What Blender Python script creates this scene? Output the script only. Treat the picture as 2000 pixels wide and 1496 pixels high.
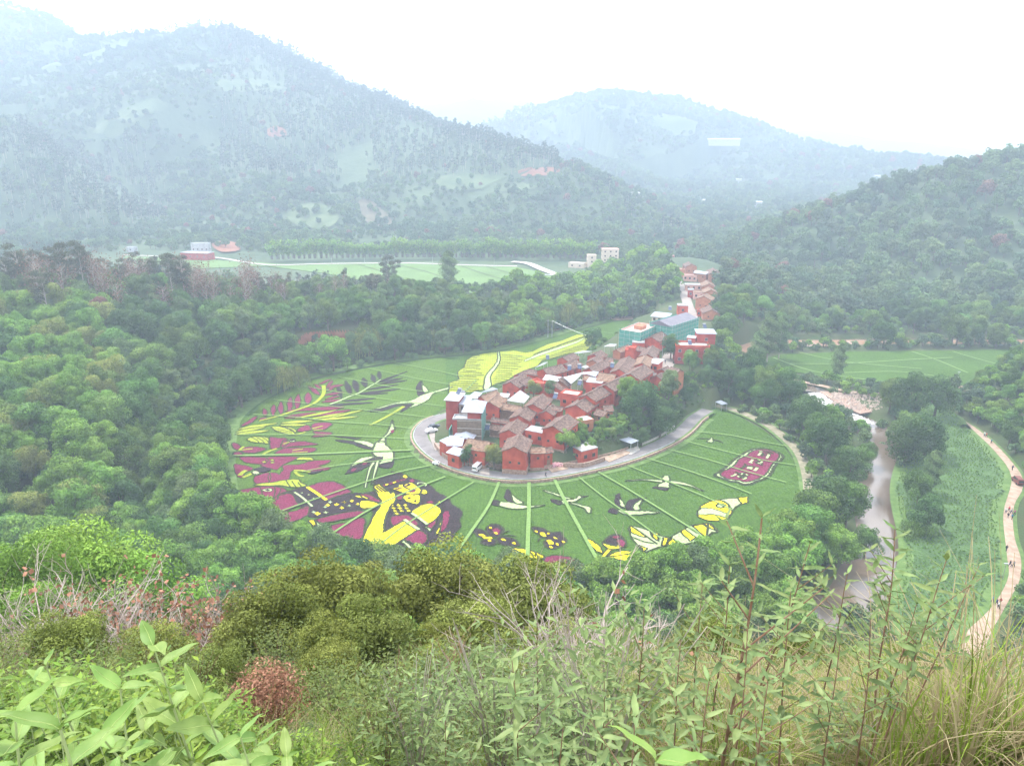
import bpy, math, random
import numpy as np
from mathutils import Vector
from mathutils.geometry import tessellate_polygon
random.seed(7); RNG = np.random.default_rng(7)
for o in list(bpy.data.objects): bpy.data.objects.remove(o)
SC = bpy.context.scene; COL = SC.collection
# ---------------------------------------------------------------- camera
CAMZ, FPX, PITCH = 95.0, 1455.0, math.radians(17.6)
cam = bpy.data.cameras.new('camera'); camo = bpy.data.objects.new('camera', cam); COL.objects.link(camo)
camo.location = (0, 0, CAMZ); camo.rotation_euler = (math.pi/2-PITCH, 0, 0)
cam.sensor_width = 36; cam.lens = 36*FPX/2000; cam.clip_start = .05; cam.clip_end = 20000
SC.camera = camo
# ---------------------------------------------------------------- sky, sun, exposure
SUN_EL, SUN_AZ = math.radians(60), math.radians(-35)      # azimuth from +Y towards +X
world = bpy.data.worlds.new('World'); SC.world = world; world.use_nodes = True
nt = world.node_tree; nt.nodes.clear()
wo = nt.nodes.new('ShaderNodeOutputWorld'); bg = nt.nodes.new('ShaderNodeBackground')
sky = nt.nodes.new('ShaderNodeTexSky'); sky.sky_type = 'NISHITA'; sky.sun_disc = False
sky.sun_elevation = SUN_EL; sky.sun_rotation = SUN_AZ; sky.dust_density = 4; sky.air_density = 1
tc = nt.nodes.new('ShaderNodeTexCoord'); nz = nt.nodes.new('ShaderNodeTexNoise')
mp = nt.nodes.new('ShaderNodeMapping'); mp.inputs['Scale'].default_value = (1, 1, 3)
nz.inputs['Scale'].default_value = 1.6; nz.inputs['Detail'].default_value = 5
rp = nt.nodes.new('ShaderNodeValToRGB'); mx = nt.nodes.new('ShaderNodeMixRGB')
rp.color_ramp.elements[0].position = .3; rp.color_ramp.elements[0].color = (11.5, 12, 12.8, 1)
rp.color_ramp.elements[1].position = .7; rp.color_ramp.elements[1].color = (15.5, 15.7, 15.9, 1)
mx.inputs[0].default_value = .86
L = nt.links.new
L(tc.outputs['Generated'], mp.inputs[0]); L(mp.outputs[0], nz.inputs['Vector']); L(nz.outputs['Fac'], rp.inputs[0])
L(sky.outputs[0], mx.inputs[1]); L(rp.outputs[0], mx.inputs[2]); L(mx.outputs[0], bg.inputs[0]); L(bg.outputs[0], wo.inputs[0])
bg.inputs[1].default_value = .1
sun = bpy.data.lights.new('sun', 'SUN'); suno = bpy.data.objects.new('sun', sun); COL.objects.link(suno)
sun.energy = 2.2; sun.angle = math.radians(8); sun.color = (1, .96, .89)
suno.rotation_euler = Vector((math.sin(SUN_AZ)*math.cos(SUN_EL), math.cos(SUN_AZ)*math.cos(SUN_EL), math.sin(SUN_EL))).to_track_quat('Z', 'Y').to_euler()
SC.view_settings.view_transform = 'Standard'; SC.view_settings.look = 'None'
SC.view_settings.exposure = 1.22; SC.view_settings.gamma = 1; SC.view_settings.use_curve_mapping = False
cy = SC.cycles
cy.max_bounces = 5; cy.diffuse_bounces = 3; cy.glossy_bounces = 2; cy.transmission_bounces = 2; cy.transparent_max_bounces = 6
cy.volume_bounces = 1; cy.use_denoising = True; cy.caustics_reflective = False; cy.caustics_refractive = False
cy.use_adaptive_sampling = True; cy.adaptive_threshold = .02
# ---------------------------------------------------------------- photo geometry
cp, sp_ = math.cos(PITCH), math.sin(PITCH)
def ray(px, py):
    u, v = (px-1000)/FPX, (748-py)/FPX
    return np.array((u, cp+v*sp_, -sp_+v*cp))
def G(px, py, z=0.0):                      # where the line of sight meets height z
    d = ray(px, py); t = (z-CAMZ)/d[2]; return np.array((d[0]*t, d[1]*t, z))
def AT(px, py, Y):                         # point of the line of sight at distance Y
    d = ray(px, py); t = Y/d[1]; return np.array((d[0]*t, Y, CAMZ+d[2]*t))
def GS(pts, z=0.0): return np.array([G(a, b, z) for a, b in pts])
def catmull(P, n=6, closed=True):
    P = np.asarray(P, float); N = len(P); out = []
    for i in range(N if closed else N-1):
        if closed: a, b, c, d = P[(i-1) % N], P[i], P[(i+1) % N], P[(i+2) % N]
        else: a, b, c, d = P[max(i-1, 0)], P[i], P[i+1], P[min(i+2, N-1)]
        for k in range(n):
            t = k/n
            out.append(.5*((2*b)+(-a+c)*t+(2*a-5*b+4*c-d)*t*t+(-a+3*b-3*c+d)*t**3))
    if not closed: out.append(P[-1])
    return np.array(out)
def seg_dist(X, Y, pts):                   # distance to polyline, interpolated extra values
    best = np.full(X.shape, 1e9); val = np.zeros(X.shape)
    for i in range(len(pts)-1):
        ax, ay = pts[i][:2]; bx, by = pts[i+1][:2]; dx, dy = bx-ax, by-ay; L2 = dx*dx+dy*dy+1e-9
        t = np.clip(((X-ax)*dx+(Y-ay)*dy)/L2, 0, 1); d = np.hypot(X-ax-t*dx, Y-ay-t*dy)
        m = d < best; best = np.where(m, d, best)
        if len(pts[i]) > 2: val = np.where(m, pts[i][2]+t*(pts[i+1][2]-pts[i][2]), val)
    return best, val
def inside(X, Y, poly):
    r = np.zeros(X.shape, bool); n = len(poly); j = n-1
    for i in range(n):
        xi, yi = poly[i][:2]; xj, yj = poly[j][:2]
        c = ((yi > Y) != (yj > Y)) & (X < (xj-xi)*(Y-yi)/((yj-yi)+1e-12)+xi); r ^= c; j = i
    return r
def _h(ix, iy, s):
    v = np.sin(ix*127.1+iy*311.7+s*74.7)*43758.5453; return v-np.floor(v)
def vnoise(X, Y, s=0):
    ix, iy = np.floor(X), np.floor(Y); fx, fy = X-ix, Y-iy; fx = fx*fx*(3-2*fx); fy = fy*fy*(3-2*fy)
    return (_h(ix, iy, s)*(1-fx)+_h(ix+1, iy, s)*fx)*(1-fy)+(_h(ix, iy+1, s)*(1-fx)+_h(ix+1, iy+1, s)*fx)*fy
def fbm(X, Y, o=4, s=0):
    a, r, n = 1., 0., 0.
    for k in range(o): r = r+a*(vnoise(X*2**k, Y*2**k, s+k)-.5); n += a; a *= .5
    return r/n*2
# ---------------------------------------------------------------- objects
def link(o, parent=None):
    COL.objects.link(o)
    if parent is not None: o.parent = parent
    return o
def tag(o, label=None, cat=None, group=None, kind=None):
    if label: o['label'] = label
    if cat: o['category'] = cat
    if group: o['group'] = group
    if kind: o['kind'] = kind
    return o
def empty(name, loc=(0, 0, 0), rz=0, **k):
    o = bpy.data.objects.new(name, None); o.location = loc; o.rotation_euler = (0, 0, rz); o.empty_display_size = .5
    link(o); return tag(o, **k)
class MB:
    def __init__(s): s.v = []; s.f = []; s.m = []; s.cur = 0
    def add(s, vs, fs):
        n = len(s.v); s.v += [tuple(float(c) for c in q) for q in vs]; s.f += [tuple(i+n for i in f) for f in fs]; s.m += [s.cur]*len(fs)
    def box(s, x0, x1, y0, y1, z0, z1):
        s.add([(x0, y0, z0), (x1, y0, z0), (x1, y1, z0), (x0, y1, z0), (x0, y0, z1), (x1, y0, z1), (x1, y1, z1), (x0, y1, z1)],
              [(0, 3, 2, 1), (4, 5, 6, 7), (0, 1, 5, 4), (1, 2, 6, 5), (2, 3, 7, 6), (3, 0, 4, 7)])
    def tube(s, pts, r0, r1=None, n=5, cap=True):
        r1 = r0 if r1 is None else r1; pts = [Vector(p) for p in pts]; rings = []
        for i, p in enumerate(pts):
            t = (pts[min(i+1, len(pts)-1)]-pts[max(i-1, 0)]).normalized()
            a = t.cross(Vector((0, 0, 1)) if abs(t.z) < .9 else Vector((1, 0, 0))).normalized(); b = t.cross(a)
            r = r0+(r1-r0)*i/max(1, len(pts)-1)
            rings.append([p+(a*math.cos(k*2*math.pi/n)+b*math.sin(k*2*math.pi/n))*r for k in range(n)])
        vs = [q for R in rings for q in R]; fs = []
        for i in range(len(pts)-1):
            for k in range(n): fs.append((i*n+k, i*n+(k+1) % n, (i+1)*n+(k+1) % n, (i+1)*n+k))
        if cap: fs.append(tuple(range((len(pts)-1)*n, len(pts)*n)))
        s.add(vs, fs)
    def ribbon(s, pts, w, z=None):         # flat strip along a path
        pts = np.asarray(pts, float); vs = []
        for i in range(len(pts)):
            t = pts[min(i+1, len(pts)-1)]-pts[max(i-1, 0)]; t = t[:2]/(np.hypot(*t[:2])+1e-9); ww = w[i] if hasattr(w, '__len__') else w
            for sg in (1, -1): vs.append((pts[i][0]-t[1]*ww/2*sg, pts[i][1]+t[0]*ww/2*sg, pts[i][2] if z is None else z))
        s.add(vs, [(2*i, 2*i+1, 2*i+3, 2*i+2) for i in range(len(pts)-1)])
    def slab(s, poly, z, th=0.0):          # polygon filled at z with sides going down th
        P = [Vector((p[0], p[1], 0)) for p in poly]
        tr = tessellate_polygon([P]); n = len(P); up = [(p.x, p.y, z) for p in P]
        fs = []
        for t in tr:
            a, b, c = (P[i] for i in t)
            fs.append(tuple(t) if (b-a).cross(c-a).z > 0 else (t[0], t[2], t[1]))
        s.add(up, fs)
        if th: s.add(up+[(p.x, p.y, z-th) for p in P], [(i, (i+1) % n, n+(i+1) % n, n+i) for i in range(n)])
    def mesh(s, name, mats):
        me = bpy.data.meshes.new(name); me.from_pydata(s.v, [], s.f)
        for m in (mats if isinstance(mats, (list, tuple)) else [mats]): me.materials.append(m)
        if any(s.m): me.polygons.foreach_set('material_index', s.m)
        me.update(); return me
    def build(s, name, mats, parent=None, **k):
        o = bpy.data.objects.new(name, s.mesh(name, mats)); link(o, parent); return tag(o, **k)
def np_mesh(name, V, F, mats, tint=None, smooth=False):
    me = bpy.data.meshes.new(name); V = np.asarray(V, 'f'); F = np.asarray(F, 'i'); k = F.shape[1]
    me.vertices.add(len(V)); me.vertices.foreach_set('co', V.ravel()); me.loops.add(F.size); me.loops.foreach_set('vertex_index', F.ravel())
    me.polygons.add(len(F)); me.polygons.foreach_set('loop_start', np.arange(0, F.size, k, dtype='i'))
    for m in (mats if isinstance(mats, (list, tuple)) else [mats]): me.materials.append(m)
    if smooth: me.polygons.foreach_set('use_smooth', np.ones(len(F), bool))
    me.update(calc_edges=True)
    if tint is not None:
        a = me.attributes.new('tint', 'FLOAT', 'POINT'); a.data.foreach_set('value', np.asarray(tint, 'f'))
    return me
# ---------------------------------------------------------------- materials
def mat(name, col, col2=None, scale=1., rough=.9, bump=0., bscale=None, detail=4, spec=.25, trans=0., rnd=0., tint=0., stretch=None, metal=0.):
    m = bpy.data.materials.new(name); m.use_nodes = True; t = m.node_tree; N = t.nodes; N.clear(); K = t.links.new
    out = N.new('ShaderNodeOutputMaterial'); b = N.new('ShaderNodeBsdfPrincipled'); K(b.outputs[0], out.inputs[0])
    b.inputs['Roughness'].default_value = rough; b.inputs['Specular IOR Level'].default_value = spec; b.inputs['Metallic'].default_value = metal
    c = N.new('ShaderNodeRGB'); c.outputs[0].default_value = (*col, 1); src = c.outputs[0]
    geo = N.new('ShaderNodeNewGeometry'); pos = geo.outputs['Position']
    if stretch:
        mpn = N.new('ShaderNodeMapping'); mpn.inputs['Scale'].default_value = stretch; K(pos, mpn.inputs[0]); pos = mpn.outputs[0]
    if col2 is not None:
        n = N.new('ShaderNodeTexNoise'); n.inputs['Scale'].default_value = scale; n.inputs['Detail'].default_value = detail; K(pos, n.inputs['Vector'])
        r = N.new('ShaderNodeValToRGB'); r.color_ramp.elements[0].position = .36; r.color_ramp.elements[1].position = .64
        r.color_ramp.elements[0].color = (*col, 1); r.color_ramp.elements[1].color = (*col2, 1); K(n.outputs['Fac'], r.inputs[0]); src = r.outputs[0]
    if rnd or tint:
        hs = N.new('ShaderNodeHueSaturation'); K(src, hs.inputs['Color']); src = hs.outputs[0]; val = None
        if rnd:
            oi = N.new('ShaderNodeObjectInfo'); mr = N.new('ShaderNodeMapRange'); K(oi.outputs['Random'], mr.inputs[0])
            mr.inputs[3].default_value = 1-rnd; mr.inputs[4].default_value = 1+rnd; val = mr.outputs[0]
            m2 = N.new('ShaderNodeMath'); m2.operation = 'MULTIPLY'; m2.inputs[1].default_value = 7.31; K(oi.outputs['Random'], m2.inputs[0])
            m3 = N.new('ShaderNodeMath'); m3.operation = 'FRACT'; K(m2.outputs[0], m3.inputs[0])
            m4 = N.new('ShaderNodeMapRange'); K(m3.outputs[0], m4.inputs[0]); m4.inputs[3].default_value = .5-rnd*.09; m4.inputs[4].default_value = .5+rnd*.07; K(m4.outputs[0], hs.inputs['Hue'])
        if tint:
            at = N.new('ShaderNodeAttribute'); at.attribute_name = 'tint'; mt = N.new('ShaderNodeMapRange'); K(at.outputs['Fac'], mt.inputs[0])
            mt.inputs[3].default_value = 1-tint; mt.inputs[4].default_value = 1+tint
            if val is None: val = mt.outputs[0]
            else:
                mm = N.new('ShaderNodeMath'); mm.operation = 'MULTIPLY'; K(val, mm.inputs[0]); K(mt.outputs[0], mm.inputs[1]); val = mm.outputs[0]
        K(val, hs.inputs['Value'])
    K(src, b.inputs['Base Color'])
    if bump:
        n2 = N.new('ShaderNodeTexNoise'); n2.inputs['Scale'].default_value = bscale or scale*4; n2.inputs['Detail'].default_value = 3; K(pos, n2.inputs['Vector'])
        bp = N.new('ShaderNodeBump'); bp.inputs['Strength'].default_value = 1; bp.inputs['Distance'].default_value = bump; K(n2.outputs['Fac'], bp.inputs['Height']); K(bp.outputs[0], b.inputs['Normal'])
    if trans:
        tr = N.new('ShaderNodeBsdfTranslucent'); K(src, tr.inputs[0]); ms = N.new('ShaderNodeMixShader'); ms.inputs[0].default_value = trans
        K(b.outputs[0], ms.inputs[1]); K(tr.outputs[0], ms.inputs[2]); K(ms.outputs[0], out.inputs[0])
    return m
# ---------------------------------------------------------------- terrain
def R(*a): return [AT(px, py, Y) for px, py, Y in a]
# crest lines: points seen at pixel (x, y) and standing at distance Y; front slope; rounding
RIDGES = [
 (R((-260,-30,1700),(0,12,1700),(40,20,1700),(90,60,1650),(150,85,1600),(220,90,1560)), .36, 40),
 (R((220,88,1560),(300,75,1500),(380,62,1480),(430,66,1450),(500,100,1400),(560,130,1350),(640,172,1300),(760,225,1200),(850,252,1130),(920,270,1080),(1010,296,1020),(1080,320,980),(1140,350,930),(1210,402,880),(1280,455,830),(1360,500,790)), .37, 30),
 (R((-120,200,1000),(0,245,950),(80,310,900),(150,370,860),(220,425,810),(270,480,770)), .5, 15),
 (R((420,200,1270),(470,270,1130),(520,330,1010),(600,385,900),(650,420,840),(700,460,780)), .42, 22),
 (R((780,330,1060),(870,380,950),(960,410,880),(1020,450,810),(1060,490,760)), .42, 22),
 (R((760,215,3600),(830,212,3600),(900,203,3600),(980,192,3600),(1040,200,3600),(1110,215,3500),(1300,260,3500)), .3, 60),
 (R((940,290,1900),(1000,245,1960),(1060,212,2000),(1130,192,2000),(1200,186,2000),(1260,188,2000),(1330,200,1950),(1400,222,1900),(1470,245,1850),(1530,272,1800),(1600,292,1700),(1700,300,1600),(1780,312,1500),(1850,326,1420),(1930,345,1350),(2150,360,1300)), .24, 50),
 (R((1100,290,1700),(1200,330,1450),(1290,370,1300),(1350,420,1150)), .35, 25),
 (R((1480,270,3800),(1560,256,3800),(1640,258,3700),(1720,275,3600),(1800,278,3600),(1900,292,3600),(2050,292,3500),(2200,280,3500)), .3, 70),
 (R((1250,520,760),(1330,505,730),(1400,490,700),(1460,466,680),(1530,440,670),(1600,415,660),(1700,385,650),(1800,352,640),(1900,332,630),(2000,312,620),(2150,290,620),(2400,260,620)), .36, 14),
 ([(-260,240,34),(-190,330,30),(-130,375,19),(-60,400,17),(0,440,12),(60,470,5)], .22, 12),
 ([(-330,180,52),(-215,205,38),(-150,215,20)], .34, 10),
]
PATH = GS([(1855,818),(1880,825),(1915,850),(1945,878),(1968,905),(1984,930),(1983,955),(1968,980),(1962,1010),(1965,1050),(1976,1090),(1972,1130),(1955,1160),(1938,1190),(1915,1230),(1890,1290)])
RIVER = GS([(2100,672),(1950,668),(1800,668),(1650,670),(1500,675),(1440,695),(1425,715),(1470,735),(1545,752),(1590,768),(1625,792),(1650,812),(1700,840),(1755,870),(1728,910),(1715,950),(1722,1000),(1735,1050),(1712,1110),(1685,1170)], -2)
RIVER2 = GS([(1685,1170),(1560,1215),(1400,1245),(1200,1250),(1000,1240),(800,1215),(600,1160),(450,1110),(340,1065),(300,1020),(275,980),(300,930),(345,880),(385,840),(420,810),(445,785),(480,760),(530,735),(610,712),(700,700)], -2)
RIVW = 5.2
VILL = [(*G(960,880,3)[:2], 3.), (*G(1040,840,5)[:2], 4.5), (*G(1130,800,6)[:2], 6.5), (*G(1200,760,8)[:2], 8.), (*G(1270,715,9)[:2], 9.), (*G(1320,680,10)[:2], 10.), (*G(1350,620,11)[:2], 11.), (*G(1372,580,12)[:2], 12.), (*G(1372,545,13)[:2], 13.), (*G(1330,510,14)[:2], 15.)]
ROAD = GS([(1382,800),(1358,815),(1335,838),(1305,858),(1262,878),(1210,896),(1150,910),(1095,921),(1040,928),(985,928),(935,920),(893,908),(858,892),(834,872),(822,853),(826,836),(842,822),(868,812),(905,800)], 1.2)
ROADC = catmull(ROAD, 6, False)
FIELD = GS([(1395,797),(1440,812),(1490,840),(1530,870),(1550,900),(1565,940),(1568,1000),(1510,1060),(1400,1112),(1250,1140),(1100,1147),(950,1135),(800,1118),(650,1085),(540,1045),(468,1000),(450,930),(450,880),(455,840),(470,815),(520,780),(600,745),(700,722),(800,705),(900,695),(980,685),(1060,665),(1130,645),(1200,628),(1232,625),
  (1225,650),(1212,672),(1180,690),(1120,715),(1060,738),(1000,755),(950,775),(900,792),(862,806),(828,824),(808,845),(802,862),(812,885),(842,908),(900,930),(960,942),(1040,943),(1120,934),(1200,913),(1280,883),(1330,850),(1360,818)])
RINGIN = np.vstack([GS([(862,806),(828,824),(808,845),(802,862),(812,885),(842,908),(900,930),(960,942),(1040,943),(1120,934),(1200,913),(1280,883),(1330,850),(1370,812),(1400,790)]), GS([(1350,700),(1330,640),(1240,650),(1212,672),(1180,690),(1120,715),(1060,738),(1000,755),(950,775),(900,792)])])
FIELD2 = GS([(1488,702),(1520,694),(1640,688),(1800,686),(1960,684),(2060,684),(1990,700),(1930,725),(1890,748),(1868,762),(1800,760),(1720,757),(1640,744),(1570,730),(1510,722)])
FIELD3 = GS([(240,500),(420,508),(560,517),(700,516),(850,516),(950,519),(1010,522),(1070,536),(1120,552),(1060,566),(900,575),(760,565),(640,535),(520,520),(380,525),(260,520)], 4)
FIELD4 = GS([(885,598),(960,596),(1010,600),(1020,625),(900,622)], 1)
MEADOW = GS([(1880,830),(1930,880),(1962,930),(1945,1000),(1950,1080),(1950,1130),(1900,1200),(1800,1260),(1745,1200),(1770,1080),(1750,960),(1770,880),(1800,800),(1850,790)])
def H(X, Y):
    h = np.zeros(X.shape)+np.clip(Y-640, 0, 800)*.03
    h += np.clip(Y-430, 0, 100)*.035*(X < 110)
    d, v = seg_dist(X, Y, VILL)
    h = np.maximum(h, v*np.clip(1.55-d/34, 0, 1)**.8)
    for pts, s, r in RIDGES:
        d, v = seg_dist(X, Y, pts)
        ext = np.max(v)
        und = fbm(X/170+v*0, Y/170, 4, 3)*np.clip(d/160, 0, 1)*.27*np.clip(v, 0, 260)
        hh = v-s*(np.sqrt(d*d+r*r)-r)+und
        h = np.maximum(h, hh)
    # camera hill
    dd = np.maximum(Y-1.3, 0)+np.clip(np.abs(X)-60, 0, 400)*.10
    slope = .87
    ch = 93.4-.9*np.minimum(dd, 2)-slope*np.maximum(dd-2, 0)+np.clip(fbm(X/18, Y/18, 3, 9)*3, -3, 3)*np.clip(dd/40, 0, 1)
    ch = ch+np.clip(-X-50, 0, 200)*.1*np.clip(Y/60, 0, 1)
    h = np.maximum(h, ch)
    # slope to the right of the footpath
    d, _ = seg_dist(X, Y, PATH); right = np.zeros(X.shape, bool)
    PX = np.interp(Y, PATH[::-1][:, 1], PATH[::-1][:, 0]); right = X > PX
    hr = np.where(right, np.clip(X-PX-4, 0, 200)*.48, 0); hr = hr*np.clip((Y-90)/20, 0, 1)*np.clip((330-Y)/70, 0, 1)
    h = np.maximum(h, hr)
    h = h+fbm(X/9, Y/9, 2, 5)*.25
    # flats
    rin = inside(X, Y, RINGIN); h = np.where(rin, np.maximum(h, 1.05), h)
    for P_, w_ in ((FIELD, 8.), (FIELD2, 6.)):
        d, _ = seg_dist(X, Y, np.vstack([P_, P_[:1]])); h = np.where((d < w_+8) & ~rin, np.minimum(h, -.12+np.clip(d-w_, 0, 8)/8*np.maximum(h, 0)), h)
    fl = inside(X, Y, FIELD); h = np.where(fl, -.35, h)
    for P, z in ((FIELD2, -.15), (FIELD4, .8)): h = np.where(inside(X, Y, P), z, h)
    h = np.where(inside(X, Y, FIELD3), 3.8, h)
    d, _ = seg_dist(X, Y, ROAD); h = np.where(d < 6.2, np.where(d < 4.2, 1.05, 1.05+(d-4.2)/2*(np.maximum(h, 1.05)-1.05)), h); h = np.where(fl, -.35, h)
    d, _ = seg_dist(X, Y, PATH); h = np.where(d < 4.5, .0, h)
    for RV, w in ((RIVER, RIVW), (RIVER2, 3.5)):
        d, _ = seg_dist(X, Y, RV); h = np.where(d < w+5, np.minimum(h, -3.2+np.clip((d-w)/5, 0, 1)*(np.maximum(h, -.2)+3.2)), h)
    return h
def grid_obj(name, xs, ys, m, kind='structure'):
    X, Y = np.meshgrid(xs, ys); Z = H(X, Y); nx, ny = len(xs), len(ys)
    V = np.stack([X, Y, Z], -1).reshape(-1, 3); i = np.arange(ny-1)[:, None]*nx+np.arange(nx-1)[None]
    F = np.stack([i, i+1, i+1+nx, i+nx], -1).reshape(-1, 4)
    o = bpy.data.objects.new(name, np_mesh(name, V, F, m, smooth=True)); link(o); return tag(o, kind=kind)
M = {}
def hit(px_, py_, y0=100., y1=2400.):      # first ground point on a line of sight
    ys = np.geomspace(y0, y1, 420); d = ray(px_, py_); t = ys/d[1]; z = CAMZ+d[2]*t; h = H(d[0]*t, ys); k = int(np.argmax(z <= h)) if (z <= h).any() else -1
    return np.array((d[0]*t[k], ys[k], h[k]))
M['ground'] = mat('ground_grass', (.045, .075, .02), (.075, .085, .035), .08, bump=.15, bscale=1.5)
M['hills'] = mat('hill_scrub', (.045, .075, .035), (.08, .115, .055), .02, bump=1.0, bscale=.12, detail=8)
M['water'] = mat('river_water', (.12, .085, .06), (.17, .13, .1), .07, rough=.06, spec=1., bump=.035, bscale=1.6)
grid_obj('ground', np.arange(-330, 331, 2.2), np.concatenate([np.arange(-12, 20, .8), np.arange(20, 480, 2.2)]), M['ground'])
gx = np.concatenate([np.arange(-2600, -900, 40), np.arange(-900, 1000, 11), np.arange(1000, 3001, 40)])
grid_obj('hills', gx, np.concatenate([np.arange(477, 1700, 10), np.arange(1700, 4600, 40)]), M['hills'])
for nm, RV, w in (('river', RIVER, RIVW), ('river', RIVER2, 3.5)):
    b = MB(); b.ribbon(catmull(RV, 5, False), 2*w+6, -1.9 if RV is RIVER2 else -1.85); b.build(nm, M['water'], kind='structure')
# side flanks of the near ground, left and right beyond the frame
b = MB(); b.box(-2600, 3000, -60, 4600, -9, -8.5); b.build('ground', M['ground'], kind='structure')
# ---------------------------------------------------------------- haze
b = MB(); b.box(-2650, 3050, -45, 4650, -10, 430); hz = b.build('haze', [], kind='stuff')
hm = bpy.data.materials.new('haze_air'); hm.use_nodes = True; t = hm.node_tree; t.nodes.clear()
ho = t.nodes.new('ShaderNodeOutputMaterial'); pv = t.nodes.new('ShaderNodeVolumePrincipled')
pv.inputs['Color'].default_value = (.68, .81, 1, 1); pv.inputs['Density'].default_value = .00048; pv.inputs['Anisotropy'].default_value = .0
t.links.new(pv.outputs[0], ho.inputs['Volume']); hz.data.materials.append(hm)
# ---------------------------------------------------------------- trees
M['bark'] = mat('bark', (.11, .085, .065), (.19, .16, .13), 3, bump=.02)
M['bark_pale'] = mat('pale_bark', (.27, .24, .2), (.38, .34, .29), 2, bump=.02)
def leafmat(n, c, c2, rnd=.3, tint=.55, trans=.22): return mat(n, c, c2, .25, rough=.75, rnd=rnd, tint=tint, trans=trans, spec=.2)
M['broad'] = leafmat('broad_leaves', (.1, .19, .035), (.15, .25, .055))
M['dark'] = leafmat('dark_leaves', (.055, .115, .032), (.085, .155, .042), .15)
M['fresh'] = leafmat('fresh_leaves', (.14, .27, .04), (.21, .34, .06), .14)
M['grey'] = leafmat('grey_green_leaves', (.12, .19, .07), (.165, .235, .085), .18)
M['yellow'] = leafmat('yellow_green_leaves', (.16, .2, .04), (.22, .25, .065), .12)
M['gum'] = leafmat('gum_leaves', (.08, .1, .05), (.12, .12, .07), .15)
M['rust'] = leafmat('rusty_leaves', (.22, .11, .075), (.17, .1, .07), .15)
def cards(cen, nrm, size, rng, asp=1.0):
    """leaf clumps: one small folded quad each"""
    n = len(cen); r = rng.normal(size=(n, 3)); a = np.cross(nrm, r); a /= np.linalg.norm(a, axis=1)[:, None]+1e-9
    b = np.cross(nrm, a); b /= np.linalg.norm(b, axis=1)[:, None]+1e-9
    s = (size*rng.uniform(.65, 1.3, n))[:, None]
    V = np.stack([cen-a*s*.5, cen-b*s*.42*asp+nrm*s*.05, cen+a*s*.5, cen+b*s*.42*asp+nrm*s*.05], 1).reshape(-1, 3)
    return V, np.arange(4*n).reshape(-1, 4)
def crown_pts(rng, n, cz, rx, rz, lumps, lr, up=.35):
    L = rng.normal(size=(lumps, 3)); L /= np.linalg.norm(L, axis=1)[:, None]; L[:, 2] = np.where(L[:, 2] < -.75, -L[:, 2], L[:, 2])
    L = L*rng.uniform(.35, .78, (lumps, 1))*np.array([rx, rx, rz])+np.array([0, 0, cz])
    rad = lr*rng.uniform(.6, 1.25, lumps); w = rad**2/np.sum(rad**2); k = rng.choice(lumps, n, p=w)
    d = rng.normal(size=(n, 3)); d[:, 2] += up; d /= np.linalg.norm(d, axis=1)[:, None]
    P = L[k]+d*(rad[k]*rng.uniform(.72, 1.06, n)**1.0)[:, None]*np.array([1, 1, .85])
    nr = d+rng.normal(size=(n, 3))*.45; nr /= np.linalg.norm(nr, axis=1)[:, None]
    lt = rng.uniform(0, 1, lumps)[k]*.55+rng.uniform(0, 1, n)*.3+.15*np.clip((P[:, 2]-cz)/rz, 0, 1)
    return P, nr, np.clip(lt, 0, 1), L
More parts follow.
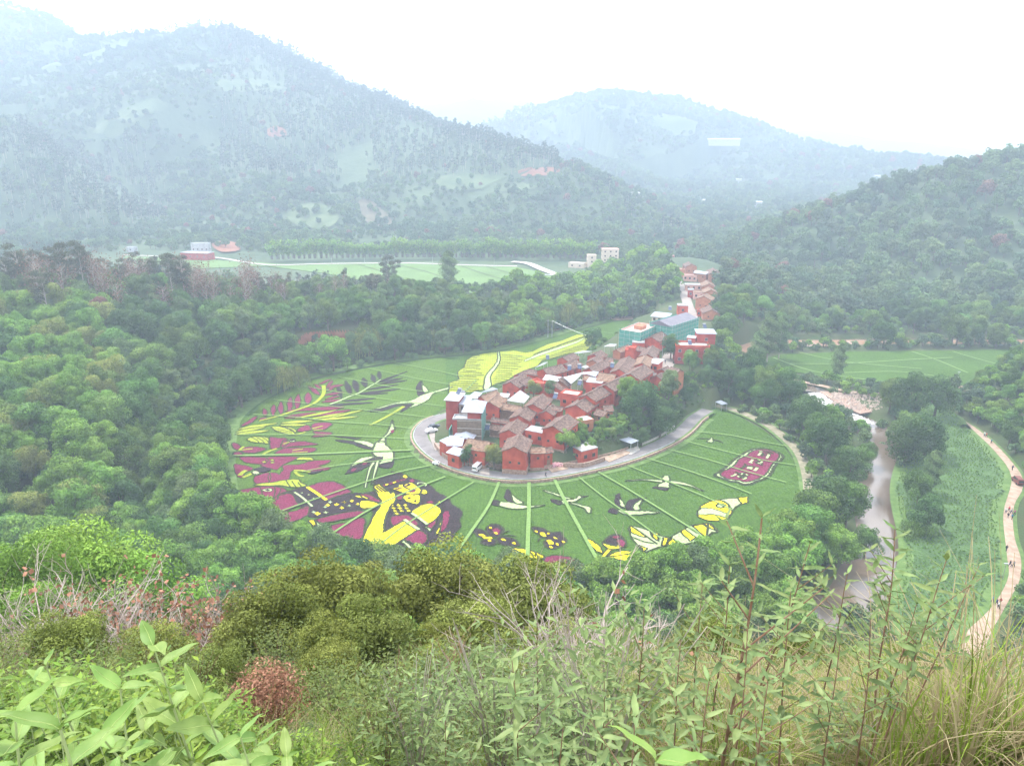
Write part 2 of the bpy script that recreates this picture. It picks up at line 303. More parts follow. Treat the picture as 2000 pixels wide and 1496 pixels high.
def make_tree(kind, seed, q=1.6):
    """returns (trunk mesh, crown mesh); height about 10, crown about 7 wide"""
    rng = np.random.default_rng(seed); T = MB(); q_ = q
    if kind in ('broad', 'dark', 'fresh', 'grey', 'yellow', 'rust', 'bush', 'scrub', 'feather'):
        h = 10; cz = 5.3; rx, rz = 4.1, 4.5; n = int(5600*q); lum = 34; lr = 1.45; sz = .36
        if kind == 'bush': h = 6; cz = 2.6; rz = 2.8; n = int(3200*q); lum = 18
        if kind == 'scrub': h = 6; cz = 2.9; rx, rz = 2.9, 2.7; n = int(17000*q); lum = 60; lr = .68; sz = .16
        if kind == 'feather': lum = 70; lr = .95; rx, rz = 4.3, 4.2; cz = 5.4; n = int(21000*q); sz = .2
        if kind == 'fresh': lum = 52; lr = 1.15; rx, rz = 4.4, 4.2; cz = 5.4; n = int(7000*q)
        if kind == 'grey': rx, rz = 3.2, 4.2; cz = 5.6; lum = 30; lr = 1.2
        P, nr, lt, L = crown_pts(rng, n, cz, rx, rz, lum, lr)
        V, F = cards(P, nr, sz/(q**.5), rng, .55 if kind in ('scrub', 'feather') else 1.)
        T.tube([(0, 0, -1.5), (.1, 0, 1.5), (.15, .1, cz-1.2)], .32, .2, 6)
        for k in range(0, min(lum, 12)):
            p = L[k]; T.tube([(.12, .05, cz*.42+.08*k), (p[0]*.45, p[1]*.45, cz*.5+p[2]*.2), tuple(p)], .12, .03, 4)
    elif kind == 'poplar':
        n = int(3800*q); z = rng.uniform(0, 1, n)**.8; ph = rng.uniform(0, 6.28, n); r = (np.sin(np.pi*np.clip(z*.95+.05, 0, 1))**.6*1.9+.2)*rng.uniform(.25, 1, n)**.5
        r *= 1+.35*np.sin(z*23+ph*2); P = np.stack([r*np.cos(ph), r*np.sin(ph), 2.2+z*8.8], 1); nr = np.stack([np.cos(ph), np.sin(ph), np.full(n, .6)], 1)+rng.normal(size=(n, 3))*.5
        nr /= np.linalg.norm(nr, axis=1)[:, None]; lt = rng.uniform(0, 1, n)*.5+.3*(np.sin(z*23+ph*2) > 0); V, F = cards(P, nr, .33/q**.5, rng)
        T.tube([(0, 0, -1), (0, 0, 4), (.1, 0, 9.5)], .2, .04, 6)
        for k in range(10): a = k*2.4; zz = 2.5+k*.6; T.tube([(0, 0, zz), (1.1*math.cos(a), 1.1*math.sin(a), zz+1.5)], .06, .02, 4)
    elif kind == 'willow':
        st = int(330*q**.5); V = []; lt = []
        for i in range(st):
            a = rng.uniform(0, 6.28); r = 4.2*rng.uniform(.1, 1)**.5; top = 8.6-.16*r*r+rng.uniform(-.5, .5); ln = rng.uniform(1.5, 4.5)*(.4+r/5); m = max(4, int(ln/.42)); t0 = rng.uniform(0, .5)
            for j in range(m):
                V.append((r*math.cos(a)*(1+.03*j)+rng.normal()*.06, r*math.sin(a)*(1+.03*j)+rng.normal()*.06, top-j*.42)); lt.append(t0+rng.uniform(0, .4))
        P = np.array(V); n = len(P); nr = np.stack([P[:, 0], P[:, 1], rng.normal(size=n)*.5], 1)+rng.normal(size=(n, 3)); nr /= np.linalg.norm(nr, axis=1)[:, None]
        up = np.array([0, 0, 1.]); a = np.cross(nr, up); a /= np.linalg.norm(a, axis=1)[:, None]; s = .36
        V = np.stack([P-up*s*.8, P+a*s*.33, P+up*s*.8, P-a*s*.33], 1).reshape(-1, 3); F = np.arange(4*n).reshape(-1, 4)
        T.tube([(0, 0, -1), (.1, 0, 3), (0, .2, 6.5)], .35, .15, 6)
        for k in range(9): a = k*.7; T.tube([(0, 0, 3.2+.2*k), (1.6*math.cos(a), 1.6*math.sin(a), 6.5), (3*math.cos(a), 3*math.sin(a), 7)], .13, .03, 4)
    elif kind == 'gum':                      # tall bare stem, open tufts
        n = int(1500*q); L = []
        for k in range(17): a = rng.uniform(0, 6.28); r = rng.uniform(.2, 1.7); L.append((r*math.cos(a), r*math.sin(a), rng.uniform(5.0, 10.6)))
        L = np.array(L); k = rng.integers(0, len(L), n); d = rng.normal(size=(n, 3)); d /= np.linalg.norm(d, axis=1)[:, None]
        P = L[k]+d*rng.uniform(.3, .85, n)[:, None]*np.array([1, 1, .7]); nr = d+rng.normal(size=(n, 3))*.6; nr /= np.linalg.norm(nr, axis=1)[:, None]
        lt = rng.uniform(0, 1, len(L))[k]*.6+rng.uniform(0, .4, n); V, F = cards(P, nr, .3/q**.5, rng)
        T.tube([(0, 0, -1), (rng.normal()*.1, 0, 5), (0, 0, 10)], .15, .03, 5)
        for p in L: T.tube([(0, 0, p[2]*.82), tuple(p)], .05, .015, 4)
    elif kind == 'bare':                     # leafless or nearly so
        n = int(260*q); P = rng.normal(size=(n, 3))*np.array([1.1, 1.1, 1.9])+np.array([0, 0, 6.5]); nr = rng.normal(size=(n, 3)); nr /= np.linalg.norm(nr, axis=1)[:, None]
        lt = rng.uniform(0, 1, n); V, F = cards(P, nr, .28, rng)
        T.tube([(0, 0, -1), (.05, 0, 5), (rng.normal()*.2, 0, 10)], .14, .02, 5)
        for k in range(34):
            a = rng.uniform(0, 6.28); z0 = rng.uniform(2.5, 9); l = rng.uniform(.8, 2.2)*(1.1-z0/14); e = (l*math.cos(a), l*math.sin(a), z0+l*rng.uniform(.7, 1.6)); T.tube([(0, 0, z0), e], .045, .012, 3)
            for _ in range(2): a2 = a+rng.normal()*.7; T.tube([(e[0]*.5, e[1]*.5, (z0+e[2])/2), (e[0]*.5+.7*math.cos(a2), e[1]*.5+.7*math.sin(a2), (z0+e[2])/2+.7)], .025, .01, 3)
    elif kind == 'bamboo':
        n = int(3000*q); V = []; lt = []; 
        for k in range(26):
            a = rng.uniform(0, 6.28); r = rng.uniform(0, .9); dx, dy = math.cos(a), math.sin(a); hh = rng.uniform(6, 9.5); lean = rng.uniform(.6, 2.2)
            pts = [(r*dx+dx*lean*(t*t), r*dy+dy*lean*t*t, hh*(t-.22*t**4)) for t in (0, .35, .65, .85, 1)]
            T.tube(pts, .05, .02, 4); m = n//26
            for j in range(m):
                t = rng.uniform(.3, 1.02); V.append((r*dx+dx*lean*t*t+rng.normal()*.35, r*dy+dy*lean*t*t+rng.normal()*.35, hh*(t-.22*t**4)+rng.normal()*.3)); lt.append(.2+.5*(k % 5)/5+rng.uniform(0, .3))
        P = np.array(V); n = len(P); nr = rng.normal(size=(n, 3)); nr[:, 2] = abs(nr[:, 2])+.5; nr /= np.linalg.norm(nr, axis=1)[:, None]; V, F = cards(P, nr, .36/q**.5, rng, .6)
    lt = np.repeat(np.clip(np.asarray(lt), 0, 1), 4)
    cm = {'poplar': 'grey', 'willow': 'yellow', 'bare': 'rust', 'bamboo': 'fresh', 'bush': 'broad', 'scrub': 'yellow', 'feather': 'fresh'}.get(kind, kind)
    tm = M['bark_pale'] if kind in ('gum', 'bare', 'poplar') else M['bark']
    return T.mesh('trunk', tm), np_mesh('crown', V, F, M[cm], lt)
PROTO = {}
for kd, ns in (('broad', 3), ('dark', 3), ('fresh', 3), ('grey', 2), ('yellow', 1), ('poplar', 2), ('willow', 1), ('gum', 2), ('bare', 2), ('bush', 2), ('bamboo', 1), ('rust', 1), ('scrub', 2), ('feather', 1)):
    PROTO[kd] = [make_tree(kd, 100+7*i+len(kd)*13+ord(kd[0])) for i in range(ns)]
HM = {a: leafmat('hill_'+a, c, c2, .24, .35) for a, c, c2 in (('broad', (.1, .17, .06), (.15, .22, .085)), ('dark', (.075, .135, .065), (.1, .16, .08)), ('grey', (.1, .16, .08), (.14, .19, .09)), ('gum', (.08, .12, .08), (.11, .135, .09)))}  # leaf colours for far trees, with some distance haze mixed into the colour
LOW = {}
for kd, ns in (('broad', 3), ('dark', 2), ('grey', 2), ('fresh', 1), ('bush', 2), ('gum', 2), ('bare', 1), ('rust', 1), ('bamboo', 1)):
    LOW[kd] = [make_tree(kd, 300+9*i+ord(kd[0]), .16) for i in range(ns)]
    for _, c_ in LOW[kd]:
        k_ = 'broad' if kd == 'bush' else kd
        if k_ in HM: c_.materials[0] = HM[k_]
# one unlinked collection of whole-tree meshes to scatter
FS = bpy.data.collections.new('forest_sources'); SRC = {}
def joined(a, b, name):
    Va = np.empty(len(a.vertices)*3, 'f'); a.vertices.foreach_get('co', Va); Va = Va.reshape(-1, 3)
    Vb = np.empty(len(b.vertices)*3, 'f'); b.vertices.foreach_get('co', Vb); Vb = Vb.reshape(-1, 3)
    me = bpy.data.meshes.new(name); fa = [tuple(p.vertices) for p in a.polygons]; n = len(Va)
    fb = [tuple(i+n for i in p.vertices) for p in b.polygons]
    me.from_pydata([tuple(v) for v in Va.tolist()]+[tuple(v) for v in Vb.tolist()], [], fa+fb)
    me.materials.append(a.materials[0]); me.materials.append(b.materials[0]); me.polygons.foreach_set('material_index', [0]*len(fa)+[1]*len(fb))
    tn = np.zeros(n+len(Vb), 'f'); tb = np.empty(len(Vb), 'f'); b.attributes['tint'].data.foreach_get('value', tb); tn[n:] = tb
    at = me.attributes.new('tint', 'FLOAT', 'POINT'); at.data.foreach_set('value', tn); return me
k = 0
for tag_, D in (('near', PROTO), ('far', LOW)):
    for kd in D:
        for tr, cr in D[kd]:
            o = bpy.data.objects.new('src_%03d' % k, joined(tr, cr, 'tree')); FS.objects.link(o); SRC.setdefault((tag_, kd), []).append(k); k += 1
def scatter(name, P, S, kinds, lod, label=None):
    """one stuff object: trees standing at points P with scale S"""
    n = len(P); rng = np.random.default_rng(len(name)*17+n)
    me = bpy.data.meshes.new(name); me.vertices.add(n); me.vertices.foreach_set('co', np.asarray(P, 'f').ravel())
    a = me.attributes.new('scl', 'FLOAT_VECTOR', 'POINT'); sv = np.stack([S*rng.uniform(.85, 1.2, n), S*rng.uniform(.85, 1.2, n), S*rng.uniform(.85, 1.2, n)], 1); a.data.foreach_set('vector', sv.astype('f').ravel())
    a = me.attributes.new('rot', 'FLOAT', 'POINT'); a.data.foreach_set('value', rng.uniform(0, 6.28, n).astype('f'))
    idx = np.array([rng.choice(SRC[(lod, kk)]) for kk in kinds], 'i'); a = me.attributes.new('idx', 'INT', 'POINT'); a.data.foreach_set('value', idx)
    o = bpy.data.objects.new(name, me); link(o); tag(o, kind='stuff', label=label)
    g = bpy.data.node_groups.new('scatter_'+name, 'GeometryNodeTree'); g.interface.new_socket('Geometry', in_out='INPUT', socket_type='NodeSocketGeometry'); g.interface.new_socket('Geometry', in_out='OUTPUT', socket_type='NodeSocketGeometry')
    N = g.nodes; gi = N.new('NodeGroupInput'); go = N.new('NodeGroupOutput'); ip = N.new('GeometryNodeInstanceOnPoints'); ci = N.new('GeometryNodeCollectionInfo')
    ci.inputs['Collection'].default_value = FS; ci.inputs['Separate Children'].default_value = True; ci.inputs['Reset Children'].default_value = True
    def na(nm, ty):
        q = N.new('GeometryNodeInputNamedAttribute'); q.data_type = ty; q.inputs['Name'].default_value = nm
        return next(s for s in q.outputs if s.enabled and s.name == 'Attribute')
    K = g.links.new; K(gi.outputs[0], ip.inputs['Points']); K(ci.outputs[0], ip.inputs['Instance']); ip.inputs['Pick Instance'].default_value = True
    K(na('idx', 'INT'), ip.inputs['Instance Index']); K(na('scl', 'FLOAT_VECTOR'), ip.inputs['Scale'])
    cx = N.new('ShaderNodeCombineXYZ'); K(na('rot', 'FLOAT'), cx.inputs[2]); K(cx.outputs[0], ip.inputs['Rotation']); K(ip.outputs[0], go.inputs[0])
    md = o.modifiers.new('scatter', 'NODES'); md.node_group = g; return o
def pix(P):
    X, Y, Z = P[:, 0], P[:, 1], P[:, 2]-CAMZ; dep = Y*cp-Z*sp_; up = Y*sp_+Z*cp
    return 1000+FPX*X/np.maximum(dep, .1), 748-FPX*up/np.maximum(dep, .1), dep
def jgrid(x0, x1, y0, y1, s, seed):
    r = np.random.default_rng(seed); xs = np.arange(x0, x1, s); ys = np.arange(y0, y1, s); X, Y = np.meshgrid(xs, ys)
    X = X+(np.arange(len(ys)) % 2)[:, None]*s/2; X = X+r.uniform(-.42, .42, X.shape)*s; Y = Y+r.uniform(-.42, .42, X.shape)*s; return X.ravel(), Y.ravel()
BLOCK = [(FIELD, 3.2), (RINGIN, 0), (FIELD2, 3), (FIELD3, 2), (FIELD4, 2), (MEADOW, -2)]
VZONE = [G(*p, 8) for p in ((1300,640),(1335,700),(1330,760),(1400,700),(1395,650),(1385,600),(1420,540),(1385,500),(1320,498),(1290,520),(1310,560),(1325,600),(1210,625),(1190,700))]
SP = G(1435,700,0); RAP = G(1655,795,0)
GAPS = [G(292,1010,-2), G(432,790,-2)]
def free(X, Y, pad=0):
    ok = np.ones(X.shape, bool)
    for P, m in BLOCK:
        ins = inside(X, Y, P)
        if m > 0: d, _ = seg_dist(X, Y, np.vstack([P, P[:1]])); ins |= d < m+pad
        ok &= ~ins
    ok &= ~inside(X, Y, VZONE)
    d, _ = seg_dist(X, Y, RIVER); ok &= (d > RIVW-1) & ((d > 7.5) | (Y > 235) | (Y < 130)); ok &= (d > 10) | (Y < 310); ok &= np.hypot(X-SP[0], Y-SP[1]) > 13; ok &= np.hypot(X-RAP[0], Y-RAP[1]) > 15
    d, _ = seg_dist(X, Y, RIVER2); g_ = np.minimum(np.hypot(X-GAPS[0][0], Y-GAPS[0][1]), np.hypot(X-GAPS[1][0], Y-GAPS[1][1])); ok &= (d > 2.2) & ((g_ > 9) | (d > 6))
    d, _ = seg_dist(X, Y, PATH); ok &= d > 4.5
    return ok
def thin(X, Y, Z, minpx=-150, maxpx=2150, lift=14):
    px, py, dep = pix(np.stack([X, Y, Z+lift], 1)); return (px > minpx) & (px < maxpx) & (py < 1560) & (dep > 4)
BARE = []          # clearings: (points, radius) kept free
def veg(px, py, rx, ry, kinds, prob, rng, base):
    return base
# ---------------------------------------------------------------- clearings and bare earth on the slopes
PATCH = [('redearth', [(575,668),(600,658),(650,657),(706,650),(712,664),(660,672),(640,680),(600,690),(580,686)], 250), ('redearth', [(1010,346),(1030,336),(1070,330),(1092,334),(1084,343),(1040,348)], 600), ('scrubland', [(700,395),(738,410),(775,445),(740,452),(705,425)], 600), ('redearth', [(412,480),(440,474),(462,480),(466,492),(430,496)], 560),
 ('pasture', [(420,165),(470,158),(520,160),(552,175),(520,186),(430,188)], 700), ('pasture', [(340,135),(440,125),(430,148),(360,152)], 700), ('pasture', [(170,255),(230,222),(300,200),(330,215),(260,250),(210,275)], 700), ('pasture', [(1030,240),(1100,250),(1180,260),(1100,270),(1040,256)], 1200), ('pasture', [(840,352),(900,344),(980,348),(1050,372),(960,384),(870,376)], 600), ('pasture', [(560,420),(620,400),(660,425),(640,450),(580,446)], 600), ('redearth', [(520,258),(545,250),(560,268),(530,272)], 700), ('pasture', [(1640,430),(1680,424),(1700,436),(1660,446)], 500)]
M['pasture'] = mat('hill_pasture', (.06, .095, .04), (.105, .14, .065), .05, bump=.5, bscale=.6); M['scrubland'] = mat('dry_slope', (.1, .09, .055), (.14, .12, .075), .08, bump=.4, bscale=.8)
M['redearth'] = mat('red_earth', (.2, .075, .045), (.27, .13, .08), .3, bump=.3, bscale=1); PW = []
for m_, pts, y0 in PATCH:
    W_ = np.array([hit(a, q, y0) for a, q in pts]); W_ = catmull(W_, 4); x0, y0_ = W_[:, :2].min(0); x1, y1_ = W_[:, :2].max(0); s_ = max(x1-x0, y1_-y0_)/50; X, Y = np.meshgrid(np.arange(x0, x1+s_, s_), np.arange(y0_, y1_+s_, s_)); ins = inside(X, Y, W_)
    Z = H(X, Y)+(.5 if y0 < 400 else 1.6); nx = X.shape[1]; ii = np.arange(X.shape[0]-1)[:, None]*nx+np.arange(nx-1)[None]; F = np.stack([ii, ii+1, ii+1+nx, ii+nx], -1).reshape(-1, 4); F = F[ins.ravel()[F[:, 0]]]
    if len(F): o = bpy.data.objects.new('hill_clearing' if m_ != 'redearth' else 'earth_bank', np_mesh('clearing', np.stack([X, Y, Z], -1).reshape(-1, 3), F, M[m_], smooth=True)); link(o); tag(o, kind='structure'); PW.append(W_)
def unpatched(X, Y):
    k = np.ones(X.shape, bool)
    for W_ in PW: k &= ~inside(X, Y, W_)
    return k
# ---------------------------------------------------------------- far woods
CL3 = GS([(60,505),(240,488),(420,490),(560,494),(900,500),(1000,505),(1150,512),(1150,530),(240,530)], 5)
X, Y = jgrid(-1200, 2200, 640, 2400, 9, 5)
m = RNG.uniform(0, 1, len(X)) < np.clip(1.25-Y/3200, .3, 1); X, Y = X[m], Y[m]; Z = H(X, Y)
gn = fbm(X/70, Y/70, 3, 21); g2 = fbm(X/35+50, Y/35, 3, 31)
keep = thin(X, Y, Z) & free(X, Y) & ~inside(X, Y, CL3) & (gn+.5*g2 > -.5) & (unpatched(X, Y) | (RNG.uniform(0, 1, len(X)) < .3))
X, Y, Z, gn, g2 = X[keep], Y[keep], Z[keep], gn[keep], g2[keep]
px, py, _ = pix(np.stack([X, Y, Z], 1))
kinds = np.where(g2 > .1, 'broad', np.where(g2 < -.18, 'dark', 'bush')).astype(object)
gm = ((np.abs(px-760) < 330) & (py < 350-0*px) & (py > 60) & (X < 60)) | ((px < 330) & (py > 260) & (py < 440) & (Y < 1060)) ; rr = RNG.uniform(0, 1, len(X))
kinds[gm & (rr < .75)] = 'gum'; kinds[(rr > .93) & (g2 > 0)] = 'grey'; kinds[(rr < .02)] = 'rust'
S = RNG.uniform(.65, 1.2, len(X))*(1+.4*gn)*np.where(kinds == 'bush', .9, 1.0)*np.where(Y > 1300, 1.25, 1.)*np.where(kinds == 'gum', 1.5, 1)
scatter('distant_woods', np.stack([X, Y, Z], 1), S, kinds, 'far')
# tall trees along the skylines
P = []
for ri, (s0, s1), st in ((1, (0, 1), 9), (6, (0, 1), 22), (2, (0, 1), 12), (0, (0, 1), 12)):
    pts = RIDGES[ri][0]; c = catmull(np.array(pts), 12, False)
    for i in range(len(c)-1):
        L_ = np.hypot(*(c[i+1]-c[i])[:2]); n = int(L_/st)+ (RNG.uniform() < (L_/st) % 1)
        for k_ in range(n):
            t = RNG.uniform(); p = c[i]*(1-t)+c[i+1]*t; P.append((p[0]+RNG.normal()*7, p[1]+RNG.normal()*12, ri))
P = np.array(P); Zp = H(P[:, 0], P[:, 1]); px, py, _ = pix(np.stack([P[:, 0], P[:, 1], Zp], 1))
den = fbm(px/60, px*0, 3, 77) > np.where(P[:, 2] == 1, -.3, 0.05)
kinds = np.where((P[:, 2] == 1), 'gum', 'dark').astype(object)
P, Zp, kinds = P[den], Zp[den], kinds[den]
scatter('skyline_trees', np.stack([P[:, 0], P[:, 1], Zp], 1), RNG.uniform(1.0, 1.9, len(P)), kinds, 'far')
# ---------------------------------------------------------------- nearer woods, scattered; the largest become objects
def hz1_(x, y): return float(H(np.array([x]), np.array([y]))[0])
CAND = []           # (x, y, z, scale, kind, zone)
def zone(name, poly_px, z, s, seed, kindf, scale=(.8, 1.2), extra=None):
    Pz = GS(poly_px, z); x0, y0 = Pz[:, :2].min(0); x1, y1 = Pz[:, :2].max(0); X, Y = jgrid(x0, x1, y0, y1, s, seed)
    m = inside(X, Y, Pz) & free(X, Y) & unpatched(X, Y)
    if extra is not None: m &= extra(X, Y)
    X, Y = X[m], Y[m]; Z = H(X, Y); m = thin(X, Y, Z); X, Y, Z = X[m], Y[m], Z[m]; px, py, _ = pix(np.stack([X, Y, Z], 1))
    r = np.random.default_rng(seed)
    for i in range(len(X)):
        kd, sc = kindf(px[i], py[i], r.uniform(), fbm(np.array([X[i]/25]), np.array([Y[i]/25]), 2, seed)[0])
        if kd: CAND.append((X[i], Y[i], Z[i], sc*r.uniform(*scale), kd, name))
def k_left(px, py, u, n):
    if 570 < px < 715 and 655 < py < 722: return None, 0
    if px < 230 and py > 615 and u < .6: return ('fresh' if u < .4 else 'yellow'), .95
    if px < 520 and py < 640 and py > 555 and u < .62-max(0, px-120)*.0014: return ('bare' if u < .25 else 'gum'), 1.4
    if 330 < px < 780 and py < 600 and u < .5: return ('bare' if u < .2 else 'gum' if u < .35 else 'grey'), .85
    if 500 < px and py < 620: return 'broad', .6
    if u > .985: return 'rust', .7
    if py < 640: return ('broad' if n > 0 else 'dark' if u < .5 else 'grey'), .85
    return ('dark' if n < -.1 else 'grey' if u < .25 else 'broad' if u < .9 else 'fresh'), .95
zone('left', [(-120,600),(120,575),(300,560),(600,545),(760,560),(880,600),(980,640),(1000,690),(800,720),(620,760),(520,800),(470,840),(440,1010),(330,1090),(120,1110),(-180,1000),(-250,760)], 8, 7.6, 11, k_left, (1.15, 1.75))
def k_back(px, py, u, n):
    if 980 < px < 1330 and u < .5: return 'fresh', .9
    return ('grey' if u < .3 else 'broad' if n > -.1 else 'dark'), (.6 if px < 1080 and py < 610 else .9)
zone('back', [(760,560),(900,560),(1080,570),(1130,548),(1240,515),(1300,500),(1330,560),(1325,600),(1230,612),(1200,618),(1120,640),(1040,662),(940,685),(860,690),(790,640)], 5, 8, 12, k_back, (1.1, 1.6))
def k_right(px, py, u, n):
    if u > .985: return 'rust', .8
    return ('broad' if n > .05 else 'grey' if u < .35 else 'dark' if n < -.2 else 'bush'), .82
zone('right', [(1380,470),(1400,600),(1440,660),(1600,664),(1800,664),(2200,664),(2400,500),(2400,330),(1500,430)], 5, 11, 13, k_right, (1.3, 1.9))
zone('right', [(1300,520),(1330,470),(1420,470),(1440,540),(1420,560),(1390,500)], 14, 10, 14, k_right, (1.1, 1.7))
def k_slope(px, py, u, n): return ('broad' if u < .4 else 'bush' if u < .8 else 'fresh'), .62
zone('slope', [(1878,800),(1905,760),(1960,705),(2100,640),(2300,700),(2300,1300),(2030,1250),(2010,1100),(2015,930),(1960,860)], 3, 6.5, 15, k_slope, (1.2, 1.7))
def k_near(px, py, u, n):
    return ('fresh' if n > -.12 else 'broad' if u < .6 else 'grey' if u < .8 else 'dark'), .84
def k_rbank(px, py, u, n): return ('dark' if u < .5 else 'broad'), (.72 if py < 850 else .95)
zone('rightbank', [(1400,785),(1490,808),(1560,850),(1590,900),(1600,1000),(1530,1085),(1610,1120),(1640,1030),(1650,920),(1610,850),(1560,795),(1480,778),(1420,775)], 0, 9, 17, k_rbank, (1.5, 2.1))
for row, (off, st_) in enumerate(((5.5, 5.2), (12, 6.0), (19, 6.5), (26, 7))):
    c = catmull(GS([(440,845),(438,900),(444,950),(470,1010),(545,1058),(655,1098),(800,1130),(950,1150),(1100,1158),(1250,1152),(1400,1122),(1510,1078),(1580,1010)]), 8, False); acc = 0
    for i in range(1, len(c)-1):
        t = c[i+1]-c[i-1]; t /= np.hypot(*t[:2])+1e-9; acc += np.hypot(*(c[i]-c[i-1])[:2])
        while acc > st_:
            acc -= st_; o_ = off+RNG.uniform(-1.5, 1.5); x, y = c[i][0]+t[1]*o_+RNG.uniform(-1, 1), c[i][1]-t[0]*o_
            pxx = pix(np.array([[x, y, 0.]]))[0][0]; kd = 'fresh' if RNG.uniform() < (.78 if 420 < pxx < 620 or 1150 < pxx < 1550 else .5) else ('grey' if RNG.uniform() < .4 else 'broad' if RNG.uniform() < .6 else 'dark')
            if hz1_(x, y) < 25 and pxx < 1590: CAND.append((x, y, min(hz1_(x, y), 3), RNG.uniform(1.2, 1.6)*(1 if row < 2 else .85), kd, 'rim'))
# camera slope thicket
def k_thick(px, py, u, n): return ('bush' if u < .4 else 'yellow' if n > 0 else 'broad'), .55
X, Y = jgrid(-150, 130, 30, 112, 5.2, 18); Z = H(X, Y); m = thin(X, Y, Z, lift=4) & (X < 52)
for x, y, z in zip(X[m], Y[m], Z[m]):
    u = RNG.uniform()
    if y < 45 and x > -28 and x < 40: kd = 'yellow' if u < .75 else 'bush'
    elif x < -25 and y > 40: kd = 'fresh' if u < .55 else 'broad'
    else: kd = 'bush' if u < .45 else 'broad' if u < .75 else 'fresh'
    CAND.append((x, y, z, RNG.uniform(.38, .55)*(1+max(0, y-50)/60), kd, 'thicket'))
X, Y = jgrid(-330, 330, 118, 480, 4.6, 19); m = free(X, Y) & unpatched(X, Y); X, Y = X[m], Y[m]; Z = H(X, Y); m = thin(X, Y, Z); X, Y, Z = X[m], Y[m], Z[m]; n_ = len(X)
scatter('understorey', np.stack([X, Y, Z], 1), RNG.uniform(.35, .7, n_), RNG.choice(['bush', 'bush', 'broad', 'fresh', 'dark'], n_), 'far')
# single trees the photo lets one pick out: base pixel, kind, scale, label
NAMED = [
 (1790,985,0,'broad',1.2,'broad tree hanging over the right river bank beside the meadow'),
 (1690,1075,-1,'broad',.95,'middle-sized tree at the water edge before the lowest river reach'),
 (1655,955,-1,'dark',1.5,'dark tree leaning over the left river bank beside the striped bud'),
 (1650,1035,-1,'broad',1.45,'broad tree over the left river bank below the dark leaning one'),
 (1690,905,-1,'broad',1.0,'smaller tree on the left river bank just below the rapids'),
 (1630,1110,-1,'fresh',1.3,'bright lumpy tree at the lowest left river bank'),
 (1460,770,0,'dark',1.5,'dark rounded tree at the upper end of the riverside belt'),
 (1290,850,2,'dark',1.3,'large dark bamboo-leaved tree beside the thatched gate on the ring road'),
 (1250,842,3,'dark',1.6,'tall dense dark green tree bulging over the open metal shed'),
 (1305,790,6,'grey',1.3,'thin greyish tree rising behind the dense dark clump right of the village'),
 (1225,800,6,'fresh',1.24,'bright green bushy tree in front of the dense dark clump'),
 (965,912,2,'yellow',0.88,'upright olive-brown columnar tree between two red gabled houses'),
 (915,905,2,'dark',0.78,'round dark green tree beside the parked white van'),
 (1105,895,2,'fresh',0.85,'spreading bright green fruit tree near the pink flower bed'),
 (1045,850,5,'bush',0.45,'bristly dark palm-like shrub against the large red gable house'),
 (1075,776,7,'grey',0.78,'small grey-green tree between packed roofs beside the pale metal roof'),
 (1042,774,7,'yellow',0.78,'olive tree in a courtyard behind the white tarpaulin roof'),
 (1160,682,1,'dark',1.32,'dark slender tree at the paddy edge behind the village roofs'),
 (1310,700,10,'dark',1.16,'round dark tree beside the concrete street and lamp pole'),
 (1497,712,-1,'poplar',2.19,'tall grey poplar standing on the river spit, leftmost of the pair'),
 (1520,706,-1,'poplar',1.94,'tall grey poplar standing on the river spit, right of its taller neighbour'),
 (1478,718,-1,'poplar',1.62,'shorter grey poplar at the tip of the river spit'),
 (1634,744,0,'poplar',1.44,'lone slender tree at the near edge of the far green paddy'),
 (1775,822,0,'dark',1.95,'broad dark tree beside the river below the sandy ford, left one'),
 (1825,815,0,'dark',1.78,'broad dark tree beside the river below the sandy ford, right one'),
 (1735,808,0,'broad',1.44,'rounded tree on the gravel bank beside the rapids'),
 (1765,905,0,'dark',1.95,'dense dark tree on the river bank between rapids and meadow'),
 (1805,890,0,'dark',1.61,'dark tree at the meadow edge behind the poplar-like sapling'),
 (1770,862,0,'broad',1.53,'lighter tree at the head of the meadow beside the river'),
 (1815,965,0,'poplar',1.25,'pale slender tree on the left edge of the green meadow'),
 (1808,1040,0,'dark',1.27,'low dark spreading tree at the lower left edge of the meadow'),
 (1790,1045,0,'bush',1.19,'bushy willow by the river beside the lower meadow'),
 (555,765,0,'willow',1.31,'pale yellow weeping willow at the bend of the paddy embankment'),
 (585,757,0,'willow',1.12,'smaller pale weeping willow beside the larger yellow one'),
 (530,770,0,'broad',1.32,'dark rounded tree immediately left of the yellow willow'),
 (758,570,9,'gum',2.50,'tall two-headed gum tree standing out in front of the pale green terrace'),
 (772,575,9,'gum',2.12,'lower gum tree leaning beside the tall two-headed one'),
 (878,590,5,'poplar',2.38,'tall pale poplar rising before the pale green terrace'),
 (455,665,12,'rust',1.01,'rust-brown dead-leaved tree standing alone in the left woods'),
 (562,690,8,'rust',0.93,'reddish dead tree above the bare red earth bank'),
 (1372,600,12,'fresh',0.70,'leafy tree behind the far terrace houses'),
 (1408,700,4,'fresh',1.2,'light green round tree behind the tall red concrete house'),
 (1415,660,6,'broad',1.86,'dense tree beyond the tall red house towards the brown river'),
 (1345,748,4,'broad',.95,'dense tree before the red two-storey house, left of a pair'),
 (1385,755,1,'broad',.95,'dense tree before the red two-storey house, right of a pair'),
 (318,525,22,'gum',2.88,'tall gum tree on the ridge left of the white and red farmhouse'),
 (348,520,22,'gum',2.50,'gum tree on the ridge immediately left of the white farmhouse'),
]
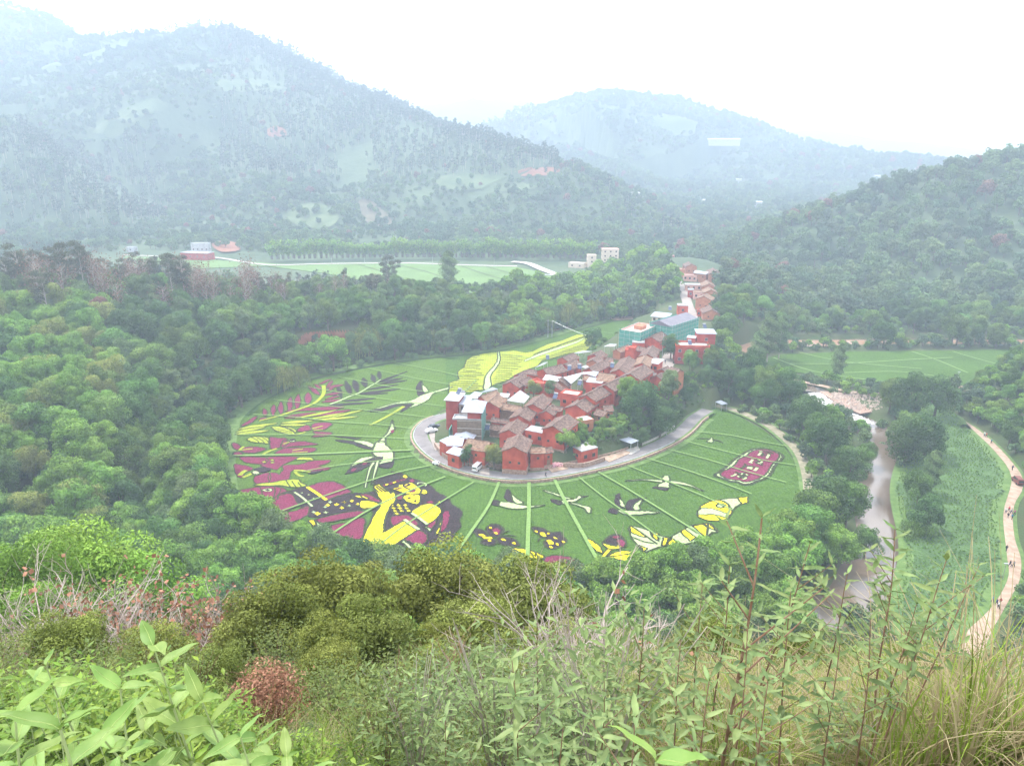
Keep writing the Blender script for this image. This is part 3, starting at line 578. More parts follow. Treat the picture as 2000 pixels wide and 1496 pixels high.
for px_, py_, z_, kd, sc, lb in NAMED:
    g = G(px_, py_, z_)
    if 'ridge' in lb: g = AT(px_, py_+8, 430)
    CAND.append((g[0], g[1], float(H(np.array([g[0]]), np.array([g[1]]))[0]), sc, kd, '@'+lb))
for i in range(26):           # row of willows behind the far embankment
    t = i/25; p = catmull(GS([(690,712),(780,698),(880,690),(980,676),(1060,655),(1130,637),(1190,622)], 0), 8, False); q = p[int(t*(len(p)-1))]
    CAND.append((q[0]+RNG.normal()*1, q[1]+6+RNG.uniform(0, 3), 0, RNG.uniform(1.25, 1.7), 'willow' if i % 3 else 'grey', 'willows'))
for i in range(60):           # bamboo hedge at the foot of the mountain
    t = i/59; p = G(520+t*640, 512-4*math.sin(t*3), 5); CAND.append((p[0], p[1]+16, 5, RNG.uniform(1.5, 2.1), 'bamboo', 'hedge'))
def plant_zone(poly, z, s, seed, ks, sc, nm):     # inside the ring road, between the houses
    Pz = GS(poly, z); x0, y0 = Pz[:, :2].min(0); x1, y1 = Pz[:, :2].max(0); X, Y = jgrid(x0, x1, y0, y1, s, seed); m = inside(X, Y, Pz); X, Y = X[m], Y[m]; Z = H(X, Y); r = np.random.default_rng(seed)
    for x, y, z_ in zip(X, Y, Z): CAND.append((x, y, z_, r.uniform(*sc), str(r.choice(ks)), nm))
plant_zone([(1108,862),(1150,838),(1200,850),(1250,862),(1225,872),(1180,880),(1140,900),(1115,898)], 2, 3.2, 41, ['bush', 'broad', 'fresh'], (.25, .5), 'orchard')
plant_zone([(1215,790),(1300,770),(1345,770),(1370,785),(1330,815),(1285,850),(1250,862),(1215,840)], 3, 5.5, 42, ['bush', 'dark', 'dark', 'broad'], (.45, .75), 'orchard')
plant_zone([(1330,740),(1400,720),(1440,760),(1400,785),(1370,780)], 2, 6, 43, ['dark', 'broad'], (.55, .8), 'orchard')
plant_zone([(1395,640),(1425,640),(1430,700),(1395,730)], 3, 8, 44, ['fresh', 'broad'], (.8, 1.1), 'orchard')
plant_zone([(1165,705),(1215,665),(1230,640),(1215,640),(1150,700)], 1, 4, 45, ['bush'], (.3, .5), 'orchard')
LAB = {'orchard': ('thicket on the village bank', 'trees on the bank below the village'), 'left': ('wood on the left slope', 'trees in the wood on the left slope'), 'rim': ('belt along the near paddy edge', 'trees in the belt round the near paddy edge'),
 'rightbank': ('riverside belt right of the paddies', 'trees along the river right of the paddies'), 'right': ('wooded hill at the right', 'trees on the wooded right hill'), 'back': ('wood behind the curved embankment', 'trees behind the village and embankment'),
 'slope': ('bank above the footpath at the right edge', 'trees above the footpath'), 'thicket': ('slope below the viewpoint', 'small trees on the slope below the viewpoint'), 'willows': ('row behind the far paddy embankment', 'willow row behind the embankment')}
DESC = {'broad': 'mid green broad-crowned tree', 'dark': 'dark green dense tree', 'fresh': 'bright green lumpy tree', 'grey': 'grey-green narrow-crowned tree', 'yellow': 'olive yellow feathery small tree', 'bush': 'low bushy green tree',
 'gum': 'tall tufted gum tree', 'bare': 'tall leafless tree', 'poplar': 'slender poplar', 'willow': 'pale weeping willow', 'rust': 'rust-brown dead-leaved tree', 'bamboo': 'bamboo clump'}
C_ = np.array([c[:4] for c in CAND]); px, py, dep = pix(C_[:, :3]+np.array([0, 0, 1])*C_[:, 3:4]*9)
size = C_[:, 3]/dep*((px > -60) & (px < 2060) & (py > -20) & (py < 1300)); size = np.where([c[5] == 'thicket' for c in CAND], size*.62, size)
size += np.array([9. if c[5][0] == '@' or c[5] == 'willows' else 0 for c in CAND]); order = np.argsort(-size); ONE = set(order[:300].tolist())
LM = ((-500, 250, 'below the left ridge'), (250, 520, 'left of the purple branch'), (520, 720, 'below the purple dress'), (720, 930, 'below the woman picture'), (930, 1130, 'below the butterflies'), (1130, 1330, 'below the round bud'), (1330, 1520, 'below the striped bud'), (1520, 3000, 'near the river'))
LML = ((-500, 160, 'far left'), (160, 330, 'left'), (330, 480, 'near the left river bend'), (480, 640, 'above the purple branch'), (640, 3000, 'above the dark leafy branch'))
def where(c, px, py):
    if c[5] == 'rim': return next(w for a, q, w in LM if a <= px < q)
    if c[5] == 'left': return next(w for a, q, w in LML if a <= px < q)+(' on the ridge' if py < 600 else ' halfway down' if py < 760 else ' low down')
    return ''
def place_tree(c, label, group):
    x, y, z, s, kd, zn = c; r = random.Random(int(x*31+y*17)); tr, cr = r.choice(PROTO[kd])
    nm = {'willow': 'willow_tree', 'gum': 'gum_tree', 'poplar': 'poplar_tree', 'bush': 'bushy_tree', 'bare': 'bare_tree', 'rust': 'dead_tree', 'bamboo': 'bamboo_clump'}.get(kd, 'broadleaf_tree')
    e = empty(nm, (x, y, z-.2), r.uniform(0, 6.28), label=label, cat='tree', group=group); e.scale = (s*r.uniform(.92, 1.1), s*r.uniform(.92, 1.1), s)
    link(bpy.data.objects.new('trunk', tr), e); link(bpy.data.objects.new('crown', cr), e); return e
rest = {}
for i, c in enumerate(CAND):
    if i in ONE:
        if c[5][0] == '@': place_tree(c, c[5][1:], None)
        else: w_ = where(c, px[i], py[i]); place_tree(c, DESC[c[4]]+(' in the '+LAB[c[5]][0] if c[5] not in ('rim', 'left') else ' in the near belt ' if c[5] == 'rim' else ' in the left wood, ')+w_, LAB[c[5]][1])
    else: rest.setdefault('near_woods' if c[1] < 420 else 'valley_woods', []).append(c)
for nm, cs in rest.items():
    A = np.array([c[:4] for c in cs]); lod = 'near' if nm == 'near_woods' else 'far'
    scatter(nm, A[:, :3], A[:, 3], [c[4] if (lod, c[4]) in SRC else 'grey' for c in cs], lod)

for q_, (tx, ty, lo, hi, sc2, lb) in enumerate(((95,985,45,75,1.15,'bright feathery tree crown at the left edge above the dead bushes'), (-30,1010,40,60,1.0,'bright tree cut by the left edge above the dead bushes'), (195,1045,45,75,.85,'lower bright tree right of the big crown at the left edge'), (20,1120,30,45,.6,'small bright tree under the big crown at the left edge'))):
    best = min(np.arange(lo, hi, 1.), key=lambda y: abs(AT(tx, ty, y)[2]-hz1_(*AT(tx, ty, y)[:2])-10*sc2)); p = AT(tx, ty, best); z0 = hz1_(p[0], p[1]); place_tree((p[0], p[1], z0, max(.5, (p[2]-z0)/10), 'feather', 'x'), lb, None)
# ---------------------------------------------------------------- paddies
def rice(n, c, c2, c3=None): 
    m = mat(n, c, c2, 2.2, rough=.9, bump=.25, bscale=2.6, detail=6, spec=.1)
    t = m.node_tree; N = t.nodes; b = next(x for x in N if x.type == 'BSDF_PRINCIPLED'); src = b.inputs['Base Color'].links[0].from_socket
    g = N.new('ShaderNodeNewGeometry'); nz = N.new('ShaderNodeTexNoise'); nz.inputs['Scale'].default_value = .035; nz.inputs['Detail'].default_value = 3; t.links.new(g.outputs[0], nz.inputs['Vector'])
    nz2 = N.new('ShaderNodeTexNoise'); nz2.inputs['Scale'].default_value = .5; nz2.inputs['Detail'].default_value = 6; t.links.new(g.outputs[0], nz2.inputs['Vector'])
    ad = N.new('ShaderNodeMath'); ad.operation = 'ADD'; t.links.new(nz.outputs['Fac'], ad.inputs[0]); t.links.new(nz2.outputs['Fac'], ad.inputs[1])
    mr = N.new('ShaderNodeMapRange'); mr.inputs[1].default_value = .7; mr.inputs[2].default_value = 1.3; mr.inputs[3].default_value = .8; mr.inputs[4].default_value = 1.22; wv = N.new('ShaderNodeTexWave'); wv.wave_profile = 'SIN'; wv.inputs['Scale'].default_value = .28; wv.inputs['Distortion'].default_value = 2.5; wv.inputs['Detail'].default_value = 2; wv.inputs['Detail Scale'].default_value = .3; t.links.new(g.outputs[0], wv.inputs['Vector']); wm = N.new('ShaderNodeMath'); wm.operation = 'MULTIPLY_ADD'; wm.inputs[1].default_value = .16; t.links.new(wv.outputs['Fac'], wm.inputs[0]); t.links.new(ad.outputs[0], wm.inputs[2]); t.links.new(wm.outputs[0], mr.inputs[0])
    hs = N.new('ShaderNodeHueSaturation'); t.links.new(src, hs.inputs['Color']); t.links.new(mr.outputs[0], hs.inputs['Value']); t.links.new(hs.outputs[0], b.inputs['Base Color']); return m
M['rice'] = rice('green_rice', (.034, .08, .009), (.066, .125, .018))
M['rice2'] = rice('olive_rice', (.05, .098, .01), (.078, .135, .018))
M['pale'] = rice('pale_rice', (.24, .33, .14), (.4, .48, .26))
M['yel'] = rice('yellow_rice', (.62, .5, .006), (.88, .72, .02))
M['lime'] = rice('lime_rice', (.2, .245, .02), (.3, .34, .035))
M['purp'] = rice('purple_rice', (.1, .013, .034), (.18, .028, .068))
M['blk'] = rice('black_rice', (.018, .014, .014), (.04, .026, .03))
M['drk'] = rice('outline_rice', (.025, .035, .014), (.045, .05, .02))
M['terr'] = rice('pale_terrace', (.1, .165, .055), (.135, .21, .075))
M['verge'] = mat('verge_grass', (.075, .14, .03), (.125, .2, .055), .5, bump=.12, bscale=3, detail=6)
M['meadow'] = mat('meadow_grass', (.05, .1, .028), (.085, .155, .05), .25, bump=.45, bscale=1.3, detail=8)
M['earth'] = mat('pale_earth', (.3, .21, .15), (.42, .31, .24), .6, bump=.04, detail=8)
b = MB(); b.slab(FIELD, .2, .6); b.build('paddy_field', M['rice'], kind='structure')
lft = GS([(452,960),(452,880),(460,842),(520,782),(600,747),(700,724),(800,707),(870,700),(872,790),(828,824),(808,845),(802,862),(808,880),(790,884),(700,886),(600,940),(560,955),(500,965)])
b = MB(); b.slab(lft, .23, .3); b.build('paddy_field', M['rice2'], kind='structure')
for P, z in ((FIELD2, .25), (FIELD4, 1.2)):
    b = MB(); b.slab(P, z, .6); b.build('paddy_field', M['rice'], kind='structure')
b = MB(); b.slab(FIELD3, 4.2, .6); b.build('paddy_field', M['terr'], kind='structure')
b = MB(); mp_ = catmull(MEADOW, 4)
X, Y = np.meshgrid(np.arange(75, 200, 1.6), np.arange(120, 290, 1.6)); Z = .12+np.clip(fbm(X/5, Y/5, 4, 3)*1.2, 0, 1.2)+np.clip(fbm(X/2, Y/2, 2, 4), 0, 1)*.25
ins = inside(X, Y, mp_); nx = X.shape[1]; ii = np.arange(X.shape[0]-1)[:, None]*nx+np.arange(nx-1)[None]; F = np.stack([ii, ii+1, ii+1+nx, ii+nx], -1).reshape(-1, 4); F = F[ins.ravel()[F[:, 0]] & ins.ravel()[F[:, 2]]]
o = bpy.data.objects.new('meadow', np_mesh('meadow', np.stack([X, Y, Z], -1).reshape(-1, 3), F, M['meadow'], smooth=True)); link(o); tag(o, kind='structure')
# grass verge along the outer rim of the paddies, and bunds between plots
rim = catmull(GS([(1232,621),(1195,624),(1130,640),(1060,660),(980,680),(900,690),(800,700),(700,716),(600,738),(515,774),(462,812),(446,845),(440,890),(440,940),(458,1000),(535,1052)]), 6, False)
b = MB(); b.ribbon(rim, 6.5, .3); b.build('embankment', M['verge'], kind='structure')
rim2 = catmull(GS([(1397,793),(1445,806),(1500,832),(1545,868),(1568,900),(1580,950),(1580,1010)]), 6, False)
b = MB(); b.ribbon(rim2, 3.4, .34); b.build('farm_track', mat('track_grit', (.2, .19, .12), (.32, .28, .2), .6, bump=.05), kind='structure')
b = MB(); b.ribbon(rim2, 5.6, .3); b.build('embankment', M['verge'], kind='structure')
b = MB(); b.ribbon(catmull(GS([(1190,615),(1130,634),(1060,652),(1010,664),(960,674)]), 6, False), 2.2, .36); b.build('farm_track', M['earth'], kind='structure')
b = MB(); b.slab(GS([(1180,610),(1205,604),(1232,610),(1236,624),(1200,626),(1180,622)]), .34, .3); b.build('threshing_yard', mat('yard_brown', (.3, .2, .15), (.38, .27, .2), .4), kind='structure')
M['bund'] = mat('bund_grass', (.12, .21, .05), (.18, .28, .08), 1.5, bump=.06)
for pts, w in ((((975,945),(955,990),(925,1035),(895,1078)), 1.0), (((1033,943),(1033,1000),(1031,1060),(1030,1110)), 1.25), (((1083,940),(1105,985),(1135,1040),(1168,1100)), 1.15),
   (((1130,935),(1180,975),(1240,1018),(1290,1055)), .6), (((1168,925),(1220,955),(1290,998),(1365,1045)), .75), (((1225,912),(1290,938),(1380,975),(1430,1000)), .6), (((1262,898),(1330,918),(1400,942),(1468,968)), .6), (((1302,880),(1380,900),(1460,925),(1535,945)), .6),
   (((1333,863),(1400,880),(1480,900),(1555,912)), .6), (((1350,845),(1420,852),(1480,864),(1535,874)), .6), (((870,934),(800,962),(720,1000),(640,1052)), .8), (((925,945),(860,985),(790,1030),(745,1065)), .6), (((842,912),(760,930),(640,970),(540,1005)), .7),
   (((812,893),(740,903),(660,912),(590,925)), .6), (((804,882),(700,886),(600,890),(455,893)), 1.1), (((800,860),(720,856),(620,852),(468,852)), .6), (((808,840),(740,832),(660,827),(580,818),(495,812)), .6), (((840,818),(770,810),(700,802),(610,792),(535,783)), .6),
   (((868,796),(800,788),(720,778),(640,765),(592,756)), .6), (((868,770),(800,764),(730,752),(660,738)), .6), (((892,755),(830,745),(760,730),(720,722)), .6), (((905,738),(860,728),(800,716),(770,710)), .6), (((880,790),(905,770),(930,745)), .5), (((1060,706),(1010,698),(960,690)), .5), (((1205,655),(1160,648),(1120,644)), .6)):
    b = MB(); b.ribbon(catmull(GS(pts), 5, False), w*.85, .68); b.build('bund', M['bund'], kind='structure')
for pts in (((1510,700),(1570,722),(1640,736),(1730,748)), ((1560,690),(1650,708),(1800,722)), ((1640,730),(1760,728),(1860,742)), ((1780,688),(1830,705),(1890,730)), ((1860,688),(1900,700),(1945,712)), ((1540,712),(1640,712),(1760,705),(1860,700))):
    b = MB(); b.ribbon(catmull(GS(pts), 4, False), 1.0, .5); b.build('bund', M['bund'], kind='structure')
for pts in (((700,517),(745,530),(790,545)), ((770,516),(830,530),(860,540)), ((900,520),(960,540),(990,548)), ((950,521),(1010,538),(1050,546))):
    b = MB(); b.ribbon(GS(pts, 4.3), 1.1, 4.45); b.build('bund', M['ground'], kind='structure')
# ---------------------------------------------------------------- pictures planted in coloured rice
FR = dict(a=(450, 720, 9.975), b=(640, 720, 8.3125), c=(450, 830, 8.333), d=(640, 840, 11.11), e=(580, 920, 9.975), f=(720, 910, 8.8), g=(1380, 850, 10.), h=(940, 960, 6.667), i=(1220, 960, 7.692), o=(880, 820, 2.857), y=(860, 620, 5.263), z=(1000, 620, 9.975), q=(440, 880, 4.0), p=(440, 690, 4.762))
ART = None; LV = 0
def art(name, label): 
    global ART, LV
    ART = empty(name, (0, 0, 0), label=label, cat='field picture', group='pictures planted in coloured rice'); LV = 0
def W(fr, pts): x0, y0, s = FR[fr]; return GS([(x0+u/s, y0+v/s) for u, v in pts], .4)
def T(name, col, fr, *pts, sm=1, out=.5, z=0):
    """closed patch; sm = rounded outline, out = width of its dark edge"""
    global LV; LV += 1
    P = W(fr, pts)
    if ART.location.length == 0: c = P.mean(0); ART.location = (c[0], c[1], .2)
    P = catmull(P, 6) if sm else P
    if not sm: P = np.concatenate([P[i]+(P[(i+1) % len(P)]-P[i])*np.linspace(0, 1, 5)[:-1, None] for i in range(len(P))])
    P = P+np.c_[RNG.normal(size=(len(P), 2))*.11, np.zeros(len(P))]
    zz = .36+z*.05+LV*.002-.2; Lc = np.array(ART.location)
    b = MB(); b.slab(P-Lc*[1, 1, 0], zz, .2); b.build(name, M[col], ART)
    if out:
        q = np.vstack([P, P[:2]])-Lc*[1, 1, 0]; b = MB(); b.ribbon(q, out, zz+.012); b.build(name+'_outline' if 0 else 'outline', M['drk'], ART)
def S(name, col, fr, *pts, w=.8, z=0):
    """strip of one colour along a path"""
    global LV; LV += 1
    P = catmull(W(fr, pts), 5, False)
    if ART.location.length == 0: c = P.mean(0); ART.location = (c[0], c[1], .2)
    b = MB(); n = len(P); ww = w if not isinstance(w, tuple) else [w[0]+(w[1]-w[0])*i/(n-1) for i in range(n)]
    b.ribbon(P-np.array(ART.location)*[1, 1, 0], ww, .38+z*.05+LV*.002-.2+.02); b.build(name, M[col], ART)
def leafp(fr, a, b, wd, col='purp', name='leaf', out=.4, z=0):
    """pointed leaf patch from a to b"""
    a, b = np.array(a, float), np.array(b, float); d = b-a; n = np.array([-d[1], d[0]])/np.hypot(*d)*wd
    T(name, col, fr, tuple(a), tuple(a+d*.3+n*.85), tuple(a+d*.6+n), tuple(b), tuple(a+d*.6-n), tuple(a+d*.3-n*.85), out=out, z=z)
# purple-leaved branch, upper left
art('purple_leaf_branch', 'purple-leaved branch with lime stem at the upper left paddy corner')
for a, q, w in (((690,930),(650,770),45), ((830,930),(845,695),50), ((985,890),(980,640),55), ((1140,850),(1180,540),55), ((1290,790),(1330,490),62), ((1510,700),(1515,455),72), ((1750,510),(1510,330),45), ((1790,400),(1630,300),30), ((1850,400),(2000,220),30), ((1880,440),(2040,330),26)):
    leafp('a', a, q, w)
T('leaf', 'purp', 'a', (200,1120),(330,1020),(480,930),(520,940),(430,1040),(300,1100))
T('leaf', 'purp', 'a', (560,1000),(600,955),(720,955),(680,985))
for v0, x1, v1 in ((960, 2300, 830), (930, 1700, 880), (830, 2200, 760)):
    T('frond', 'purp', 'a', (1050, v0), (1400, v0-60), (x1, v1-30), (x1-200, v1+40), (1400, v0-10), out=.3)
S('stem', 'lime', 'a', (560,1020),(800,960),(1000,905),(1250,820),(1480,740),(1640,670),(1760,570),(1820,470),(1815,330), w=(1.0, 1.6), z=1)
for k, (a, q) in enumerate((((140,1180),(920,1060)), ((100,1240),(700,1130)), ((90,1280),(760,1200)), ((980,1060),(1640,1010)), ((960,1100),(1500,1090)))):
    T('frond', 'lime', 'a', a, (a[0]*.6+q[0]*.4, (a[1]+q[1])/2-25), q, (a[0]*.5+q[0]*.5, (a[1]+q[1])/2+25), out=.35)
for a, q in (((1240,970),(2100,800)), ((1500,990),(2300,850)), ((1600,1000),(2500,930)), ((1900,960),(2600,800))):
    T('frond', 'lime', 'a', a, (a[0]*.5+q[0]*.5, (a[1]+q[1])/2-20), q, (a[0]*.5+q[0]*.5, (a[1]+q[1])/2+26), out=.3)
art('dark_leaf_branch', 'dark violet leafy branch with feathered fronds beside the embankment')
for a, q, w in (((385,430),(285,195),48), ((490,380),(420,170),50), ((620,300),(575,145),48), ((770,220),(705,85),36), ((850,170),(830,40),32), ((225,480),(160,250),35), ((130,480),(95,340),30)):
    leafp('b', a, q, w, 'blk')
for a, q in (((520,400),(1180,325)), ((520,410),(980,395)), ((620,340),(1150,255)), ((800,250),(1290,185)), ((840,215),(1220,150)), ((760,235),(1295,38)), ((240,525),(780,478)), ((100,585),(740,545)), ((0,600),(420,560))):
    T('frond', 'blk', 'b', a, ((a[0]*.6+q[0]*.4), (a[1]*.6+q[1]*.4)-14), q, ((a[0]*.5+q[0]*.5), (a[1]*.5+q[1]*.5)+16), out=0)
for a, q in (((0,300),(270,260)), ((-60,430),(270,380)), ((-40,500),(200,440)), ((-150,250),(60,170)), ((-100,540),(250,500))):
    T('frond', 'purp', 'b', a, ((a[0]+q[0])/2, (a[1]+q[1])/2-18), q, ((a[0]+q[0])/2, (a[1]+q[1])/2+18), out=.25)
S('stem', 'pale', 'b', (40,580),(200,520),(360,450),(520,390),(700,280),(790,230),(860,180), w=(.9, .5), z=1)
# cranes on the left
art('crane_picture', 'upper white crane flying right, dark fringed wing, left of the village')
T('wing', 'blk', 'b', (1510,195),(1450,260),(1435,330),(1470,440),(1570,410),(1545,320),(1520,250), out=0)
T('wing', 'pale', 'b', (1525,200),(1540,260),(1600,300),(1635,370),(1560,375),(1530,280))
T('body', 'pale', 'b', (1360,515),(1500,440),(1680,380),(1990,295),(1995,315),(1760,385),(1690,430),(1640,500),(1500,575),(1380,620),(1300,635),(1400,580),(1330,560),(1100,570),(900,630),(640,690),(800,640),(1000,580),(1180,535))
T('wing', 'blk', 'b', (680,690),(850,640),(1050,590),(1240,575),(1360,575),(1300,640),(1180,700),(1240,600),(1120,610),(900,680),(780,695), out=0)
S('leg', 'lime', 'b', (1240,610),(1060,720),(880,820),(690,915), w=1.3)
art('crane_picture', 'standing white crane with raised neck and long pale legs, left of the road bend')
T('neck', 'pale', 'b', (1048,830),(1075,930),(1085,980),(1010,1060),(945,1120),(930,1190),(830,1190),(870,1130),(960,1040),(1005,950), out=.7)
T('face_patch', 'purp', 'b', (1020,1005),(1070,990),(1075,1025),(1035,1040), out=0, z=1)
T('body', 'pale', 'd', (1080,240),(1240,245),(1260,310),(1360,390),(1430,510),(1430,660),(1280,700),(1110,745),(1150,650),(1040,600),(1000,540),(960,480),(975,420),(1010,330), out=.7)
T('wing', 'pale', 'd', (560,230),(840,235),(1010,310),(975,375),(800,320), out=.6)
T('wing_fringe', 'blk', 'd', (130,130),(450,145),(740,175),(560,185), out=0)
T('wing_fringe', 'blk', 'd', (150,205),(540,235),(800,330),(960,390),(930,410),(700,370),(520,290),(300,260), out=0)
T('wing', 'pale', 'd', (920,570),(1040,560),(900,630),(700,710),(500,800),(580,690),(740,595), out=.6)
T('wing_fringe', 'blk', 'd', (360,950),(480,820),(700,730),(900,640),(1060,570),(1210,570),(1200,630),(1100,650),(980,730),(860,780),(740,860),(640,900),(480,935), sm=0, out=0)
T('tail', 'blk', 'd', (1110,745),(1280,700),(1425,675),(1390,800),(1260,825),(1120,790), out=0)
for a in ((540,870),(790,730)): leafp('d', (a[0]-40, a[1]+20), (a[0]+80, a[1]-40), 28, 'purp', 'feather', 0, 1)
S('leg', 'pale', 'd', (1000,700),(920,830),(870,1000),(835,1140),(820,1240), w=(1.6, .6)); S('leg', 'pale', 'd', (1090,660),(1040,850),(1000,1000),(975,1100), w=(1.6, .6))
for d in (-26, 26): S('outline', 'drk', 'd', (1000+d*1.4,700),(920+d*1.3,830),(870+d,1000),(835+d,1140),(815+d,1250), w=.4)
for d in (-26, 26): S('outline', 'drk', 'd', (1090+d*1.4,660),(1040+d*1.3,850),(1000+d,1000),(965+d,1190), w=.4)
# purple flowers
art('purple_flower', 'small purple flower between two lime leaves below the purple branch')
T('petal', 'purp', 'a', (1300,1190),(1390,1130),(1520,1100),(1570,1150),(1540,1200),(1350,1225))
T('petal', 'purp', 'a', (1570,1130),(1620,1070),(1760,1045),(1980,1060),(1900,1150),(1800,1190),(1620,1190))
T('petal', 'purp', 'a', (1580,1330),(1640,1280),(1610,1215),(1750,1225),(1960,1240),(1950,1290),(1780,1320),(1700,1330))
S('stamen', 'lime', 'a', (1590,1170),(1700,1140),(1800,1115), w=.8); S('stamen', 'lime', 'a', (1620,1195),(1800,1185), w=.6)
T('leaf', 'lime', 'a', (810,1130),(1000,1130),(1180,1180),(1270,1280),(1130,1275),(950,1230),(850,1190)); T('leaf', 'lime', 'a', (1010,1130),(1200,1150),(1290,1200),(1260,1240),(1150,1180))
S('vein', 'drk', 'a', (850,1160),(1000,1190),(1200,1230), w=.35); S('vein', 'drk', 'a', (880,1200),(1050,1230),(1200,1260), w=.35)
S('stem', 'lime', 'a', (1270,1290),(1370,1260),(1470,1230), w=.9)
art('purple_flower', 'dark purple flower with a pale insect in it, above the long straight bund')
T('petal', 'purp', 'c', (640,200),(780,210),(900,210),(940,290),(880,340),(740,380),(650,370))
T('petal', 'purp', 'c', (860,250),(1010,270),(1200,262),(1330,285),(1420,315),(1200,335),(980,350),(840,370))
T('petal', 'purp', 'c', (720,460),(830,390),(950,370),(1200,365),(1390,375),(1350,430),(1200,455),(900,460))
T('leaf', 'lime', 'c', (270,230),(360,190),(480,190),(600,200),(645,260),(620,300),(500,290),(350,270))
for k in range(3): S('vein', 'drk', 'c', (340+90*k,200),(430+80*k,245),(470+80*k,290), w=.3)
S('stamen', 'lime', 'c', (860,310),(960,275), w=.8); S('stamen', 'lime', 'c', (1010,410),(1180,390), w=.7); S('stamen', 'lime', 'c', (1000,450),(1260,435), w=.5); S('stem', 'lime', 'c', (510,490),(620,430),(760,380), w=1.0)
T('insect', 'pale', 'c', (930,240),(1000,245),(1055,245),(1045,275),(980,275), z=2); T('insect_body', 'blk', 'c', (960,255),(1010,225),(1060,240),(1010,265), z=3, out=0)
art('purple_flower', 'purple flower at the left rim above the long straight bund')
T('petal', 'purp', 'c', (190,390),(250,355),(380,350),(500,360),(590,385),(480,430),(320,455),(180,430)); T('petal', 'purp', 'c', (30,290),(120,300),(170,350),(120,400),(40,370)); T('petal', 'purp', 'c', (60,440),(180,440),(185,500),(60,505))
S('stamen', 'lime', 'c', (150,400),(220,350), w=1.0); S('stamen', 'lime', 'c', (130,410),(360,385), w=.7)
art('purple_flower', 'widest purple flower below the long straight bund, with lime leaf at its tip')
T('petal', 'purp', 'c', (160,525),(330,515),(600,540),(560,630),(380,625),(230,600),out=.3); T('petal', 'purp', 'c', (590,540),(700,515),(1100,520),(980,590),(860,640),(760,720),(640,700),(490,660),(560,620), out=.3)
T('petal', 'purp', 'c', (860,660),(1100,640),(1350,580),(1620,570),(1580,620),(1440,665),(1630,695),(1500,740),(1200,760),(1030,730),(980,790),(940,880),(800,930),(640,940),(640,780),(780,780),(860,740), out=.3)
T('petal', 'purp', 'c', (380,850),(500,800),(640,780),(640,920),(520,940),(400,945), out=.3); T('petal', 'purp', 'c', (60,640),(200,650),(340,680),(360,720),(240,770),(200,850),(100,820), out=.3)
T('grass_gap', 'rice2', 'c', (840,650),(830,760),(800,810),(730,760), out=.2, sm=0)
for a in ((550,600),(680,570),(680,612)): leafp('c', (a[0]-38, a[1]), (a[0]+38, a[1]), 13, 'lime', 'stamen', .2, 1)
S('stamen', 'lime', 'c', (150,820),(200,770),(255,735), w=1.4); S('stamen', 'lime', 'c', (200,850),(280,820),(350,785), w=1.3)
T('leaf', 'lime', 'c', (1060,560),(1160,520),(1330,530),(1350,570),(1200,570)); S('stamen', 'lime', 'c', (1030,740),(1150,740),(1300,765), w=1.0); S('stamen', 'lime', 'c', (1050,760),(1120,820),(1200,830), w=.9)
T('insect', 'pale', 'c', (350,765),(420,745),(485,770),(430,805),(370,795), z=2); T('insect_wing', 'blk', 'c', (390,720),(500,690),(660,710),(600,760),(470,770), z=3, out=0); T('insect_wing', 'blk', 'c', (1260,790),(1400,755),(1500,740),(1380,790), z=3, out=0)
T('leaf', 'lime', 'c', (380,975),(560,940),(700,930),(850,900),(1090,875),(1150,930),(1240,980),(1120,1010),(960,1005),(800,980),(600,990))
for k in range(3): S('vein', 'drk', 'c', (900+100*k,890+20*k),(940+90*k,960),(980+90*k,1010), w=.35)
art('purple_flower', 'mottled purple flower with a pale eye-shaped insect beside the lilac hill shape')
T('petal', 'purp', 'c', (60,1085),(280,1030),(480,1000),(750,1000),(900,1040),(920,1110),(780,1150),(760,1200),(600,1250),(400,1220),(330,1170),(300,1110),(150,1110))
T('insect', 'pale', 'c', (515,1055),(600,1030),(680,1045),(660,1075),(560,1080), z=1, out=.3); T('insect_body', 'blk', 'c', (565,1055),(600,1040),(635,1055),(600,1072), z=2, out=0)
for a, q in (((330,1050),(420,1200)), ((480,1010),(520,1200)), ((720,1010),(700,1180)), ((820,1030),(760,1150))): S('vein', 'drk', 'c', a, ((a[0]+q[0])/2+15, (a[1]+q[1])/2), q, w=.35)
# the woman
art('woman_picture', 'reclining woman with yellow raised arm, black hair and purple dress')
T('hair', 'blk', 'f', (380,90),(540,110),(690,185),(860,240),(1060,330),(1130,390),(1180,450),(1300,500),(1400,590),(1440,660),(1560,730),(1610,800),(1570,930),(1585,1040),(1490,1150),(1440,1250),(1250,1340),(1050,1370),(860,1400),(640,1380),(400,1400),(300,1450),(100,1450),(0,1100),(60,800),(-20,600),(-300,700),(-420,640),(-150,480),(30,440),(280,380),(100,290),(70,260),(160,220),(330,160),(460,140), out=.3)
T('dress', 'purp', 'q', (100,380),(200,375),(330,400),(440,330),(520,325),(620,380),(560,430),(420,490),(330,470),(210,420),(110,430), out=.5)
T('sleeve', 'purp', 'q', (640,285),(720,250),(810,238),(880,250),(950,290),(980,325),(880,350),(790,380),(700,310), out=.6)
T('band', 'blk', 'q', (440,335),(540,300),(640,285),(780,375),(690,420),(600,450),(520,340), out=.3)
S('trim', 'pale', 'q', (540,325),(600,365),(680,435), w=.6, z=1); S('trim', 'yel', 'q', (640,285),(710,330),(790,385), w=.9, z=1)
T('dress', 'purp', 'q', (400,560),(420,500),(560,465),(650,430),(640,500),(520,555), out=.4)
T('belt', 'blk', 'q', (640,445),(800,385),(1000,330),(1100,330),(1220,340),(1200,410),(1080,440),(1060,470),(900,480),(720,520),(640,500), z=-.3, out=0)
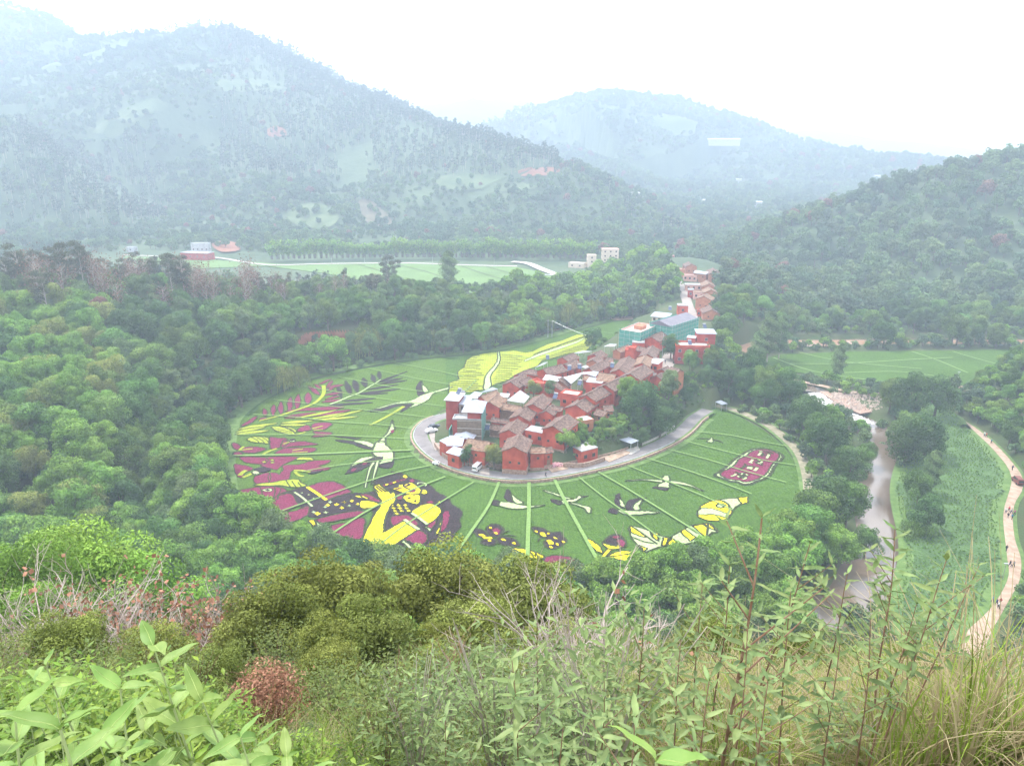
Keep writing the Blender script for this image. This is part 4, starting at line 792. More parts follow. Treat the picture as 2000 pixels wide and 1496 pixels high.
for u, v, s, c in ((820,400,16,'pale'),(800,425,20,'yel'),(870,420,18,'yel'),(930,402,13,'yel'),(990,392,18,'yel'),(910,447,18,'yel'),(970,430,13,'pale'),(780,440,14,'pale'),(1035,418,14,'yel'),(720,492,24,'yel'),(690,480,16,'pale'),(785,482,16,'pale'),(650,345,8,'pale'),(690,372,8,'pale'),(600,330,7,'pale')):
    T('star', c, 'q', (u-s,v),(u-s*.3,v-s*.25),(u,v-s*.6),(u+s*.3,v-s*.25),(u+s,v),(u+s*.3,v+s*.25),(u,v+s*.6),(u-s*.3,v+s*.25), sm=0, out=0, z=1)
T('dress', 'purp', 'q', (700,540),(900,490),(1070,470),(1080,500),(900,540),(760,565), z=.2, out=.5); T('dress', 'purp', 'q', (820,590),(950,560),(1080,525),(1085,620),(1060,690),(960,680),(860,650), z=.2, out=.5)
T('cuff', 'yel', 'q', (1055,395),(1130,395),(1205,415),(1190,435),(1065,450), z=.3); T('cuff', 'yel', 'q', (1015,350),(1080,355),(1120,378),(1030,365), z=.3); T('cuff', 'purp', 'q', (1060,340),(1130,345),(1210,390),(1200,405),(1080,370), z=.2)
T('buckle', 'yel', 'q', (650,545),(700,540),(708,575),(690,590), sm=0, z=.4); T('buckle', 'pale', 'q', (705,545),(770,590),(715,598), sm=0, z=.4)
T('headdress', 'blk', 'f', (80,280),(200,200),(380,150),(500,150),(600,190),(480,260),(300,310),(120,320), z=.2, out=.3)
T('headband', 'purp', 'f', (250,320),(420,270),(600,215),(640,235),(460,290),(280,345), z=.4, out=0)
for a in ((310,320),(440,285),(560,245)): leafp('f', (a[0]-38, a[1]+8), (a[0]+38, a[1]-8), 15, 'yel', 'bead', .2, .8)
T('jewel', 'yel', 'f', (565,180),(620,150),(695,190),(640,220), sm=0, z=.5)
T('flower', 'purp', 'f', (700,240),(760,230),(780,270),(730,280), z=.5, out=0)
T('face', 'yel', 'f', (390,400),(510,360),(500,335),(600,310),(700,285),(760,300),(860,370),(910,420),(890,470),(780,490),(640,480),(480,420), z=.6)
T('ear', 'yel', 'f', (900,430),(950,400),(1010,430),(1010,470),(950,490),(900,470), z=.6)
S('brow', 'blk', 'f', (690,295),(620,320),(600,350),(650,385),(710,410), w=.6, z=2); S('eye', 'blk', 'f', (630,350),(680,340),(710,310), w=.9, z=2); T('lips', 'purp', 'f', (690,440),(740,415),(800,410),(790,445),(720,455), z=1.6, out=.2); T('lips', 'purp', 'f', (460,400),(540,380),(570,385),(520,405), z=1.6, out=.2)
T('earring', 'yel', 'f', (585,540),(660,500),(810,500),(890,520),(880,600),(840,655),(740,640),(650,610), z=.6); T('earring_hole', 'blk', 'f', (665,545),(710,535),(730,555),(690,570), z=2, out=0); T('earring_hole', 'blk', 'f', (780,605),(810,580),(825,620),(800,630), z=2, out=0)
T('collar', 'purp', 'f', (480,490),(560,490),(590,540),(560,580),(480,570), z=.4, out=.3); T('cheek_flower', 'purp', 'f', (1000,620),(1060,600),(1120,620),(1060,645), z=.6, out=0)
for k in range(10):
    u = 400+(k % 3)*115+(k//3)*25; v = 680+(k//3)*48
    T('necklace', 'yel', 'f', (u-48,v-8),(u+5,v-22),(u+50,v+2),(u-5,v+18), z=.5, out=.3, sm=0)
T('blouse', 'purp', 'f', (370,940),(400,870),(540,850),(680,850),(800,930),(860,1000),(760,1040),(620,930),(480,1030),(400,1010), z=.3, out=.4)
T('shoulder', 'yel', 'f', (740,810),(860,700),(980,660),(1100,660),(1220,720),(1250,790),(1190,880),(1010,1000),(900,920), z=.6)
S('trim', 'pale', 'f', (740,815),(880,910),(1010,1010), w=.8, z=1.5)
T('arm', 'yel', 'f', (90,375),(80,350),(110,340),(145,320),(200,320),(300,400),(390,480),(400,430),(450,470),(475,560),(440,640),(370,700),(310,830),(270,980),(265,1040),(250,1150),(400,1060),(600,950),(720,1030),(835,1110),(640,1240),(330,1440),(200,1380),(60,1450),(-60,1400),(-120,1280),(60,900),(180,700),(215,600),(150,500), z=.7, sm=0, out=.6)
for a, q in (((120,360),(240,460)), ((150,345),(300,460)), ((105,400),(175,465)), ((200,340),(330,450))): S('finger_gap', 'drk', 'f', a, ((a[0]+q[0])/2, (a[1]+q[1])/2), q, w=.45, z=3)
S('trim', 'pale', 'f', (615,930),(740,1020),(865,1105), w=.9, z=2.5)
T('skirt', 'purp', 'f', (600,1260),(720,1180),(860,1110),(1000,1190),(1010,1270),(950,1330),(840,1360),(700,1300), z=.4, out=.4); T('skirt', 'pale', 'f', (550,1310),(610,1280),(760,1410),(720,1440), sm=0, z=.6); T('skirt', 'pale', 'f', (370,1420),(400,1405),(520,1500),(480,1510), sm=0, z=.6)
T('sash', 'purp', 'f', (1020,1010),(1160,940),(1130,1020),(1050,1100), z=.3, out=.3); T('sash', 'pale', 'f', (960,1055),(990,1035),(1080,1100),(1050,1140), sm=0, z=.6)
T('hairpin', 'yel', 'f', (1270,850),(1250,1000),(1200,1190),(1150,1160),(1210,1030), z=.6, sm=0); T('hair_ribbon', 'purp', 'f', (1290,810),(1360,780),(1385,860),(1350,1000),(1260,1130),(1240,1080),(1270,950), z=.4, out=0)
T('comb', 'yel', 'f', (1180,655),(1190,620),(1215,600),(1235,625),(1210,650), z=.6); S('hair_ring', 'pale', 'f', (840,320),(860,295),(960,300),(990,330),(970,350), w=.4, z=.6)
# birds in the lower field
def bird(lab, *parts):
    art('bird_picture', lab)
    for p in parts: T(p[0], p[1], 'o', *p[2], out=p[3] if len(p) > 3 else .5)
bird('white bird with one raised black wing, leftmost of the three above the butterflies', ('body','pale',[(270,458),(340,460),(430,478),(530,472),(440,490),(360,496),(285,482)]), ('wing','blk',[(318,385),(335,400),(350,440),(345,462),(310,445),(300,415)],0), ('wing','pale',[(335,412),(370,435),(405,462),(360,462)]), ('tail','blk',[(232,470),(240,445),(272,452),(268,478)],0))
bird('white bird with wings spread flat beside a bund, middle of the three above the butterflies', ('wing','pale',[(515,392),(580,405),(650,430),(690,440),(650,440),(570,412)]), ('body','pale',[(600,452),(680,440),(720,420),(730,425),(722,440),(680,458),(620,465)]), ('tail','blk',[(555,442),(610,448),(625,465),(595,470)],0), ('wing','pale',[(660,458),(720,470),(785,490),(770,520),(740,490)]), ('beak','blk',[(735,425),(772,420),(738,430)],0))
bird('white bird with two raised black wings, rightmost of the three above the butterflies', ('body','pale',[(935,500),(1020,505),(1110,508),(1165,515),(1100,522),(1010,530),(950,518)]), ('wing','blk',[(940,405),(955,440),(975,480),(960,490),(930,480),(914,440)],0), ('wing','pale',[(942,440),(965,465),(970,485),(948,475)],.2), ('wing','blk',[(975,480),(1000,445),(1095,432),(1060,450),(1030,470),(1020,500),(985,498)],0), ('wing','pale',[(1020,470),(1070,445),(1055,475),(1058,498),(1022,500)]), ('tail','blk',[(880,510),(900,488),(932,505),(925,522)],0))
bird('large white bird facing away with long level wings under the road', ('wing','pale',[(975,340),(1060,330),(1180,335),(1180,348),(1080,335)]), ('wing','pale',[(1220,338),(1310,350),(1415,396),(1330,368),(1225,350)]), ('body','pale',[(1182,318),(1215,310),(1225,340),(1222,365),(1210,378),(1150,370),(1185,345)]), ('tail','blk',[(1150,370),(1210,376),(1208,392),(1130,378)],0))
bird('smallest white bird near the right bend of the ring road', ('wing','drk',[(1375,103),(1420,100),(1445,106),(1420,104)],0), ('wing','drk',[(1462,108),(1500,112),(1520,126),(1490,117)],0), ('body','pale',[(1430,120),(1445,108),(1458,97),(1464,112),(1460,124)]))
# butterflies
art('butterfly_picture', 'left black and purple butterfly with yellow veins')
T('wing', 'blk', 'h', (60,490),(110,430),(190,415),(270,450),(290,510),(240,570),(170,590),(90,560)); T('wing_patch', 'purp', 'h', (140,500),(200,480),(250,510),(200,560), out=0, z=1)
T('wing', 'blk', 'h', (-120,490),(-30,480),(60,520),(110,590),(40,600),(-60,570)); T('wing', 'blk', 'h', (210,590),(330,590),(440,620),(490,690),(420,705),(280,690),(200,650)); T('wing', 'blk', 'h', (0,640),(60,610),(180,620),(200,660),(130,700),(20,680))
for a in ((10,565,75),(110,600,60),(60,600,60),(290,625,50),(425,670,40),(120,470,30),(110,635,30),(190,540,40)): leafp('h', (a[0]-a[2]*.6, a[1]-8), (a[0]+a[2]*.6, a[1]+8), 11, 'yel', 'spot', 0, 1)
S('feeler', 'drk', 'h', (240,565),(300,530),(370,505), w=.5); S('feeler', 'drk', 'h', (260,575),(360,565),(450,580), w=.5)
art('butterfly_picture', 'right black butterfly with yellow spots seen from the side')
T('wing', 'blk', 'h', (665,455),(780,465),(900,520),(1030,520),(1060,570),(1115,640),(1050,690),(960,735),(850,725),(820,660),(840,600),(750,560),(690,510))
for a in ((805,555,70,22),(895,655,75,26),(990,683,34,12),(908,718,40,12),(1070,650,34,10),(715,517,24,8),(960,600,40,7),(875,545,24,7)): leafp('h', (a[0]-a[2]*.55, a[1]-a[2]*.3), (a[0]+a[2]*.55, a[1]+a[2]*.3), a[3], 'yel', 'spot', 0, 1)
S('feeler', 'drk', 'h', (830,590),(770,600),(740,650), w=.5)
# flower buds at the near edge
art('bud_picture', 'large purple bud with a veined yellow leaf at the near paddy edge')
T('bud', 'purp', 'h', (780,890),(870,835),(1000,825),(1180,860),(1300,930),(1400,1000),(1300,1060),(1000,1060),(800,1000))
T('leaf', 'yel', 'h', (390,740),(520,735),(650,765),(790,820),(820,860),(760,930),(660,960),(560,920),(450,830)); S('vein', 'drk', 'h', (420,750),(580,830),(760,930), w=.5, z=1)
for a, q in (((600,760),(690,870)), ((700,790),(740,900)), ((440,820),(600,840)), ((540,890),(690,895))): S('vein', 'drk', 'h', a, ((a[0]+q[0])/2+10, (a[1]+q[1])/2-8), q, w=.4, z=1)
T('leaf', 'yel', 'h', (340,950),(480,940),(700,960),(740,1000),(500,1020)); 
art('bud_picture', 'round purple bud on a thick yellow stalk with two side leaves')
T('bud', 'blk', 'h', (1600,660),(1640,590),(1740,550),(1850,590),(1885,670),(1860,730),(1780,710),(1690,700)); T('petal', 'purp', 'h', (1760,640),(1830,620),(1880,670),(1850,720),(1790,690), out=.2, z=1); T('petal', 'purp', 'h', (1700,590),(1770,570),(1800,600),(1740,610), out=.2, z=1)
T('calyx', 'yel', 'h', (1585,645),(1650,680),(1740,695),(1800,690),(1880,715),(1760,745),(1650,735),(1590,690)); T('stalk', 'yel', 'h', (1630,745),(1700,745),(1640,830),(1540,910),(1440,970),(1430,940),(1520,890), sm=0)
T('leaf', 'yel', 'h', (1370,600),(1450,640),(1540,710),(1595,800),(1520,775),(1430,700)); T('leaf', 'yel', 'h', (1650,845),(1760,780),(1900,770),(2050,790),(2000,830),(1920,860),(1900,900),(1780,880)); S('vein', 'drk', 'h', (1650,845),(1800,830),(2000,790), w=.4, z=1)
# striped leaves
art('striped_leaf', 'yellow and pale striped leaf pair at the near paddy edge, right of the bud')
T('leaf', 'pale', 'i', (80,515),(230,540),(380,580),(560,660),(690,700),(640,790),(450,850),(300,900),(200,800),(120,700),(75,600))
T('stripe', 'yel', 'i', (85,520),(200,580),(330,690),(210,660),(90,600), z=1, sm=0); T('stripe', 'yel', 'i', (390,590),(505,630),(500,740),(430,690), z=1, sm=0); T('stripe', 'yel', 'i', (580,685),(660,700),(620,800),(550,810), z=1, sm=0); T('stripe', 'yel', 'i', (205,800),(340,850),(280,900), z=1, sm=0)
S('midrib', 'drk', 'i', (90,515),(280,640),(490,790), w=.5, z=2); S('vein', 'drk', 'i', (130,690),(280,750),(440,780), w=.4, z=2); S('vein', 'drk', 'i', (380,590),(400,660),(430,700), w=.4, z=2); S('vein', 'drk', 'i', (515,640),(510,750), w=.4, z=2)
T('leaf', 'pale', 'i', (690,700),(820,605),(1000,510),(1180,480),(1290,480),(1400,590),(1300,620),(1220,710),(1000,770),(760,800),(640,790)); 
T('stripe', 'yel', 'i', (640,780),(710,700),(790,760),(690,810), z=1, sm=0); T('stripe', 'yel', 'i', (830,600),(900,560),(1070,690),(980,750), z=1, sm=0); T('stripe', 'yel', 'i', (1020,520),(1170,490),(1260,540),(1220,690), z=1, sm=0); T('stripe', 'yel', 'i', (1180,480),(1270,475),(1400,600),(1280,545), z=1, sm=0)
S('midrib', 'drk', 'i', (1255,480),(1240,600),(1235,700), w=.6, z=2)
art('striped_leaf', 'round yellow and pale striped bud under the riverside trees at the field corner')
T('bud', 'yel', 'i', (1090,320),(1160,210),(1290,140),(1420,125),(1540,170),(1610,290),(1540,400),(1400,435),(1230,420),(1120,380)); T('stripe', 'pale', 'i', (1090,300),(1140,240),(1300,250),(1560,330),(1530,390),(1330,340),(1100,350), z=1, sm=0); T('stripe', 'pale', 'i', (1380,210),(1430,180),(1500,195),(1480,235),(1410,240), z=1); T('tip', 'pale', 'i', (1420,120),(1580,100),(1700,90),(1755,180),(1610,280),(1530,170), sm=0); T('tip', 'yel', 'i', (1700,90),(1850,70),(1850,160),(1755,180), sm=0)
# name plate of four characters
art('name_plate', 'purple plaque of four characters edged in pale rice')
T('border', 'pale', 'g', (160,770),(300,670),(430,580),(540,470),(700,370),(830,300),(940,260),(1180,262),(1400,330),(1490,400),(1470,460),(1370,540),(1300,660),(1240,770),(1160,830),(1000,890),(840,945),(700,950),(600,905),(480,895),(340,850),(230,810), out=1.0)
T('ground_colour', 'purp', 'g', (275,770),(320,700),(460,640),(560,560),(640,460),(780,390),(920,295),(1150,275),(1380,345),(1420,420),(1340,510),(1260,600),(1210,700),(1120,790),(960,870),(760,912),(640,880),(520,870),(360,830), out=.6, z=.5)
def stroke(*p, w=.75): S('stroke', 'pale' if len(p) < 9 else 'pale', 'g', *p, w=w, z=2.4)
def dstroke(*p, w=.7): S('stroke', 'drk', 'g', *p, w=w, z=2.2)
dstroke((1010,330),(1100,310),(1240,330),(1300,370)); dstroke((1100,340),(1080,420)); dstroke((1140,350),(1230,360),(1210,430)); dstroke((1080,380),(1180,395))
stroke((1060,340),(1040,370),(1010,400)); stroke((1215,380),(1190,430),(1170,455)); stroke((1020,305),(1090,325), w=.4)
stroke((900,480),(880,510),(840,540)); stroke((850,540),(900,550), w=.5); dstroke((950,470),(1030,490),(1090,560)); dstroke((1060,470),(1000,520),(930,520)); dstroke((960,545),(1040,570),(1100,590)); stroke((1010,480),(1050,500), w=.5); stroke((1085,515),(1060,545), w=.6); stroke((1000,545),(1060,565), w=.5)
dstroke((720,560),(780,575)); dstroke((700,600),(760,610)); dstroke((650,660),(720,630),(770,590)); dstroke((790,600),(900,615),(1020,640)); stroke((830,625),(805,660), w=.8); stroke((880,630),(855,670), w=.8); stroke((990,640),(960,680),(935,700), w=.9); dstroke((820,665),(870,675)); stroke((835,650),(880,655), w=.35)
dstroke((560,720),(610,740)); stroke((540,760),(590,775), w=.4); stroke((470,805),(530,795),(570,770), w=.6); dstroke((620,760),(720,750),(840,790)); stroke((700,750),(680,775), w=.5); stroke((770,765),(800,790), w=.5); dstroke((640,800),(720,800),(780,820),(700,845)); stroke((600,805),(640,825), w=.5); stroke((770,830),(745,860),(700,865), w=.6); dstroke((610,745),(660,800),(730,860)); dstroke((750,745),(700,800),(640,840))
# terraced lime field with pale winding path
art('lime_terraces', 'lime yellow terraces ruled with dark lines and a pale winding path behind the village')
T('terrace', 'lime', 'y', (85,770),(90,675),(190,635),(175,560),(240,510),(270,440),(320,400),(450,370),(600,352),(760,340),(870,360),(940,350),(1000,320),(1120,270),(1250,235),(1400,175),(1580,180),(1620,230),(1500,340),(1300,375),(1150,420),(1050,440),(1000,500),(860,545),(780,590),(700,640),(560,690),(450,740),(300,765), sm=0, out=.5)
T('path', 'pale', 'y', (585,355),(608,355),(615,440),(590,500),(540,560),(515,620),(522,710),(450,740),(455,640),(480,580),(540,510),(580,450),(590,400), z=1, out=.6)
T('path', 'pale', 'y', (860,440),(1000,375),(1180,315),(1360,260),(1530,190),(1400,265),(1200,335),(1010,400),(870,455), z=1, sm=0, out=.35)
for k in range(17):
    v = 390+k*22; a = 285-max(0, (v-390))*.62; 
    for u0, u1 in ((a+RNG.uniform(0, 40), 430+RNG.uniform(-60, 40)-max(0, v-500)*.1), (600+RNG.uniform(0, 40)-max(0, v-420)*.3, 830+RNG.uniform(-60, 20)-max(0, v-500)*.7)):
        if u1-u0 > 60: S('ruled_line', 'drk', 'y', (u0, v), ((u0+u1)/2, v+RNG.uniform(-4, 8)), (u1, v+RNG.uniform(2, 12)), w=(.4, .75), z=1)
for k in range(15):
    u = 960+k*38; v = 385-k*13.5; S('ruled_line', 'drk', 'y', (u, v+4), (u-40+60, v-12), (u-60, v-25) if 0 else (u+70, v-22-RNG.uniform(0, 8)), w=(.4, .7), z=1)
    S('ruled_line', 'drk', 'y', (u+60, v+45), (u+130, v+42), (u+200, v+50), w=(.4, .7), z=1)
# ---------------------------------------------------------------- village
M['red'] = mat('red_ochre_wall', (.36, .05, .028), (.58, .105, .06), .35, bump=.03, detail=7, rough=.85)
M['red2'] = mat('deep_red_wall', (.3, .042, .036), (.42, .075, .06), .5, bump=.02, detail=6)
M['orange'] = mat('bare_earth_wall', (.5, .21, .12), (.4, .15, .09), .6, bump=.05, detail=8)
M['tile'] = mat('old_grey_tile', (.1, .062, .05), (.25, .165, .135), 1.4, bump=.12, bscale=3.2, detail=8, stretch=(1, 1, 1))
M['tile2'] = mat('brown_tile', (.17, .1, .07), (.33, .22, .155), 1.2, bump=.14, bscale=3, detail=8)
M['metal'] = mat('pale_metal_sheet', (.26, .29, .35), (.36, .39, .46), .4, rough=.45, spec=.5)
M['white'] = mat('white_paint', (.33, .34, .36), (.45, .46, .48), .6, rough=.6)
M['conc'] = mat('concrete', (.4, .37, .34), (.52, .49, .45), .8, bump=.02, detail=8)
M['road'] = mat('road_concrete', (.17, .155, .155), (.23, .21, .21), .4, bump=.01, detail=8)
M['street'] = mat('street_concrete', (.26, .22, .2), (.34, .3, .27), .5, detail=7)
M['stone'] = mat('rubble_stone', (.26, .16, .12), (.42, .3, .24), 1.6, bump=.25, bscale=2.2, detail=6)
M['net'] = mat('green_netting', (.07, .28, .22), (.12, .36, .3), .9, rough=.9, bump=.05, bscale=2)
M['net2'] = mat('brown_mesh', (.16, .12, .09), (.22, .16, .12), 1.2, rough=.9, bump=.05)
M['glass'] = mat('window_dark', (.03, .035, .04), rough=.2, spec=.5)
M['frame'] = mat('window_frame', (.22, .1, .07), rough=.7)
M['wood'] = mat('old_wood', (.16, .09, .06), (.24, .15, .1), 2)
M['steel'] = mat('steel', (.55, .56, .58), rough=.35, metal=.6)
M['panel'] = mat('solar_panel', (.05, .07, .14), rough=.25, spec=.5)
M['cream'] = mat('cream_render', (.6, .48, .38), (.68, .56, .46), .6)
M['pink'] = mat('pink_render', (.62, .32, .28), (.7, .42, .36), .5)
FR.update(A=(800, 700, 5), C=(1050, 700, 5), B=(1100, 480, 4.986), J=(1140, 620, 9.975), K=(1200, 580, 9.09), D=(1280, 480, 9.35), E=(850, 740, 9.35), P=(0, 0, 1))
def hz1(x, y): return float(H(np.array([x]), np.array([y]))[0])
def px_of(fr, p): x0, y0, s = FR[fr]; return x0+p[0]/s, y0+p[1]/s
WM = {}
def window(parent, x, y, z, ang, w=.9, h=1.0, fm='frame'):
    """window set into a wall facing direction ang (local)"""
    k = (w, h, fm)
    if k not in WM:
        b = MB(); t = .09; dx = .07
        for q in ((-w/2, w/2, -dx, .03, h/2-t, h/2), (-w/2, w/2, -dx, .03, -h/2, -h/2+t), (-w/2, -w/2+t, -dx, .03, -h/2+t, h/2-t), (w/2-t, w/2, -dx, .03, -h/2+t, h/2-t), (-.03, .03, -dx+.01, .03, -h/2+t, h/2-t)): b.box(*q)
        p = MB(); p.box(-w/2+t, w/2-t, -.03, .02, -h/2+t, h/2-t); WM[k] = (b.mesh('window', M[fm]), p.mesh('pane', M['glass']))
    f = link(bpy.data.objects.new('window', WM[k][0]), parent); f.location = (x, y, z); f.rotation_euler = (0, 0, ang)
    link(bpy.data.objects.new('pane', WM[k][1]), f)
def door(parent, x, y, z, ang, w=1.1, h=2.1):
    b = MB(); b.box(-w/2, w/2, -.08, .04, 0, h); o = b.build('door', M['wood'], parent); o.location = (x, y, z); o.rotation_euler = (0, 0, ang)
NH = [0]
def gable(fr, r1, r2, hw, wh, label, wall='red', roof='tile', pitch=.46, name='house', win=2, over=.5, ext=0.0):
    """house with a ridge seen from r1 (near end) to r2 (far end)"""
    a, q = px_of(fr, r1), px_of(fr, r2); zr = 12.
    for _ in range(14):
        A, Bq = G(*a, zr), G(*q, zr); c = (A+Bq)/2; zg = hz1(c[0], c[1]); zr = zr*.6+.4*(zg+wh+pitch*hw)
    zg = zr-wh-pitch*hw
    NH[0] += 1; r = random.Random(NH[0]); d = Bq-A; Ln = max(np.hypot(*d[:2]), 3.0)+ext; ang = math.atan2(d[1], d[0]); hl = Ln/2-.25
    e = empty(name, (c[0], c[1], zg), ang, label=label, cat='house', group='village houses')
    zb = min(hz1(c[0]+sx*math.cos(ang)*hl-sy*math.sin(ang)*hw, c[1]+sx*math.sin(ang)*hl+sy*math.cos(ang)*hw) for sx in (-1, 1) for sy in (-1, 1))-zg-1.0
    top = wh+pitch*hw-.15
    b = MB(); b.add([(-hl, -hw, zb), (-hl, hw, zb), (-hl, hw, wh), (-hl, 0, top), (-hl, -hw, wh), (hl, -hw, zb), (hl, hw, zb), (hl, hw, wh), (hl, 0, top), (hl, -hw, wh)],
        [(0, 4, 3, 2, 1), (5, 6, 7, 8, 9), (0, 5, 9, 4), (1, 2, 7, 6)]); b.build('wall', M[wall], e)
    if r.random() < .7:
        b = MB(); b.box(-hl-.12, hl+.12, -hw-.12, hw+.12, zb, min(.35, zb+2.6)); b.build('plinth', M['stone'], e)
    b = MB(); n = max(4, int(Ln/1.0)); vs = []; sag = .12
    rows = [(-hw-over, wh-pitch*over), (-hw*.5, wh+pitch*hw*.5-sag), (0, wh+pitch*hw), (hw*.5, wh+pitch*hw*.5-sag), (hw+over, wh-pitch*over)]
    for i in range(n+1):
        x = -Ln/2-.15+(Ln+.3)*i/n
        for (y, z) in rows: vs.append((x, y+r.uniform(-.05, .05), z+r.uniform(-.06, .06)-.1*math.sin(math.pi*i/n)))
    m_ = len(vs); fs = [(i*5+j, (i+1)*5+j, (i+1)*5+j+1, i*5+j+1) for i in range(n) for j in range(4)]
    vs += [(x, y, z-.2) for x, y, z in vs]; fs += [tuple(k+m_ for k in reversed(f)) for f in fs]
    for i in range(n):
        for j in (0, 4): fs.append((i*5+j, i*5+j+m_, (i+1)*5+j+m_, (i+1)*5+j) if j == 0 else ((i+1)*5+j, (i+1)*5+j+m_, i*5+j+m_, i*5+j))
    for i in (0, n):
        for j in range(4): fs.append((i*5+j, i*5+j+1, i*5+j+1+m_, i*5+j+m_))
    b.add(vs, fs); ro = b.build('roof', M[roof], e)
    if roof.startswith('tile'):
        b = MB(); b.tube([(-Ln/2-.1+(Ln+.2)*i/n, 0, wh+pitch*hw+.1-.1*math.sin(math.pi*i/n)) for i in range(n+1)], .13, n=5); b.build('ridge_cap', M['tile'], ro)
        b = MB()
        for i in range(int(Ln/.55)):
            x = -Ln/2+.2+i*.55
            for s in (-1, 1): b.add([(x-.05, s*.1, wh+pitch*hw+.06), (x+.05, s*.1, wh+pitch*hw+.06), (x+.05, s*(hw*.5), wh+pitch*hw*.5-sag+.07), (x-.05, s*(hw*.5), wh+pitch*hw*.5-sag+.07), (x+.05, s*(hw+over-.03), wh-pitch*over+.07), (x-.05, s*(hw+over-.03), wh-pitch*over+.07)], [(0, 1, 2, 3), (3, 2, 4, 5)] if s > 0 else [(3, 2, 1, 0), (5, 4, 2, 3)])
        b.build('tile_ribs', M[roof], ro, kind='stuff')
    # which end and side look at the camera
    toc = Vector((-c[0], -c[1], 0)); ax = Vector((math.cos(ang), math.sin(ang), 0)); ay = Vector((-math.sin(ang), math.cos(ang), 0))
    sx = 1 if toc.dot(ax) > 0 else -1; sy = 1 if toc.dot(ay) > 0 else -1
    if win and wall != 'x':
        for k in range(win): window(e, sx*hl, (k-(win-1)/2)*hw*.8+r.uniform(-.3, .3), max(1.6, wh*.42)+r.uniform(-.2, .2), -sx*math.pi/2+math.pi if sx < 0 else math.pi/2, .8, .8)
        nn = max(1, int(Ln/4))
        for k in range(nn):
            window(e, -hl+Ln*(k+.5)/nn+r.uniform(-.5, .5), sy*hw, wh*.62, 0 if sy < 0 else math.pi, .8, .9)
        if r.random() < .5: door(e, r.uniform(-.3, .3)*Ln, sy*hw, 0, 0 if sy < 0 else math.pi)
    return e, zg, wh, hw, Ln
def flat(fr, a, q, depth, wh, label, wall='red', top='conc', name='flat_roofed_house', win=(2, 1), par=.5, edge=None, slope=0, cat='house', over=0.):
    a, q = px_of(fr, a), px_of(fr, q); zt = 12.
    for _ in range(14):
        A, Bq = G(*a, zt), G(*q, zt); c = (A+Bq)/2; zg = hz1(c[0], c[1]+depth/2); zt = zt*.6+.4*(zg+wh)
    zg = zt-wh
    NH[0] += 1; r = random.Random(NH[0]); d = Bq-A; W_ = np.hypot(*d[:2]); ang = math.atan2(d[1], d[0])
    e = empty(name, (A[0], A[1], zg), ang, label=label, cat=cat, group='village houses')
    zb = -3.2; b = MB(); b.box(0, W_, 0, depth, zb, wh-.02); b.build('wall', M[wall], e)
    o = over
    if slope or over:
        s = slope; b = MB(); b.add([(-o, -o, wh-.0), (W_+o, -o, wh), (W_+o, depth+o, wh+s), (-o, depth+o, wh+s), (-o, -o, wh+.12), (W_+o, -o, wh+.12), (W_+o, depth+o, wh+s+.12), (-o, depth+o, wh+s+.12)], [(0, 3, 2, 1), (4, 5, 6, 7), (0, 1, 5, 4), (1, 2, 6, 5), (2, 3, 7, 6), (3, 0, 4, 7)]); b.build('roof', M[top], e)
        if s > .4:
            b = MB(); b.add([(0.02, .02, wh-.1), (0.02, depth-.02, wh-.1), (0.02, depth-.02, wh+s-.02)], [(0, 2, 1)]); b.add([(W_-.02, .02, wh-.1), (W_-.02, depth-.02, wh-.1), (W_-.02, depth-.02, wh+s-.02)], [(0, 1, 2)]); b.build('gable', M[wall], e)
    else:
        b = MB(); b.box(.2, W_-.2, .2, depth-.2, wh-.02, wh+.04); b.build('roof', M[top], e)
        t = .2; b = MB()
        for x0, x1, y0, y1 in ((-.05, W_+.05, -.05, t), (-.05, W_+.05, depth-t, depth+.05), (-.05, t, t, depth-t), (W_-t, W_+.05, t, depth-t)): b.box(x0, x1, y0, y1, wh-.05, wh+par)
        b.build('parapet', M[edge or wall], e)
    nw, fl = win
    for f in range(fl):
        for k in range(nw): window(e, W_*(k+.5)/nw, 0, wh*(f+.55)/fl, 0, 1.2, 1.3, 'white' if wall == 'red2' else 'frame')
    sd = A[0]+A[1]*0 < 0
    for f in range(fl):
        nn = max(1, int(depth/4))
        for k in range(nn):
            x = W_ if c[0] < 20 else 0
            if nw: window(e, x, depth*(k+.5)/nn, wh*(f+.55)/fl, math.pi/2 if x else -math.pi/2, 1.0, 1.1)
    return e, W_, depth, wh
def on(fr, p, z): return G(*px_of(fr, p), z)
def shed(fr, quad, wh, label, top='metal', name='open_shed', posts=True, cat='shed', drop=0):
    P = [px_of(fr, p) for p in quad]; zg = 5.
    for _ in range(14):
        Q = [G(*p, zg+wh) for p in P]; c = sum(Q)/4; zg = zg*.6+.4*hz1(c[0], c[1])
    e = empty(name, (c[0], c[1], zg), 0, label=label, cat=cat); r = random.Random(int(c[0]*7)); 
    V = [(q[0]-c[0], q[1]-c[1], wh+(drop if k < 2 else 0)) for k, q in enumerate(Q)]
    b = MB(); b.add(V+[(x, y, z-.12) for x, y, z in V], [(0, 1, 2, 3), (7, 6, 5, 4), (0, 4, 5, 1), (1, 5, 6, 2), (2, 6, 7, 3), (3, 7, 4, 0)]); ro = b.build('roof', M[top], e)
    b = MB()       # raised seams of the sheets
    for k in range(1, 8):
        t = k/8; p0 = np.array(V[0])*(1-t)+np.array(V[1])*t; p1 = np.array(V[3])*(1-t)+np.array(V[2])*t; b.tube([p0+[0, 0, .02], p1+[0, 0, .02]], .04, n=4)
    b.build('seams', M[top], ro)
    if posts:
        for x, y, z in V:
            b = MB(); b.tube([(x*.9, y*.9, -1), (x*.9, y*.9, z-.1)], .09, n=5); b.build('post', M['steel'], e)
    return e
